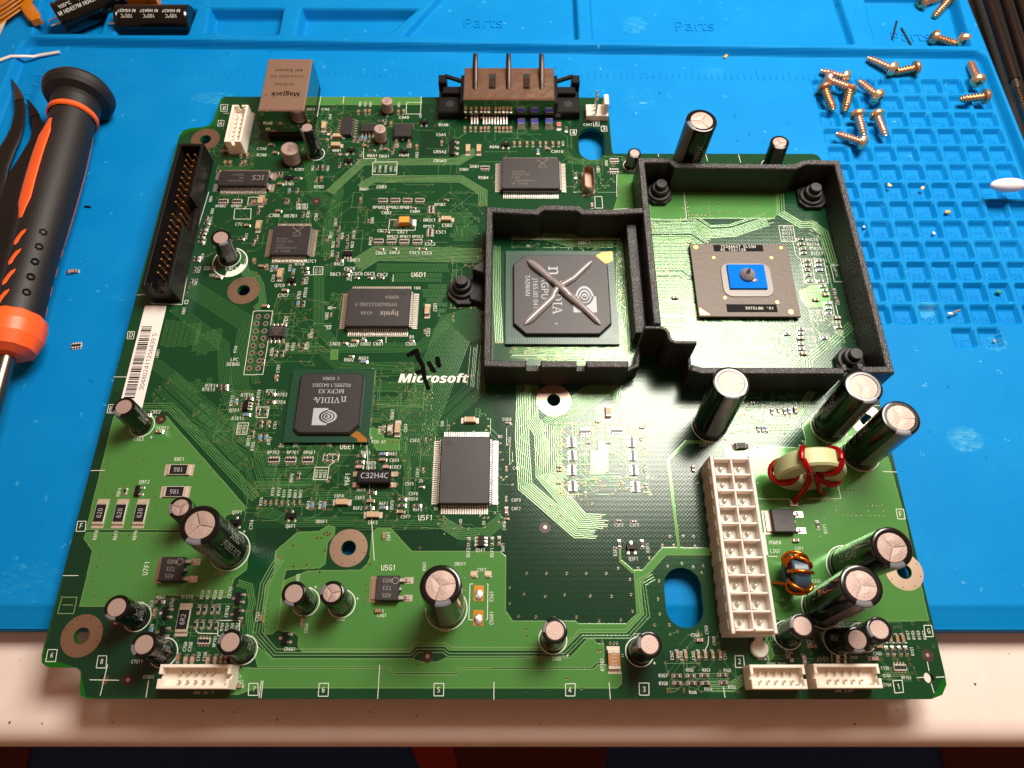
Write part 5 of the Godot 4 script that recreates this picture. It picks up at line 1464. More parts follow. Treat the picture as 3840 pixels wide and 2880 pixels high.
func eight_pin(called: String, at: Vector3, turn: float, l: float, w: float, pins: int, text: Array) -> void:
	var o := empty(called, board, at, turn)
	var b := Geo.new()
	b.slab(rect(0, 0, l, w), 0.15, 1.6, 0.14)
	put("body", solid([b, m.epoxy]), o)
	var pitch := 1.27
	for i in pins:
		for s in [-1, 1]:
			var g := Geo.new()
			leg_geo(g, Vector3((i - (pins - 1) * 0.5) * pitch, 0, s * w * 0.47), Vector3(0, 0, s), 0.45, 1.3, 0.8, 0.7)
			put("lead", solid([g, m.solder]), o)
	if text.size():
		var p := Geo.new()
		for i in text.size():
			write(p, text[i], 0, -w * 0.26 + i * w * 0.26, 1.61, 0.6, 0.0, "sans", 0.95)
		put("marking", solid([p, m.print_faint]), o)


func flat_pack(called: String, at: Vector3, w: float, d: float, nx: int, nz: int, h := 2.6, span := 1.6) -> Node3D:
	var o := empty(called, board, at)
	var b := Geo.new()
	var p := chamfered(0, 0, w, d, 0.5)
	b.slab(p, h * 0.5, h, 0.25)
	b.slab(chamfered(0, 0, w - 0.2, d - 0.2, 0.5), 0.25, h * 0.5)
	put("body", solid([b, m.epoxy]), o)
	var g := Geo.new()
	for i in nx:
		var x := (i - (nx - 1) * 0.5) * (w - 1.5) / (nx - 1)
		for s in [-1, 1]:
			leg_geo(g, Vector3(x, 0, s * (d / 2 - 0.1)), Vector3(0, 0, s), (w - 1.5) / (nx - 1) * 0.5, span, h * 0.5, 1.0)
	for i in nz:
		var z := (i - (nz - 1) * 0.5) * (d - 1.5) / maxi(1, nz - 1)
		for s in [-1, 1]:
			leg_geo(g, Vector3(s * (w / 2 - 0.1), 0, z), Vector3(s, 0, 0), (d - 1.5) / maxi(1, nz - 1) * 0.5, span, h * 0.5, 1.0)
	stuff(put("leads", solid([g, m.solder]), o))
	return o


func dimple(o: Node3D, x: float, z: float, y: float, r: float) -> void:
	var g := Geo.new()
	g.slab(circle(x, z, r, 20), y - 0.3, y + 0.006)
	ring(g, x, z, r, r + 0.12, y + 0.004, 20)
	put("index_mark", solid([g, m.epoxy_dark]), o)


# a spiral eye on a square, as printed on the two large chips; u runs right, v up, in units of the square's side
func eye_logo(g: Geo, hollow: Geo, at: Vector3, s: float, turn: float) -> void:
	var a := deg_to_rad(turn)
	var rx := Vector3(cos(a), 0, sin(a)) * s
	var uy := Vector3(sin(a), 0, -cos(a)) * s
	var fill := func(geo: Geo, list: Array, lift: float) -> void:
		var p := PackedVector2Array(list)
		var t := Geometry2D.triangulate_polygon(p)
		for i in range(0, t.size(), 3):
			var q := []
			for k in 3:
				q.append(at + rx * p[t[i + k]].x + uy * p[t[i + k]].y + Vector3(0, lift, 0))
			if (q[1] - q[0]).cross(q[2] - q[0]).y < 0:
				geo.tri(q[0], q[2], q[1])
			else:
				geo.tri(q[0], q[1], q[2])
	fill.call(g, [Vector2(-0.08, -0.5), Vector2(-0.08, 0.5), Vector2(0.72, 0.5), Vector2(0.72, -0.5)], 0.0)
	# the eye: pale arcs left of the square's edge, the same arcs cut out of the square to its right
	for ringset in [[0.52, 0.40, 0.09], [0.33, 0.25, 0.075], [0.15, 0.12, 0.07]]:
		for half in 2:
			var outer := []
			var inner := []
			for i in 17:
				var t := PI / 2 + PI * i / 16.0 if half == 0 else -PI / 2 + PI * i / 16.0
				var sx: float = ringset[0] * (1.0 if half == 0 else 0.88)
				var pinch := 1.0 - 0.18 * absf(cos(t)) * absf(sin(t))
				outer.append(Vector2(-0.08 + cos(t) * sx, sin(t) * ringset[1] * pinch))
				inner.append(Vector2(-0.08 + cos(t) * (sx - ringset[2] * 1.3), sin(t) * (ringset[1] - ringset[2]) * pinch))
			inner.reverse()
			fill.call(g if half == 0 else hollow, outer + inner, 0.01 + 0.004 * half)


func dpak(at: Vector3, turn: float, text: Array, called := "voltage_regulator") -> void:
	var o := empty(called, board, at, turn)
	var b := Geo.new()
	b.slab(rect(0.3, 0, 6.1, 6.4), 0.1, 2.3, 0.18)
	put("body", solid([b, m.epoxy]), o)
	var t := Geo.new()
	t.slab(rect(-3.4, 0, 1.6, 5.4), 0.06, 0.6, 0.06)
	t.slab(rect(-3.2, 0, 3.0, 6.6), 0.0, 0.06, 0.0)
	put("heat_tab", solid([t, m.pad_tin]), o)
	for z in [-2.28, 2.28]:
		var g := Geo.new()
		g.slab(rect(3.9, z, 1.4, 1.0), 0.55, 0.95, 0.08)
		g.box(Vector3(4.8, 0.5, z), Vector3(0.9, 0.35, 0.9), Basis(Vector3(0, 0, 1), -0.7))
		g.slab(rect(5.5, z, 1.5, 0.9), 0.06, 0.35, 0.08)
		g.slab(rect(5.6, z, 2.4, 1.7), 0.0, 0.05, 0.0)
		put("lead", solid([g, m.solder]), o)
	var s := Geo.new()
	s.slab(rect(3.6, 0, 0.7, 0.8), 0.55, 0.95, 0.08)
	put("cut_lead", solid([s, m.solder]), o)
	if text.size():
		var p := Geo.new()
		for i in text.size():
			write(p, text[i], 0.2, 1.9 - i * 1.9, 2.31, 1.05, 180, "sans", 1.0)
		if text.size() > 2:
			ring(p, 2.3, -1.9, 0.75, 0.9, 2.31, 20)
		put("marking", solid([p, m.print_grey]), o)
	else:
		dimple(o, 0.2, 0.1, 2.3, 0.55)


func electrolytic(at: Vector3, d: float, h: float, lean: Vector2, stripe: float, vent: int, silver := false) -> void:
	var o := empty("electrolytic_capacitor", board, at)
	var up := Vector3(lean.x, h, lean.y).normalized()
	var side := up.cross(Vector3(0, 0, 1)).normalized()
	o.basis = Basis(up.cross(Vector3(0, 0, 1)).normalized(), up, side.cross(up).normalized())
	var r := d / 2
	var body := Geo.new()
	if silver:
		var base := Geo.new()
		base.slab(chamfered(0, 0, d * 1.05, d * 1.05, d * 0.18), 0.05, 0.6, 0.05)
		put("base", solid([base, m.black_plastic]), o)
		body.lathe([Vector2(r * 0.97, 0.6), Vector2(r * 0.97, 1.1), Vector2(r * 0.9, 1.3), Vector2(r * 0.97, 1.6), Vector2(r * 0.97, h - 0.3), Vector2(r * 0.9, h - 0.05), Vector2(r * 0.82, h), Vector2(0, h)], 28)
		put("can", solid([body, m.aluminium]), o)
		var k := Geo.new()
		write(k, "22", 0, -d * 0.12, h + 0.01, d * 0.2, 0, "sans")
		write(k, "4T", 0, d * 0.16, h + 0.01, d * 0.2, 0, "sans")
		put("marking", solid([k, m.ink]), o)
		for s in [-1.0, 1.0]:
			var l := Geo.new()
			l.slab(rect(0, s * (d * 0.55 + 0.3), 0.8, 1.3), 0.0, 0.2, 0.05)
			put("lead", solid([l, m.solder]), o)
		return
	var prof := [Vector2(r * 0.9, 0.15), Vector2(r, 0.5), Vector2(r, h * 0.07), Vector2(r * 0.95, h * 0.07 + 0.35), Vector2(r * 0.95, h * 0.07 + 0.6), Vector2(r, h * 0.07 + 0.95), Vector2(r, h - 0.55), Vector2(r * 0.985, h - 0.25), Vector2(r * 0.93, h - 0.06), Vector2(r * 0.86, h), Vector2(r * 0.73, h), Vector2(r * 0.70, h - 0.12)]
	body.lathe(prof, 40)
	put("sleeve", solid([body, m.sleeve]), o)
	var st := Geo.new()
	var sp := []
	for q in prof.slice(5, 11):
		sp.append(q + Vector2(0.025, 0.02))
	var half := 0.42 if d > 8 else 0.5
	st.lathe(sp, 8, Transform3D(), deg_to_rad(stripe) - half, deg_to_rad(stripe) + half)
	put("polarity_stripe", solid([st, m.sleeve_grey]), o)
	var dash := Geo.new()
	for i in (3 if d > 8 else 2):
		var y := h * (0.25 + 0.25 * i)
		for q in [[-0.09, 0.09, -0.9, -0.75], [-0.09, 0.09, 0.75, 0.9]]:
			var a0: float = deg_to_rad(stripe) + q[0]
			var a1: float = deg_to_rad(stripe) + q[1]
			dash.lathe([Vector2(r + 0.05, y + q[2]), Vector2(r + 0.05, y + q[3])], 3, Transform3D(), a0, a1)
	put("stripe_marks", solid([dash, m.sleeve]), o)
	var w := Geo.new()
	for k in 4:
		var a: float = deg_to_rad(stripe) + [PI * 0.55, PI * 1.42, PI * 0.9, PI * 1.15][k]
		if d > 8:
			wrap_text(w, ["M H0437", "105°C", "105°C", "M H0437"][k], r + 0.03, a, h * 0.5, r * 0.42)
			wrap_text(w, "6.3V 3300µF", r + 0.03, a + 0.6, h * 0.48, r * 0.36)
		else:
			wrap_text(w, ["100µF", "105°C", "16V", "100µF"][k], r + 0.03, a, h * 0.48, r * 0.42)
	# letters round the shoulder
	put("print", solid([w, m.sleeve_print]), o)
	var tp := Geo.new()
	var rt := r * 0.715
	var hh := h - 0.12
	var n := 3 if vent == 3 else 4
	if vent == 0:
		tp.lathe([Vector2(rt, hh), Vector2(rt * 0.95, hh + 0.03), Vector2(0, hh + 0.03)], 32)
	else:
		# scored lid: sectors that each bulge and tilt a little
		for k in n:
			var a0 := TAU * k / n + deg_to_rad(stripe) + 0.5
			var a1 := a0 + TAU / n
			var rise := 0.06 + 0.07 * fmod(k * 0.618 + at.x * 0.37, 1.0)
			for i in 8:
				var t0 := lerpf(a0, a1, i / 8.0)
				var t1 := lerpf(a0, a1, (i + 1) / 8.0)
				var c := Vector3(0, hh + 0.02, 0)
				var lift := 0.28 * (fmod(k * 1.37 + at.z * 0.61 + at.x, 1.0) - 0.35) * r / 5.0
				var b0 := Vector3(cos(t0) * rt, hh + lift * i / 8.0, sin(t0) * rt)
				var b1 := Vector3(cos(t1) * rt, hh + lift * (i + 1) / 8.0, sin(t1) * rt)
				var m0 := (c + b0) * 0.5 + Vector3(0, rise * sin(PI * i / 8.0), 0)
				var m1 := (c + b1) * 0.5 + Vector3(0, rise * sin(PI * (i + 1) / 8.0), 0)
				tp.tri(c, m1, m0)
				tp.quad(m0, m1, b1, b0)
	put("lid", solid([tp, m.aluminium]), o)
	if vent != 0:
		var sc := Geo.new()
		for k in n:
			var a := TAU * k / n + deg_to_rad(stripe) + 0.5
			sc.bar(Vector3(cos(a) * rt * 0.06, hh + 0.045, sin(a) * rt * 0.06), Vector3(cos(a) * rt * 0.92, hh + 0.02, sin(a) * rt * 0.92), 0.16 * r / 5.0 + 0.06, 0.05)
		put("vent_scores", solid([sc, m.score]), o)


func header(called: String, at: Vector3, turn: float, l: float, w: float, h: float, nx: int, pitch: float) -> void:
	# white shrouded header with two rows of pins, keyed at its ends
	var o := empty(called, board, at, turn)
	var g := Geo.new()
	var t := 0.75
	g.slab(rect(0, 0, l, w), 0.1, 3.4)
	for s in [-1.0, 1.0]:
		g.slab(rect(0, s * (w / 2 - t / 2), l, t), 3.4, h, 0.12)
		for q in [-1.0, 1.0]:
			g.slab(rect(s * (l / 2 - t / 2), q * (w / 2 - t - (w / 2 - t - 0.55) / 2), t, w / 2 - t - 0.55), 3.4, h, 0.1)
		g.slab(rect(s * (l / 2 - t / 2), 0, t, 1.1), 3.4, h * 0.68, 0.05)
	g.slab(rect(l / 2 - 1.5, w / 2 - t - 0.25, 0.7, 0.5), 1.4, h - 0.2, 0.05)
	put("shroud", solid([g, m.nylon]), o)
	for i in nx:
		for z in [-pitch / 2, pitch / 2]:
			var p := Geo.new()
			p.slab(rect(0, 0, 0.5, 0.5), 3.3, h * 0.8, 0.18)
			put("pin", solid([p, m.tin]), o, Vector3((i - (nx - 1) * 0.5) * pitch, 0, z))


func rivet(o: Node3D, at: Vector3) -> void:
	var g := Geo.new()
	g.lathe([Vector2(4.1, 0.0), Vector2(4.1, 0.9), Vector2(3.8, 1.3), Vector2(3.0, 1.35), Vector2(2.9, 3.0), Vector2(2.6, 3.4), Vector2(2.0, 3.45), Vector2(1.95, 4.9), Vector2(1.75, 5.25), Vector2(0, 5.3)], 28)
	put("push_rivet", solid([g, m.rubber]), o, at)


func wall_run(g: Geo, pts: Array, thick: float, y0: float, y1: float, bevel := 0.25) -> void:
	# a wall of even thickness along a polyline, mitred at its corners
	var k := pts.size()
	var l := PackedVector2Array()
	var r := PackedVector2Array()
	for i in k:
		var d1: Vector2 = (pts[i] - pts[maxi(i - 1, 0)]).normalized() if i > 0 else (pts[1] - pts[0]).normalized()
		var d2: Vector2 = (pts[mini(i + 1, k - 1)] - pts[i]).normalized() if i < k - 1 else d1
		var mi := (d1.orthogonal() + d2.orthogonal()) / maxf(0.4, 1.0 + d1.dot(d2)) * thick / 2
		l.append(pts[i] + mi)
		r.append(pts[i] - mi)
	r.reverse()
	g.slab(l + r, y0, y1, bevel)


func brackets() -> void:
	var o := empty("heatsink_bracket", board)
	tag(o, "black plastic double frame around the two large processor chips")
	var g := Geo.new()
	var H := 12.0
	# the larger frame
	wall_run(g, [Vector2(164.1, -101.6), Vector2(164.1, -164.6), Vector2(173.8, -164.6), Vector2(175.6, -162.4), Vector2(215.2, -162.0), Vector2(219.0, -164.0), Vector2(229.5, -163.8), Vector2(229.9, -86.6), Vector2(221.5, -86.6)], 2.2, 0.2, H, 0.3)
	wall_run(g, [Vector2(216.6, -86.2), Vector2(175.6, -86.2), Vector2(172.6, -87.2)], 2.1, 0.2, H, 0.3)
	wall_run(g, [Vector2(221.6, -86.6), Vector2(221.4, -88.6)], 1.6, 0.2, H, 0.2)
	wall_run(g, [Vector2(216.6, -86.2), Vector2(216.8, -88.4)], 1.6, 0.2, H, 0.2)
	# the smaller frame on its left
	wall_run(g, [Vector2(163.2, -143.8), Vector2(153.8, -143.0), Vector2(143.7, -143.0), Vector2(142.1, -144.5), Vector2(130.7, -144.7), Vector2(128.8, -142.9), Vector2(121, -143.4), Vector2(113.6, -143.9), Vector2(113.8, -88.5), Vector2(120.5, -88.2), Vector2(125.0, -88.2)], 2.2, 0.2, H, 0.3)
	g.slab(rect(127.1, -88.2, 4.4, 2.0), 0.2, H - 2.8, 0.2)
	wall_run(g, [Vector2(129.2, -88.2), Vector2(139.6, -88.2)], 2.2, 0.2, H, 0.3)
	g.slab(rect(141.0, -88.2, 3.0, 2.0), 0.2, H - 2.8, 0.2)
	wall_run(g, [Vector2(142.4, -88.2), Vector2(154.6, -88.2)], 2.2, 0.2, H, 0.3)
	# ledge beside the shared wall
	g.slab(rect(159.9, -122.4, 3.2, 42.0), 0.2, 7.0, 0.2)
	g.slab(rect(162.2, -123.0, 1.6, 38.0), 0.2, 2.0, 0.1)
	# the taller stepped fin at the front of the shared wall
	wall_run(g, [Vector2(159.0, -97.6), Vector2(163.6, -97.6), Vector2(165.0, -97.1), Vector2(165.7, -96.0), Vector2(165.9, -94.2), Vector2(166.5, -93.2), Vector2(167.8, -92.7), Vector2(173.6, -92.7)], 1.05, 0.2, 17.0, 0.25)
	wall_run(g, [Vector2(154.0, -88.4), Vector2(158.0, -90.4), Vector2(159.2, -97.0)], 1.2, 0.2, 7.0, 0.2)
	wall_run(g, [Vector2(173.1, -92.5), Vector2(173.1, -87.0)], 1.0, 0.2, 9.0, 0.2)
	put("frame", solid([g, m.frame_black]), o)
	for e in [chamfered(171.6, -159.8, 8.6, 9.0, 2.2), chamfered(224.2, -158.4, 9.4, 9.6, 2.2), chamfered(224.6, -93.4, 9.0, 10.0, 2.2), chamfered(105.6, -119.8, 10.4, 10.0, 3.2)]:
		var ear := Geo.new()
		ear.slab(e, 0.05, 1.5, 0.2)
		put("mounting_ear", solid([ear, m.rubber]), o)
	var arm := Geo.new()
	arm.slab(PackedVector2Array([Vector2(108.5, -125.4), Vector2(107.2, -119.0), Vector2(107.6, -116.0), Vector2(113.2, -114.2), Vector2(113.2, -126.8)]), 0.05, 2.6, 0.25)
	arm.slab(PackedVector2Array([Vector2(108.4, -124.8), Vector2(108.4, -123.6), Vector2(113.2, -121.8), Vector2(113.2, -127.4)]), 2.5, 8.0, 0.25)
	put("side_arm", solid([arm, m.rubber]), o)
	for p in [Vector3(171.6, 1.2, -159.6), Vector3(223.8, 1.2, -158.2), Vector3(224.4, 1.2, -94.8), Vector3(105.0, 1.4, -120.6)]:
		rivet(o, p)
	var pin := Geo.new()
	for q in [Vector2(194, -86.2), Vector2(113.9, -131), Vector2(114.0, -104), Vector2(114.0, -90.5), Vector2(134.4, -88.2)]:
		ring(pin, q.x, q.y, 0.75, 0.9, H + 0.01, 16)
	put("ejector_marks", solid([pin, m.black_plastic]), o)


func big_chips() -> void:
	# graphics chip with two worms of thermal paste
	var o := empty("graphics_chip", board, Vector3(136.6, 0, -118.1))
	var s := Geo.new()
	s.slab(rect(0, 0, 35.6, 35.0), 0.4, 1.1, 0.05)
	put("substrate", solid([s, m.substrate_green]), o)
	var b := Geo.new()
	b.slab(chamfered(0.1, -0.2, 30.8, 29.8, 3.9), 1.1, 2.5, 0.35)
	put("moulding", solid([b, m.epoxy]), o)
	var c := Geo.new()
	var cp := PackedVector2Array([Vector2(12.0, -15.6), Vector2(14.2, -17.0), Vector2(17.4, -17.2), Vector2(17.5, -13.8), Vector2(15.8, -12.9), Vector2(14.2, -12.4)])
	c.slab(cp, 1.1, 1.125)
	put("corner_pad", solid([c, m.gold]), o)
	var tr := Geo.new()
	for i in 44:
		var x := -16.8 + i * 0.78
		tr.box(Vector3(x, 1.11, 16.2), Vector3(0.24, 0.02, 2.0))
		if absf(x) < 14:
			tr.box(Vector3(16.6, 1.11, x), Vector3(1.7, 0.02, 0.24))
		for q in [-16.9, -16.1]:
			tr.slab(circle(x, q, 0.16, 6), 1.1, 1.13)
			tr.slab(circle(-16.6 + (q + 16.1) * 0.9, x, 0.16, 6), 1.1, 1.13)
	stuff(put("bond_traces", solid([tr, m.substrate_trace]), o))
	var p := Geo.new()
	write(p, "VIDIA", -1.4, 1.4, 2.52, 3.0, 90, "serif", 1.05)
	write(p, "n", -1.9, -8.7, 2.52, 4.2, 90, "serif", 1.0)
	write(p, "®", -1.9, 11.0, 2.52, 0.9, 90, "sans")
	write(p, "XGPU B", -5.2, -0.5, 2.52, 2.2, 90, "sans", 1.1)
	write(p, "J165.00 0413", -8.2, 0.6, 2.52, 1.5, 90, "sans", 1.05)
	write(p, "TAIWAN", -10.7, -3.0, 2.52, 1.5, 90, "sans", 1.05)
	var hollow := Geo.new()
	eye_logo(p, hollow, Vector3(7.4, 2.52, 1.6), 7.4, 90)
	put("marking", solid([p, m.logo_grey, hollow, m.epoxy]), o)
	var w1 := Geo.new()
	var w2 := Geo.new()
	var a := []
	var ra := []
	for i in 25:
		var t := i / 24.0
		a.append(Vector3(lerpf(-10.6, 11.8, t) + sin(t * 9.0) * 0.35, 2.75 + (0.55 if t > 0.36 and t < 0.55 else 0.1 * sin(t * 11)), lerpf(-12.8, 11.0, t) + sin(t * 7.0 + 1.0) * 0.4))
		ra.append((1.2 + 0.3 * sin(t * 13.0) * 0.6) * clampf(minf(t, 1.0 - t) * 14.0 + 0.25, 0.0, 1.0))
	w1.tube(a, ra, 12)
	var a2 := []
	var ra2 := []
	for i in 25:
		var t := i / 24.0
		var z := lerpf(-12.4, 11.4, t)
		var x := lerpf(10.4, -11.6, t)
		if t > 0.3 and t < 0.6:
			x -= sin((t - 0.3) / 0.3 * PI) * 1.6
		a2.append(Vector3(x, 2.72, z))
		ra2.append((0.95 + 0.5 * t) * clampf(minf(t, 1.0 - t) * 14.0 + 0.2, 0.0, 1.0))
	w2.tube(a2, ra2, 12)
	put("thermal_paste", solid([w1, m.paste]), o)
	put("thermal_paste", solid([w2, m.paste]), o)
	# processor: brown substrate, bare blue die
	o = empty("processor", board, Vector3(196.0, 0, -124.2))
	s = Geo.new()
	s.slab(rect(0, 0, 32.2, 27.8), 0.7, 1.7, 0.06)
	put("substrate", solid([s, m.substrate_brown]), o)
	var u := Geo.new()
	u.slab(round_rect(0.9, 0.3, 16.4, 13.0, 3.0), 1.7, 1.95, 0.2)
	put("underfill", solid([u, m.underfill]), o)
	var d := Geo.new()
	d.slab(rect(0.9, -0.6, 12.0, 9.2), 1.9, 2.6, 0.06)
	put("die", solid([d, m.die_blue]), o)
	var ps := Geo.new()
	ps.lathe([Vector2(2.4, 2.58), Vector2(2.5, 2.9), Vector2(2.3, 3.5), Vector2(1.6, 4.2), Vector2(0.8, 4.7), Vector2(0.45, 5.3), Vector2(0.3, 6.2), Vector2(0.05, 6.9)], 20, Transform3D(Basis(Vector3(0, 0, 1), 0.1), Vector3(1.2, 0, -0.9)))
	ps.ball(Vector3(2.9, 2.66, 0.9), Vector3(1.2, 0.25, 0.8))
	put("thermal_paste", solid([ps, m.paste]), o)
	for q in [[-0.2, -12.2, 16.4, 2.6], [1.0, 10.9, 16.0, 2.9]]:
		var st := Geo.new()
		st.slab(rect(q[0], q[1], q[2], q[3]), 1.7, 1.74)
		put("label_strip", solid([st, m.strip_black]), o)
	p = Geo.new()
	write(p, "7324A637 SL5SN", -0.2, -12.8, 1.75, 1.0, 0, "mono", 1.0)
	write(p, "KC 733/128", -2.0, -11.5, 1.75, 1.0, 0, "mono", 1.0)
	write(p, "INTEL®© '01", 3.4, 10.9, 1.75, 0.95, 0, "mono", 1.05)
	put("marking", solid([p, m.print_white]), o)
	var gd := Geo.new()
	for q in [[-14.2, -12.6, 0.75], [14.0, -12.4, 0.5], [-8.8, -8.4, 0.5], [9.4, 8.6, 0.55], [-7.0, 7.0, 0.5], [10.2, -8.4, 0.5], [13.2, 12.2, 0.8]]:
		gd.slab(circle(q[0], q[1], q[2], 12), 1.7, 1.73)
	gd.slab(PackedVector2Array([Vector2(-15.6, 13.3), Vector2(-12.6, 13.3), Vector2(-15.6, 10.8)]), 1.7, 1.73)
	put("gold_marks", solid([gd, m.gold]), o)
	# media chip at the middle left
	o = empty("media_chip", board, Vector3(66.7, 0, -79.9))
	s = Geo.new()
	s.slab(rect(0, 0, 25.0, 23.6), 0.4, 1.0, 0.05)
	put("substrate", solid([s, m.substrate_green]), o)
	b = Geo.new()
	b.slab(PackedVector2Array([Vector2(-9.6, -9.2), Vector2(-7.6, -10.2), Vector2(7.6, -10.2), Vector2(9.6, -9.2), Vector2(9.6, 6.8), Vector2(7.0, 9.5), Vector2(-8.0, 9.5), Vector2(-9.6, 8.0)]), 1.0, 2.3, 0.5)
	put("moulding", solid([b, m.epoxy]), o)
	c = Geo.new()
	c.slab(PackedVector2Array([Vector2(7.0, 9.6), Vector2(8.6, 8.2), Vector2(9.6, 8.6), Vector2(11.9, 10.6), Vector2(12.1, 11.6), Vector2(9.4, 11.6), Vector2(9.0, 10.6)]), 1.0, 1.025)
	put("corner_pad", solid([c, m.gold]), o)
	p = Geo.new()
	write(p, "C  KOREA", -0.2, -8.2, 2.32, 1.0, 180, "sans")
	write(p, "FG2995.1 0433D3", 0.2, -6.0, 2.32, 1.1, 180, "sans", 0.95)
	write(p, "MCPX X3", 0.3, -4.0, 2.32, 1.35, 180, "sans", 1.05)
	write(p, "VIDIA", -0.6, -1.1, 2.32, 1.8, 180, "serif", 1.05)
	write(p, "n", 4.3, -1.2, 2.32, 2.3, 180, "serif")
	write(p, "®", -4.4, -1.4, 2.32, 0.7, 180, "sans")
	hollow = Geo.new()
	eye_logo(p, hollow, Vector3(-0.4, 2.32, 4.2), 5.4, 180)
	put("marking", solid([p, m.logo_grey, hollow, m.epoxy]), o)
	dimple(o, 6.8, 6.6, 2.3, 0.45)


func flat_chips() -> void:
	var o := flat_pack("memory_chip", Vector3(78.8, 0, -113.0), 20.0, 14.0, 30, 20)
	var p := Geo.new()
	write(p, "KOREA", 4.0, -3.6, 2.62, 1.15, 180, "mono", 0.9)
	write(p, "HY5DU283222AQ-5", -0.9, -0.9, 2.62, 1.25, 180, "mono", 0.85)
	write(p, "hynix", 3.6, 2.4, 2.62, 1.7, 180, "bold", 0.95)
	write(p, "434A", -3.6, 2.2, 2.62, 1.25, 180, "mono", 0.9)
	put("marking", solid([p, m.print_grey]), o)
	dimple(o, 7.6, -4.9, 2.6, 0.95)
	o = flat_pack("memory_chip", Vector3(107.6, 0, -59.5), 14.2, 20.0, 20, 30)
	dimple(o, -4.8, -7.8, 2.6, 0.85)
	p = Geo.new()
	write(p, "W7CD9402U0", -5.9, 3.8, 2.62, 0.8, 90, "sans")
	put("marking", solid([p, m.epoxy_dark]), o)
	o = flat_pack("audio_codec_chip", Vector3(47.3, 0, -139.3), 12.4, 12.0, 25, 25, 1.8, 1.3)
	p = Geo.new()
	xlogo(p, Vector3(1.9, 1.82, -4.0), 1.9)
	write(p, "XBOX", 1.9, -1.8, 1.82, 0.7, 0, "sans", 1.25)
	write(p, "Xyclops", -2.7, -0.6, 1.82, 0.75, 0, "mono")
	write(p, "XC1202-002", -1.7, 0.7, 1.82, 0.75, 0, "mono")
	write(p, "A-A02", -3.2, 2.0, 1.82, 0.75, 0, "mono")
	write(p, "DA9ECN0509.R1", -0.8, 3.2, 1.82, 0.75, 0, "mono")
	write(p, "AA TAIWAN", -2.0, 4.5, 1.82, 0.75, 0, "mono")
	put("marking", solid([p, m.print_faint]), o)
	dimple(o, 4.9, -4.9, 1.8, 0.4)
	o = flat_pack("video_encoder_chip", Vector3(127.4, 0, -167.4), 20.2, 13.8, 30, 20)
	p = Geo.new()
	xlogo(p, Vector3(4.2, 2.62, -4.6), 2.0)
	write(p, "XBOX", 4.2, -2.4, 2.62, 0.7, 0, "sans", 1.3)
	for i in 5:
		write(p, ["Xcalibur", "XC2003-003", "A-A02", "DA74CD0444.1", "AA TAIWAN"][i], [-4.2, -3.4, -5.2, -1.6, -3.8][i], -0.6 + i * 1.35, 2.62, 0.85, 0, "mono")
	put("marking", solid([p, m.print_faint]), o)
	o = flat_pack("clock_chip", Vector3(27.6, 0, -165.2), 17.0, 6.6, 28, 2, 2.2, 1.4)
	p = Geo.new()
	write(p, "ICS", 5.2, -0.2, 2.22, 2.2, 180, "bold", 0.9)
	write(p, "1AA4304CAA", -2.2, 1.3, 2.22, 0.7, 180, "mono")
	write(p, "0432", -0.6, 0.0, 2.22, 0.7, 180, "mono")
	write(p, "159921AF", -1.8, -1.4, 2.22, 0.7, 180, "mono")
	put("marking", solid([p, m.print_faint]), o)
	eight_pin("serial_memory_chip", Vector3(47.6, 0, -104.9), 0, 5.0, 3.9, 4, ["ATMEL430", "24C02N", "SI27"])
	eight_pin("audio_amplifier_chip", Vector3(60.9, 0, -190.2), 90, 8.7, 3.9, 7, [])
	eight_pin("audio_switch_chip", Vector3(68.6, 0, -189.4), 0, 5.0, 3.9, 4, [])
	dpak(Vector3(29.6, 0, -31.7), 0, ["435", "T23", "N03"])
	dpak(Vector3(87.7, 0, -26.8), 0, ["435", "T23", "N03"])
	dpak(Vector3(195.6, 0, -45.0), 0, [])
	dpak(Vector3(81.6, 0, -187.8), -90, [])
	# crystals
	o = empty("crystal", board, Vector3(81.9, 0, -57.4))
	var b := Geo.new()
	b.slab(rect(0, 0, 9.6, 4.0), 0.6, 2.6, 0.35)
	put("body", solid([b, m.black_plastic]), o)
	for q in [[-5.4, -1.4], [5.4, -1.4], [-5.2, 1.8], [5.2, 1.8]]:
		b = Geo.new()
		b.slab(rect(q[0], q[1], 2.2, 1.6), 0.02, 0.35, 0.1)
		put("terminal", solid([b, m.pad_tin]), o)
	p = Geo.new()
	write(p, "C32H4C", 0.2, -0.2, 2.62, 1.6, 0, "sans", 1.0)
	put("marking", solid([p, m.logo_grey]), o)
	o = empty("crystal_can", board, Vector3(147.6, 0, -165.0))
	b = Geo.new()
	b.slab(round_rect(0, 0, 4.6, 11.2, 2.3, 8), 0.05, 0.6, 0.1)
	b.slab(round_rect(0, 0, 3.8, 10.4, 1.9, 8), 0.6, 3.6, 0.4)
	put("can", solid([b, m.jack_tin]), o)


func xlogo(g: Geo, at: Vector3, s: float) -> void:
	g.bar(at + Vector3(-s, 0, -s * 0.7), at + Vector3(s * 0.7, 0, s * 0.8), 0.22, 0.02)
	g.bar(at + Vector3(s, 0.003, -s * 0.7), at + Vector3(-s * 0.7, 0.003, s * 0.8), 0.22, 0.02)
	g.bar(at + Vector3(s * 0.2, 0.005, -s * 0.72), at + Vector3(s * 1.1, 0.005, -s * 0.74), 0.14, 0.02)


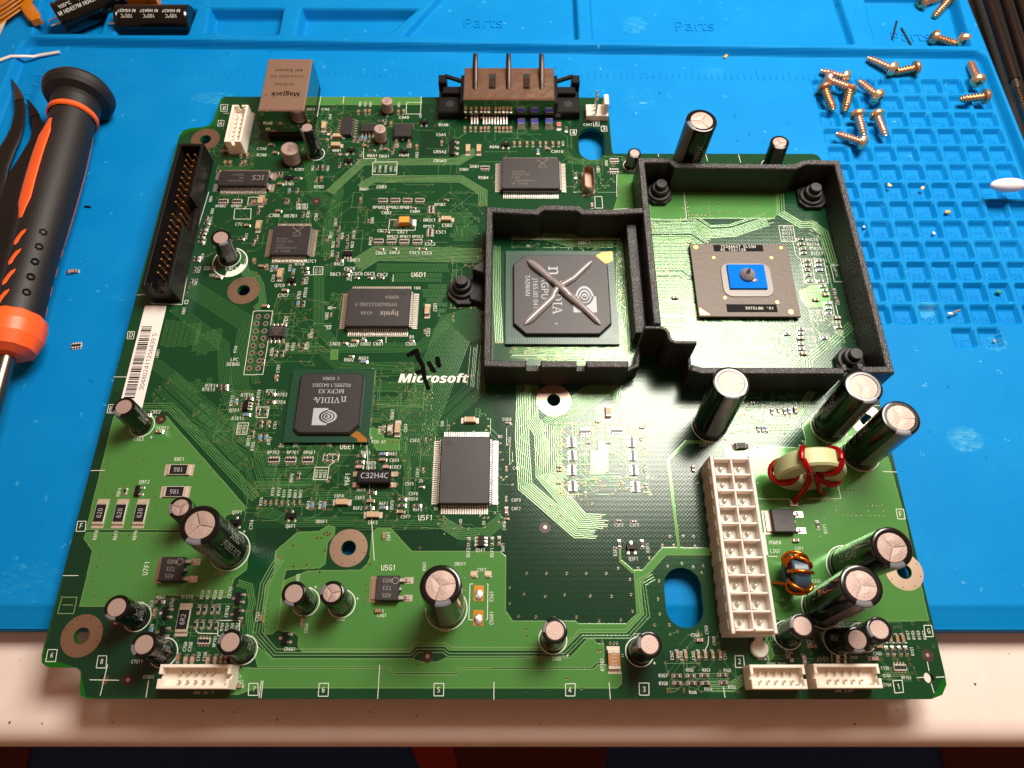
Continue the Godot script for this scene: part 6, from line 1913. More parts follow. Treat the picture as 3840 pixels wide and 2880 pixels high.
func connectors() -> void:
	# drive cable header along the left edge
	var o := empty("drive_header", board, Vector3(10.6, 0, -145.4))
	var g := Geo.new()
	g.slab(rect(0, 0, 8.8, 58.0), 0.1, 2.0)
	g.slab(rect(-3.9, 0, 1.0, 58.0), 2.0, 9.0, 0.15)
	g.slab(rect(3.9, -17.4, 1.0, 23.2), 2.0, 9.0, 0.15)
	g.slab(rect(3.9, 17.4, 1.0, 23.2), 2.0, 9.0, 0.15)
	g.slab(rect(3.9, 0, 1.0, 11.6), 2.0, 3.4, 0.1)
	g.slab(rect(0, -28.4, 6.8, 1.2), 2.0, 9.0, 0.15)
	g.slab(rect(-2.3, 28.3, 2.2, 1.4), 2.0, 9.0, 0.15)
	g.slab(rect(2.3, 28.3, 2.2, 1.4), 2.0, 9.0, 0.15)
	g.slab(rect(0, 28.3, 2.4, 1.4), 2.0, 5.0, 0.1)
	put("shroud", solid([g, m.black_plastic]), o)
	var pin := Geo.new()
	pin.slab(rect(0, 0, 0.62, 0.62), 2.0, 7.6, 0.2)
	var pm := solid([pin, m.brass])
	for i in 20:
		for s in [-1.27, 1.27]:
			if i == 9 and s < 0:
				continue
			put("pin", pm, o, Vector3(s, 0, -25.4 + i * 2.54))
	header("front_audio_header", Vector3(23.2, 0, -186.4), 90, 17.4, 5.8, 6.4, 6, 2.0)
	header("controller_header", Vector3(42.6, 0, -4.9), 0, 17.6, 5.6, 6.2, 5, 2.0)
	header("front_panel_header", Vector3(186.7, 0, -4.9), 0, 13.6, 5.6, 6.2, 5, 2.0)
	header("controller_header", Vector3(203.9, 0, -5.1), 0, 16.2, 5.6, 6.2, 5, 2.0)
	# network jack: tin shield, lettering upside down
	o = empty("network_jack", board, Vector3(41.2, 0, -197.6))
	g = Geo.new()
	g.slab(rect(0, 0, 15.9, 25.0), 12.9, 13.5, 0.35)
	var sides := Geo.new()
	sides.slab(rect(0, 0, 15.8, 24.9), 2.6, 13.1)
	put("shield", solid([g, m.jack_tin, sides, m.jack_mirror]), o)
	g = Geo.new()
	g.slab(rect(-1.2, 12.6, 13.0, 1.6), 0.0, 2.6, 0.1)
	g.slab(rect(0, -1, 15.6, 22.0), 0.3, 2.6)
	put("base", solid([g, m.black_plastic]), o)
	var p := Geo.new()
	write(p, "MagJack", 0.6, 5.0, 13.52, 1.9, 180, "bold", 0.95)
	write(p, "®", -6.0, 5.4, 13.52, 0.8, 180, "sans")
	write(p, "SI-50141", -0.6, 0.2, 13.52, 1.15, 180, "sans", 1.1)
	write(p, "China 0432 DG", 0.0, -3.6, 13.52, 1.15, 180, "sans", 1.1)
	write(p, "Bel Stewart", 0.3, -6.6, 13.52, 1.25, 180, "sans", 1.1)
	put("lettering", solid([p, m.ink]), o)
	# audio and video connector: steel shell, three tall tongues, black ears
	o = empty("video_connector", board, Vector3(119.8, 0, -202.6))
	g = Geo.new()
	g.slab(rect(0, 0, 32.6, 15.8), 9.1, 9.6, 0.4)
	var flank := Geo.new()
	flank.slab(rect(0, 0, 32.5, 15.7), 2.4, 9.2)
	put("shell", solid([g, m.shell, flank, m.jack_mirror]), o)
	g = Geo.new()
	for x in [-6.0, 6.3]:
		g.slab(rect(x, -0.8, 2.6, 7.4), 9.0, 9.64, 0.0)
	put("spring_slot", solid([g, m.recess_dark]), o)
	for x in [-6.0, 6.3]:
		g = Geo.new()
		g.box(Vector3(x, 9.75, -0.2), Vector3(1.9, 0.35, 5.6), Basis(Vector3(1, 0, 0), -0.12))
		put("spring", solid([g, m.steel]), o)
	for x in [-12.2, -0.2, 11.7]:
		g = Geo.new()
		g.tube([Vector3(x, 9.4, 3.0), Vector3(x, 9.9, 1.0), Vector3(x, 10.5, -2.0), Vector3(x, 12.6, -6.4), Vector3(x, 13.2, -10.5)], [0.95, 0.95, 0.95, 0.95, 0.8], 8, Vector2(1.0, 0.4))
		put("ground_tongue", solid([g, m.steel_dark]), o)
	for s in [-1.0, 1.0]:
		g = Geo.new()
		g.slab(rect(s * 21.4, 2.4, 8.8, 10.6), 0.1, 3.4, 0.4)
		g.slab(rect(s * 24.4, -5.2, 3.0, 4.0), 0.1, 7.0, 0.3)
		g.slab(rect(s * 20.6, -1.6, 7.6, 3.4), 0.1, 5.2, 0.3)
		g.slab(rect(s * 16.9, 0.5, 1.4, 14.0), 0.1, 7.5, 0.3)
		g.bar(Vector3(s * 17, 6.6, -4.0), Vector3(s * 23.6, 6.8, -6.6), 1.2, 1.0)
		put("mounting_ear", solid([g, m.black_plastic]), o)
		g = Geo.new()
		g.slab(circle(s * 21.6, 3.6, 1.6, 20), 3.2, 3.42)
		put("ear_hole", solid([g, m.recess_dark]), o)
	for i in 12:
		g = Geo.new()
		var x := -13.6 + i * 1.05 + (1.2 if i > 2 else 0.0)
		g.box(Vector3(x, 0.9, 9.0), Vector3(0.5, 0.3, 3.2), Basis(Vector3(1, 0, 0), 0.35))
		put("contact", solid([g, m.solder]), o)
	# three-pin fan header
	o = empty("fan_header", board, Vector3(152.0, 0, -197.0))
	g = Geo.new()
	g.slab(rect(0, 0, 8.0, 5.6), 0.1, 2.6, 0.2)
	g.slab(rect(2.9, -0.3, 1.6, 4.8), 2.6, 7.4, 0.2)
	put("base", solid([g, m.nylon]), o)
	for k in 3:
		g = Geo.new()
		g.slab(rect(0, 0, 0.64, 0.64), 2.6, 9.6, 0.15)
		put("pin", solid([g, m.tin]), o, Vector3(-0.6, 0, -2.0 + k * 2.0))
	# main power connector, twenty open cells
	o = empty("power_connector", board, Vector3(181.2, 0, -37.9))
	g = Geo.new()
	g.slab(rect(0, 0, 11.6, 46.6), 0.2, 6.6, 0.1)
	g.slab(rect(-5.3, 0, 0.9, 46.6), 2.2, 9.8, 0.2)
	g.slab(rect(5.3, 0, 0.9, 46.6), 2.2, 9.8, 0.2)
	g.slab(rect(0, 0, 0.45, 44.6), 2.2, 9.6, 0.1)
	for i in 11:
		for s in [-2.5, 2.5]:
			g.slab(rect(s, -22.4 + i * 4.48, 4.5, 0.5), 2.2, 9.6 if i % 10 else 9.8, 0.1)
	for i in 11:
		for s in [-1.0, 1.0]:
			g.slab(rect(s * 5.9, -21.0 + i * 4.2, 0.3, 2.2), 0.2, 8.2, 0.1)
	g.slab(rect(6.0, 1.0, 0.9, 6.0), 5.0, 9.4, 0.2)
	put("housing", solid([g, m.nylon_clear]), o)
	var cn := Geo.new()
	for i in 10:
		for s in [-1.0, 1.0]:
			if (i * 3 + int(s)) % 4 != 0:
				var zc := -20.2 + i * 4.48
				cn.slab(PackedVector2Array([Vector2(s * 2.5 - 2.1, zc + 1.8), Vector2(s * 2.5 - 2.1, zc + 0.6), Vector2(s * 2.5 - 0.9, zc + 1.8)]), 2.2, 9.4, 0.05)
	put("cell_keys", solid([cn, m.nylon_clear]), o)
	for i in 10:
		for s in [-2.5, 2.5]:
			var pg := Geo.new()
			pg.slab(rect(0, 0, 0.9, 0.9), 6.4, 8.0, 0.3)
			put("pin", solid([pg, m.tin]), o, Vector3(s, 0, -20.2 + i * 4.48))
	g = Geo.new()
	g.slab(rect(3.4, 24.4, 1.9, 3.0), 0.3, 2.2, 0.2)
	g.slab(circle(3.4, 26.0, 2.2, 18), 0.3, 2.0, 0.3)
	put("peg", solid([g, m.nylon_clear]), o)
	# toroid choke wound with red wire
	o = empty("toroid_choke", board, Vector3(202.4, 0, -57.4))
	g = Geo.new()
	var tilt := Transform3D(Basis(Vector3(1, 0, 0), 1.46), Vector3(0, 9.2, 0))
	g.lathe([Vector2(4.3, 2.6), Vector2(4.0, 2.2), Vector2(4.0, -2.2), Vector2(4.3, -2.6), Vector2(8.6, -2.6), Vector2(9.2, -2.0), Vector2(9.2, 2.0), Vector2(8.6, 2.6), Vector2(4.3, 2.6)], 48, tilt)
	put("core", solid([g, m.ferrite_green]), o)
	for k in 5:
		var an: float = [-2.1, -1.02, 2.85, 0.3, 1.9][k]
		var path := []
		for i in 21:
			var t := TAU * i / 20.0 + 0.3
			var rr := 6.6 + cos(t) * 3.55
			var yy := sin(t) * 3.5
			var slant := an + sin(t * 0.5) * 0.12
			path.append(tilt * Vector3(cos(slant) * rr, yy, sin(slant) * rr))
		if k == 4:
			path = [Vector3(0.6, 7.4, -1.0), Vector3(0.5, 6.6, 2.6), Vector3(-0.4, 4.4, 4.4), Vector3(-1.4, 1.8, 5.8), Vector3(-2.0, 0.2, 6.6)]
		g = Geo.new()
		g.tube(path, [0.8], 10)
		put("winding", solid([g, m.enamel_red]), o)
	g = Geo.new()
	g.tube([Vector3(2.2, 8.0, 1.0), Vector3(2.6, 7.4, 3.0), Vector3(3.6, 5.0, 3.8), Vector3(4.8, 2.4, 4.2), Vector3(6.0, 0.9, 4.2), Vector3(6.6, 0.1, 3.8)], [0.72], 10)
	put("winding", solid([g, m.enamel_red]), o)
	g = Geo.new()
	g.slab(rect(-2.0, 6.9, 2.2, 1.9), 0.0, 0.2, 0.05)
	g.ball(Vector3(-2.0, 0.15, 6.7), Vector3(0.9, 0.6, 0.8))
	put("solder_joint", solid([g, m.solder]), o)
	# rod choke wound with copper wire, standing in the board
	o = empty("rod_choke", board, Vector3(195.2, 0, -29.9))
	g = Geo.new()
	var lying := Transform3D(Basis(Vector3(0, 0, 1), -PI / 2), Vector3(0.2, 5.4, 0))
	g.lathe([Vector2(2.5, 2.1), Vector2(2.2, 1.8), Vector2(2.2, -1.8), Vector2(2.5, -2.1), Vector2(4.5, -2.1), Vector2(4.9, -1.7), Vector2(4.9, 1.7), Vector2(4.5, 2.1), Vector2(2.5, 2.1)], 40, lying)
	put("core", solid([g, m.ferrite_slate]), o)
	for l in [[-1.25, 0.16], [-0.85, -0.2], [-0.62, 0.25], [0.05, 0.05], [0.95, 0.22], [1.2, -0.18]]:
		var path := []
		for i in 19:
			var t := TAU * i / 18.0
			var an: float = l[0] + l[1] * sin(t)
			var rr := 3.6 + cos(t) * 2.1
			path.append(Vector3(0.2 + sin(t) * 3.0, 5.4 + cos(an) * rr, sin(an) * rr))
		g = Geo.new()
		g.tube(path, [0.5], 8)
		put("winding", solid([g, m.enamel_copper]), o)
	g = Geo.new()
	g.tube([Vector3(-1.5, 3.0, 2.2), Vector3(-3.2, 1.4, 1.6), Vector3(-4.2, 0.1, 1.4)], [0.5], 8)
	put("winding", solid([g, m.enamel_copper]), o)


func board_details() -> void:
	# tinned rings round the mounting holes
	for s in RINGS:
		var f: PackedStringArray = s.split(" ")
		var g := Geo.new()
		ring(g, 0, 0, float(f[2]), float(f[3]), 0.045, 40)
		var o := put("mounting_ring", solid([g, m.pad_tin]), board, Vector3(float(f[0]), 0, float(f[1])))
		var h := Geo.new()
		for k in 8:
			var a := TAU * k / 8.0 + 0.3
			h.slab(circle(cos(a) * float(f[3]) * 0.86, sin(a) * float(f[3]) * 0.86, 0.17, 8), 0.02, 0.06)
		stuff(put("ring_vias", solid([h, m.recess_dark]), o))
	for s in FIDUCIALS:
		var f: PackedStringArray = s.split(" ")
		var g := Geo.new()
		g.slab(circle(0, 0, 1.55, 24), 0.0, 0.02)
		var o := put("alignment_mark", solid([g, mat("laminate_brown", Color(0.20, 0.11, 0.09), 0.4)]), board, Vector3(float(f[0]), 0, float(f[1])))
		var d := Geo.new()
		d.lathe([Vector2(0.55, 0.02), Vector2(0.5, 0.07), Vector2(0, 0.1)], 16)
		put("centre_dot", solid([d, m.pad_tin]), o)
	# rows of empty plated holes of the debug header
	for i in 8:
		for k in 2:
			var g := Geo.new()
			ring(g, 0, 0, 0.5, 0.85, 0.05, 18)
			var b := Geo.new()
			b.slab(circle(0, 0, 0.5, 16), 0.0, 0.03)
			put("plated_hole", solid([g, m.solder, b, m.recess_dark]), board, Vector3(43.15 - k * 2.75, 0, -110.98 + i * 2.63))
	# barcode sticker along the left edge
	var o := empty("barcode_sticker", board, Vector3(7.15, 0, -97.0))
	var g := Geo.new()
	g.slab(round_rect(0, 0, 6.9, 35.6, 0.4), 0.02, 0.14, 0.03)
	put("paper", solid([g, m.sticker]), o)
	var b := Geo.new()
	rng.seed = 31
	var z := -10.2
	while z < 14.6:
		var wd := [0.18, 0.18, 0.36, 0.54][rng.randi_range(0, 3)] as float
		b.box(Vector3(-1.1, 0.145, z + wd / 2), Vector3(3.2, 0.012, wd))
		z += wd + ([0.18, 0.2, 0.4][rng.randi_range(0, 2)] as float)
	write(b, "304802411256439 5", 1.9, 2.1, 0.15, 1.35, -90, "sans", 1.15)
	put("barcode_print", solid([b, m.ink]), o)
	# white lettering and outlines printed on the board
	var t := Geo.new()
	for s in TEXTS:
		for e in s.split(";"):
			var f: PackedStringArray = e.split("|")
			write(t, f[0], float(f[1]), float(f[2]), 0.035, float(f[4]), float(f[3]))
	for s in LINES:
		for e in s.split(";"):
			var c: PackedStringArray = e.split("|")
			var pts := []
			for q in c[1].split(" "):
				var xy := q.split(",")
				pts.append(Vector3(float(xy[0]), 0.02, float(xy[1])))
			if c[0] == "b":
				pts.append(pts[0])
			for i in pts.size() - 1:
				if pts[i].distance_to(pts[i + 1]) > 0.05:
					t.bar(pts[i], pts[i + 1], 0.16, 0.03)
	stuff(put("white_print", solid([t, m.print_white]), board))
	var ms := Geo.new()
	write(ms, "Microsoft", 96.9, -89.3, 0.036, 2.9, 0, "bold", 1.14, 0.2)
	write(ms, "Microsoft", 97.06, -89.26, 0.037, 2.9, 0, "bold", 1.14, 0.2)
	write(ms, "®", 108.5, -90.2, 0.036, 0.9, 0, "sans")
	put("maker_name", solid([ms, m.print_white]), board)
	# rings printed under the capacitors
	var rg := Geo.new()
	for s in CAPS:
		var f: PackedStringArray = s.split(" ")
		if f[7] == "0":
			ring(rg, float(f[0]), float(f[1]), float(f[2]) / 2 + 0.35, float(f[2]) / 2 + 0.6, 0.036, 36)
	ring(rg, 28.0, -131.6, 5.4, 5.8, 0.036, 36)
	ring(rg, 28.0, -131.6, 3.6, 5.4, 0.036, 18, 0.2, 1.7)
	put("capacitor_outlines", solid([rg, m.print_white]), board)
	# felt pen strokes
	var ink := Geo.new()
	for p in [[Vector2(89.34, -97.42), Vector2(91.23, -98.76), Vector2(91.90, -96.42), Vector2(93.48, -93.62), Vector2(94.22, -89.68), Vector2(95.65, -85.84)], [Vector2(91.23, -98.76), Vector2(89.50, -97.70), Vector2(88.99, -97.30)], [Vector2(95.40, -94.42), Vector2(96.18, -93.03), Vector2(96.94, -91.85)], [Vector2(97.93, -96.03), Vector2(98.13, -94.63), Vector2(98.53, -93.63)], [Vector2(92.02, -91.25), Vector2(93.58, -91.84)]]:
		for i in p.size():
			var wd: float = [1.2, 1.7, 1.6, 1.5, 1.4, 1.2][i] if p.size() > 3 else 1.5
			ink.slab(circle(p[i].x, p[i].y, wd / 2, 12), 0.0, 0.055 + 0.001 * i)
			if i:
				ink.bar(Vector3(p[i - 1].x, 0.03, p[i - 1].y), Vector3(p[i].x, 0.03, p[i].y), wd, 0.05 + 0.0011 * i)
	put("pen_marks", solid([ink, m.ink]), board)
	# bare test pads and blobs
	for s in PADS:
		var f: PackedStringArray = s.split(" ")
		var q := Geo.new()
		q.slab(rect(0, 0, float(f[2]), float(f[3])), 0.0, 0.05, 0.02)
		put("solder_pad", solid([q, m.pad_tin]), board, Vector3(float(f[0]), 0, float(f[1])))


func circuit_board() -> void:
	board = empty("circuit_board", self)
	tag(board, "green console circuit board crowded with chips, capacitors and black plastic frames", "circuit board")
	artwork()
	laminate()
	board_details()
	surface_mount()
	flat_chips()
	big_chips()
	brackets()
	connectors()
	for s in CAPS:
		var f: PackedStringArray = s.split(" ")
		electrolytic(Vector3(float(f[0]), 0, float(f[1])), float(f[2]), float(f[3]), Vector2(float(f[4]), float(f[5])), float(f[6]), int(f[8]), f[7] == "1")


# ---------------------------------------------------------------- loose things
func screw(at: Vector3, tip: Vector3, metal: String, label: String, group := "gold screws scattered on the mat") -> void:
	var o := empty("screw", self, at)
	tag(o, label, "screw", group)
	var d := (tip - at)
	var l := d.length()
	var y := d / l
	var x := y.cross(Vector3.UP)
	x = (Vector3(1, 0, 0) if x.length() < 0.05 else x).normalized()
	o.basis = Basis(x, y, x.cross(y))
	var h := Geo.new()
	h.lathe([Vector2(0, -2.2), Vector2(1.4, -2.15), Vector2(2.3, -1.7), Vector2(2.75, -0.9), Vector2(2.8, -0.1), Vector2(2.7, 0.0), Vector2(1.3, 0.05)].map(func(v): return v), 22)
	put("head", solid([h, m[metal]]), o)
	var c := Geo.new()
	c.box(Vector3(0, -2.08, 0), Vector3(2.4, 0.4, 0.5))
	c.box(Vector3(0, -2.07, 0), Vector3(0.5, 0.4, 2.4))
	put("cross_recess", solid([c, m.recess_dark]), o)
	var s := Geo.new()
	var prof := [Vector2(1.3, 0.0)]
	var n := int(l / 1.15)
	for i in n:
		var yy := 0.3 + i * (l - 0.8) / n
		var r := 1.05 if i < n - 1 else 0.8
		prof.append(Vector2(r, yy))
		prof.append(Vector2(r + 0.55, yy + 0.45))
		prof.append(Vector2(r + 0.5, yy + 0.6))
		prof.append(Vector2(r, yy + 0.95))
	prof.append(Vector2(0.8, l - 0.3))
	prof.append(Vector2(0, l))
	s.lathe(prof, 16)
	put("thread", solid([s, m[{"zinc_gold": "zinc_pink", "zinc_pink": "zinc_pink", "zinc_copper": "zinc_copper"}[metal]]]), o)


func loose_things() -> void:
	for s in SCREWS:
		var f: PackedStringArray = s.split("|")
		var c := f[0].split(" ")
		screw(Vector3(float(c[0]), float(c[1]), float(c[2])), Vector3(float(c[3]), float(c[4]), float(c[5])), c[6], f[1], f[2])
	# screwdriver
	var a := Vector3(-36.2, 5.8, -201.0)
	var b := Vector3(-30.9, 5.8, -104.0)
	var o := empty("screwdriver", self, a)
	tag(o, "black and orange screwdriver lying on the mat left of the board", "screwdriver")
	var d := (b - a).normalized()
	var x := d.cross(Vector3.UP).normalized()
	o.basis = Basis(x, d, x.cross(d))
	var g := Geo.new()
	var capp := []
	g.lathe([Vector2(0, -3.4), Vector2(6.0, -3.2), Vector2(10.4, -1.8), Vector2(11.8, 0.4), Vector2(11.6, 2.4), Vector2(10.6, 4.0), Vector2(8.0, 5.0), Vector2(7.6, 5.4)], 36, Transform3D(Basis(Vector3(0, 1, 0), 0.3), Vector3.ZERO))
	g.lathe([Vector2(7.6, 3.6), Vector2(8.0, 7.0), Vector2(7.7, 11.0)], 32)
	put("swivel_cap", solid([g, m.rubber]), o)
	g = Geo.new()
	g.lathe([Vector2(7.5, 11.0), Vector2(8.1, 11.2), Vector2(8.2, 12.6), Vector2(7.6, 13.0)], 32)
	put("ring", solid([g, m.orange_rubber]), o)
	g = Geo.new()
	var hp := [[12.8, 7.4], [16, 7.4], [24, 7.6], [34, 7.8], [46, 7.7], [58, 7.4], [70, 7.0], [82, 6.8], [92, 7.0], [96, 6.9]]
	for i in hp.size() - 1:
		for k in 8:
			# softly faceted grip
			var t0 := TAU * (k + 0.5) / 8.0
			for q in 4:
				var u0 := t0 + TAU / 8.0 * q / 4.0
				var u1 := t0 + TAU / 8.0 * (q + 1) / 4.0
				var f0 := 1.0 - 0.035 * sin(PI * q / 4.0)
				var f1 := 1.0 - 0.035 * sin(PI * (q + 1) / 4.0)
				var e0 := Vector3(cos(u0), 0, sin(u0))
				var e1 := Vector3(cos(u1), 0, sin(u1))
				var y0 := Vector3(0, hp[i][0], 0)
				var y1 := Vector3(0, hp[i + 1][0], 0)
				g.quad_n(y0 + e0 * hp[i][1] * f0, y1 + e0 * hp[i + 1][1] * f0, y1 + e1 * hp[i + 1][1] * f1, y0 + e1 * hp[i][1] * f1, e0, e0, e1, e1)
	put("grip", solid([g, m.rubber]), o)
	g = Geo.new()
	for k in 16:
		pass
	g.lathe([Vector2(6.9, 94.0), Vector2(8.3, 95.0), Vector2(8.8, 98.0), Vector2(8.7, 102.0), Vector2(7.4, 106.0), Vector2(4.6, 107.6), Vector2(2.4, 108.0)], 10, Transform3D(Basis(Vector3(0, 1, 0), 0.2), Vector3.ZERO))
	put("collar", solid([g, m.orange_rubber]), o)
	g = Geo.new()
	g.lathe([Vector2(2.4, 106.0), Vector2(2.4, 190.0), Vector2(0, 190.5)], 20)
	put("shaft", solid([g, m.steel]), o)
	# orange inlays: a long panel on the left flank and short hooks below it, all proud of the grip
	var inlay := func(y0: float, y1: float, a0: float, a1: float, bend: float, w: float, called: String) -> void:
		var gg := Geo.new()
		var pth := []
		var rr := []
		for i in 13:
			var t := i / 12.0
			var an := lerpf(a0, a1, t) + bend * sin(PI * t)
			var y := lerpf(y0, y1, t)
			var r := 7.9
			for k in hp.size() - 1:
				if y >= hp[k][0] and y <= hp[k + 1][0]:
					r = lerpf(hp[k][1], hp[k + 1][1], (y - hp[k][0]) / (hp[k + 1][0] - hp[k][0]))
			pth.append(Vector3(cos(an) * r, y, sin(an) * r) * Vector3(0.985, 1, 0.985))
			rr.append(w * clampf(sin(PI * clampf(t, 0.04, 0.96)) * 2.2, 0.1, 1.0))
		gg.tube(pth, rr, 8, Vector2(1, 0.16), Vector3(cos((a0 + a1) * 0.5), 0, sin((a0 + a1) * 0.5)))
		put(called, solid([gg, m.orange_rubber]), o)
	inlay.call(19.0, 61.0, 1.22, 1.14, -0.06, 3.0, "side_inlay")
	inlay.call(18.0, 66.0, 3.66, 3.66, 0.06, 1.0, "side_inlay")
	for i in 4:
		inlay.call(66.0 + i * 7.4, 71.6 + i * 7.4, 1.62, 1.22, -0.06, 0.8, "hook_inlay")
	for i in 4:
		inlay.call(66.0 + i * 7.4, 70.4 + i * 7.4, 3.7, 3.6, 0.1, 0.6, "hook_inlay")
	g = Geo.new()
	for i in 5:
		var y := 66.0 + i * 5.6
		g.lathe([Vector2(0.7, 0), Vector2(1.0, 0.25), Vector2(1.3, 0)].map(func(v): return v), 6, Transform3D(Basis(Vector3.UP, Vector3(-0.66, 0, 0.75).normalized(), Vector3.UP.cross(Vector3(-0.66, 0, 0.75)).normalized()), Vector3(-0.66 * 7.0, y, 0.75 * 7.0)))
	put("grip_hexagons", solid([g, m.black_plastic]), o)
	# tweezers: two bent black arms with bare steel tips
	o = empty("tweezers", self, Vector3(-60, -4.8, -180))
	tag(o, "curved black tweezers with bare steel tips beside the screwdriver", "tweezers")
	var arms := [[Vector3(-65, -2.4, -206.7), Vector3(-62.8, -2.3, -200.8), Vector3(-61.3, -2.2, -192.6), Vector3(-61.2, -2.1, -186.8), Vector3(-61.9, -2, -180), Vector3(-62.4, -1.9, -173), Vector3(-61.6, -1.8, -165), Vector3(-57.5, -1.6, -140), Vector3(-53, -1.4, -110)],
		[Vector3(-56.9, -2.4, -198.5), Vector3(-53.8, -2.3, -193), Vector3(-52.6, -2.2, -186.8), Vector3(-53.4, -2.1, -178.6), Vector3(-54.2, -2, -170.6), Vector3(-54.1, -1.9, -162.8), Vector3(-52.8, -1.8, -152), Vector3(-51, -1.6, -140), Vector3(-48, -1.4, -110)]]
	for k in 2:
		var pth := []
		for p in arms[k]:
			pth.append(p - Vector3(-60, -4.8, -180))
		g = Geo.new()
		g.tube(pth, [1.7, 2.1, 2.5, 3.0, 3.6, 4.4, 5.0, 5.0], 12, Vector2(1, 0.26))
		put("arm", solid([g, m.tweezer_black]), o)
		g = Geo.new()
		var t0: Vector3 = [Vector3(-72.2, -3.2, -218.5), Vector3(-63.0, -3.2, -207.8)][k] - Vector3(-60, -4.8, -180)
		var t1: Vector3 = pth[0]
		var dd := (pth[1] - pth[0]) as Vector3
		g.tube([t0, t0.lerp(t1, 0.35) + Vector3(0.5, 0, 0), t0.lerp(t1, 0.75) + Vector3(0.3, 0, 0), t1 + dd * 0.1], [0.25, 0.75, 1.5, 1.9], 10, Vector2(1, 0.4))
		put("tip", solid([g, m.steel_dark if k else m.steel]), o)
	# two loose capacitors in the trays
	loose_capacitor(Vector3(-60.2, -0.6, -248.0), Vector3(-38.5, 0.4, -262.5), 12.6, "loose black capacitor leaning across the left tray, wider end to the left", 0.35)
	loose_capacitor(Vector3(-36.4, -1.2, -248.6), Vector3(-7.2, -1.2, -248.6), 11.6, "loose black capacitor lying level in the tray right of the first one", PI + 0.25)
	# solder wire
	o = empty("solder_wire", self, Vector3(-70, MAT_Y, -230))
	tag(o, "bent piece of bright silver wire in the upper left mat corner", "wire")
	g = Geo.new()
	var wp := []
	for p in [Vector3(-96, -0.6, -212), Vector3(-80, -0.7, -223.5), Vector3(-73.5, -0.9, -227.8), Vector3(-69.5, -2.4, -229.6), Vector3(-67.0, -3.4, -230.6), Vector3(-65.2, -3.9, -232.0), Vector3(-61.5, -4.1, -233.2), Vector3(-58.2, -4.2, -234.2)]:
		wp.append(p - Vector3(-70, MAT_Y, -230))
	g.tube(wp, [0.62], 8)
	put("strand", solid([g, m.wire_bright]), o)
	# cotton swab
	o = empty("cotton_swab", self, Vector3(293.6, MAT_Y, -163.4))
	tag(o, "white cotton swab lying over the pockets at the right edge", "cotton swab")
	g = Geo.new()
	g.ball(Vector3(0, 6.4, 0), Vector3(6.4, 2.5, 2.4), 20, 12)
	put("cotton_tip", solid([g, m.cotton]), o)
	g = Geo.new()
	g.tube([Vector3(4, 6.4, 0), Vector3(60, 7.2, 3)], [1.2], 10)
	put("stick", solid([g, m.steel_dark]), o)
	# amber plastic pieces in the left tray
	o = empty("amber_ribbon", self, Vector3(-78, -1.6, -250))
	tag(o, "curved strands of translucent amber film with a square end in the left tray", "plastic film")
	for i in 5:
		g = Geo.new()
		var pth := []
		for k in 9:
			var t := k / 8.0
			pth.append(Vector3(-8.0 + 12.0 * t + i * 0.4, 1.4 + i * 1.0 + sin(t * 3.0) * 1.2, 7.0 - i * 1.6 - 17.0 * t * t))
		g.tube(pth, [1.9], 8, Vector2(1, 0.14))
		put("strand", solid([g, m.amber if i % 2 else m.amber_solid]), o)
	g = Geo.new()
	g.tube([Vector3(1.5, 3.4, -8.0), Vector3(5.0, 3.0, -3.0), Vector3(9.2, 2.2, 2.6)], [2.6], 10, Vector2(1, 0.2))
	put("end_tab", solid([g, m.amber]), o)
	g = Geo.new()
	g.slab(chamfered(9.4, 3.0, 4.0, 3.2, 0.5), 0.4, 3.2, 0.3, Transform3D(Basis(Vector3.UP, 0.5), Vector3(-0.4, 0, 4.6)))
	put("end_block", solid([g, m.amber_solid]), o)
	o = empty("amber_clip", self, Vector3(-29, -1.6, -259))
	tag(o, "amber plastic clip behind the level loose capacitor at the top edge", "plastic clip")
	g = Geo.new()
	g.slab(chamfered(0, -1.0, 12.0, 6.0, 0.8), 0, 5.0, 0.5)
	g.slab(rect(5.4, 1.0, 3.0, 3.0), 0, 4.4, 0.4)
	put("clip_body", solid([g, m.amber_solid]), o)
	# black holder with three steel rods beyond the mat's right edge
	o = empty("tool_holder", self, Vector3(332, TABLE_Y, -236))
	tag(o, "black foam strip standing at the right edge under the dark steel rods", "tool holder")
	g = Geo.new()
	g.slab(PackedVector2Array([Vector2(-20.0, -70), Vector2(-20.0, 45), Vector2(30, 45), Vector2(30, -70)]), 0.1, 4.5, 0.4)
	put("foam", solid([g, m.tray_black]), o)
	for r in RODS:
		var f: PackedStringArray = r.split("|")
		var c := f[0].split(" ")
		var p0 := Vector3(float(c[0]), -1.6, float(c[1]))
		var p1 := Vector3(float(c[2]), -1.6, float(c[3]))
		o = empty("steel_rod", self, p0)
		tag(o, f[1], "rod", "dark steel rods with threaded tips")
		g = Geo.new()
		g.tube([Vector3.ZERO, p1 - p0], [1.9], 14)
		put("rod", solid([g, m.steel_dark]), o)
		var dir := (p1 - p0).normalized()
		var xx := dir.cross(Vector3.UP).normalized()
		var tf := Transform3D(Basis(xx, dir, xx.cross(dir)), p1 - p0)
		var prof := [Vector2(1.5, -0.2), Vector2(1.5, 4.0)]
		for i in 12:
			prof.append(Vector2(1.0, 4.3 + i * 1.5))
			prof.append(Vector2(1.75, 4.9 + i * 1.5))
			prof.append(Vector2(1.0, 5.5 + i * 1.5))
		prof.append(Vector2(0, 23.0))
		g = Geo.new()
		g.lathe(prof, 16, tf)
		put("threaded_tip", solid([g, m.steel]), o)
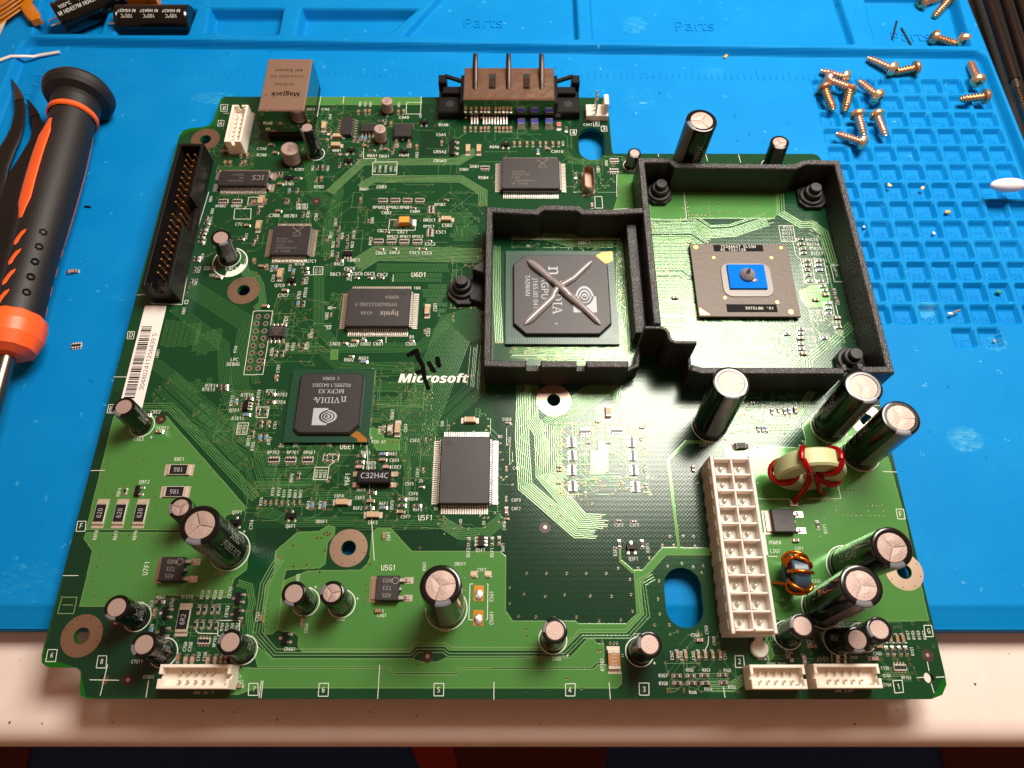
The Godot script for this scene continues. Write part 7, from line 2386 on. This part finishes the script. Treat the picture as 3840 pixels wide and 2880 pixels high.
	# two needles in the right tray
	for k in 2:
		o = empty("pin_offcut", self, [Vector3(277.3, -5.9, -250.2), Vector3(281.2, -5.9, -246.6)][k])
		tag(o, ["thin dark pin offcut in the right tray, tilted to the right", "thin dark pin offcut in the right tray, tilted to the left"][k], "pin", "pin offcuts in the tray")
		g = Geo.new()
		var v: Vector3 = [Vector3(2.2, 0, -5.4), Vector3(-0.8, 0, -4.9)][k]
		g.tube([-v, v], [0.4], 6)
		put("pin_body", solid([g, m.recess_dark]), o)
	# stray surface-mount parts lying on the mat
	o = put("stray_resistor_pack", kinds.p[1], self, Vector3(-17.7, MAT_Y + 0.02, -102.9), 8)
	tag(o, "black four-way resistor pack lying on the mat left of the board", "chip component")
	o = put("stray_ceramic_capacitor", kinds.P[1], self, Vector3(-26.3, MAT_Y + 0.02, -130.8), 14, Basis(Vector3.UP, 0.25).scaled(Vector3(1.7, 1.2, 1.3)))
	tag(o, "tan chip capacitor lying on the mat right of the screwdriver grip", "chip component")
	g = Geo.new()
	g.box(Vector3(0, 0.25, 0), Vector3(2.2, 0.4, 0.6), Basis(Vector3.UP, -0.15))
	o = put("metal_sliver", solid([g, m.steel_dark]), self, Vector3(-28.2, MAT_Y, -158.2))
	tag(o, "small dark metal sliver on the mat beside the drive header", "metal scrap")
	for s in CRUMBS:
		var f: PackedStringArray = s.split("|")
		var c := f[0].split(" ")
		var q := Geo.new()
		rng.seed = int(float(c[0]) * 10)
		var r := float(c[3])
		for i in 4:
			q.ball(Vector3(rng.randf_range(-r, r) * 0.5, r * 0.4, rng.randf_range(-r, r) * 0.5), Vector3(r, r * 0.6, r) * rng.randf_range(0.4, 0.75), 7, 5)
		o = put("crumb", solid([q, m[c[4]]]), self, Vector3(float(c[0]), float(c[1]), float(c[2])))
		tag(o, f[1], "crumb")
	o = empty("match_sliver", self, Vector3(265.6, -5.9, -116.2))
	tag(o, "white tipped brown splinter lying in the pocket numbered 102", "splinter")
	g = Geo.new()
	g.tube([Vector3(-0.6, 0.6, 0.5), Vector3(2.4, 0.9, -0.7)], [0.35, 0.3], 6)
	put("splinter_body", solid([g, m.tan]), o)
	g = Geo.new()
	g.ball(Vector3(-1.0, 0.6, 0.6), Vector3(0.9, 0.4, 0.5))
	put("splinter_tip", solid([g, m.cotton]), o)


func loose_capacitor(a: Vector3, b: Vector3, d: float, label: String, roll: float) -> void:
	var o := empty("loose_capacitor", self, a)
	tag(o, label, "capacitor", "loose capacitors in the trays")
	var y := (b - a).normalized()
	var x := y.cross(Vector3.UP).normalized()
	o.basis = Basis(x, y, x.cross(y))
	var h := (b - a).length()
	var r := d / 2
	var g := Geo.new()
	g.lathe([Vector2(0, 0.3), Vector2(r * 0.86, 0.3), Vector2(r, 0.6), Vector2(r, 1.6), Vector2(r * 0.955, 1.9), Vector2(r * 0.955, 2.3), Vector2(r, 2.7), Vector2(r, h - 0.8), Vector2(r * 0.93, h - 0.1), Vector2(r * 0.8, h), Vector2(r * 0.7, h - 0.1), Vector2(0, h - 0.1)], 40)
	put("sleeve", solid([g, m.sleeve]), o)
	var w := Geo.new()
	var ang := PI / 2 + PI - 0.1
	for k in 2:
		for s in 3:
			var yy := h * (0.2 + 0.3 * s)
			wrap_text(w, ["105°C", "M H0437"][k], r + 0.04, (1.2 - 0.36 * k) if roll < 2 else (0.95 + 0.36 * k), yy, r * 0.22, true, "sans", -1.0 if roll > 2 else 1.0)
	put("print", solid([w, m.print_white]), o)
	for s in [-1.0, 1.0]:
		g = Geo.new()
		g.tube([Vector3(s * 2.4, 0.4, s * 0.4), Vector3(s * 2.5, -3.6, s * 0.6)], [0.4], 8)
		put("lead", solid([g, m.solder]), o)


func _ready() -> void:
	rng.seed = 1
	camera_and_light()
	materials()
	floor_and_table()
	silicone_mat()
	circuit_board()
	loose_things()
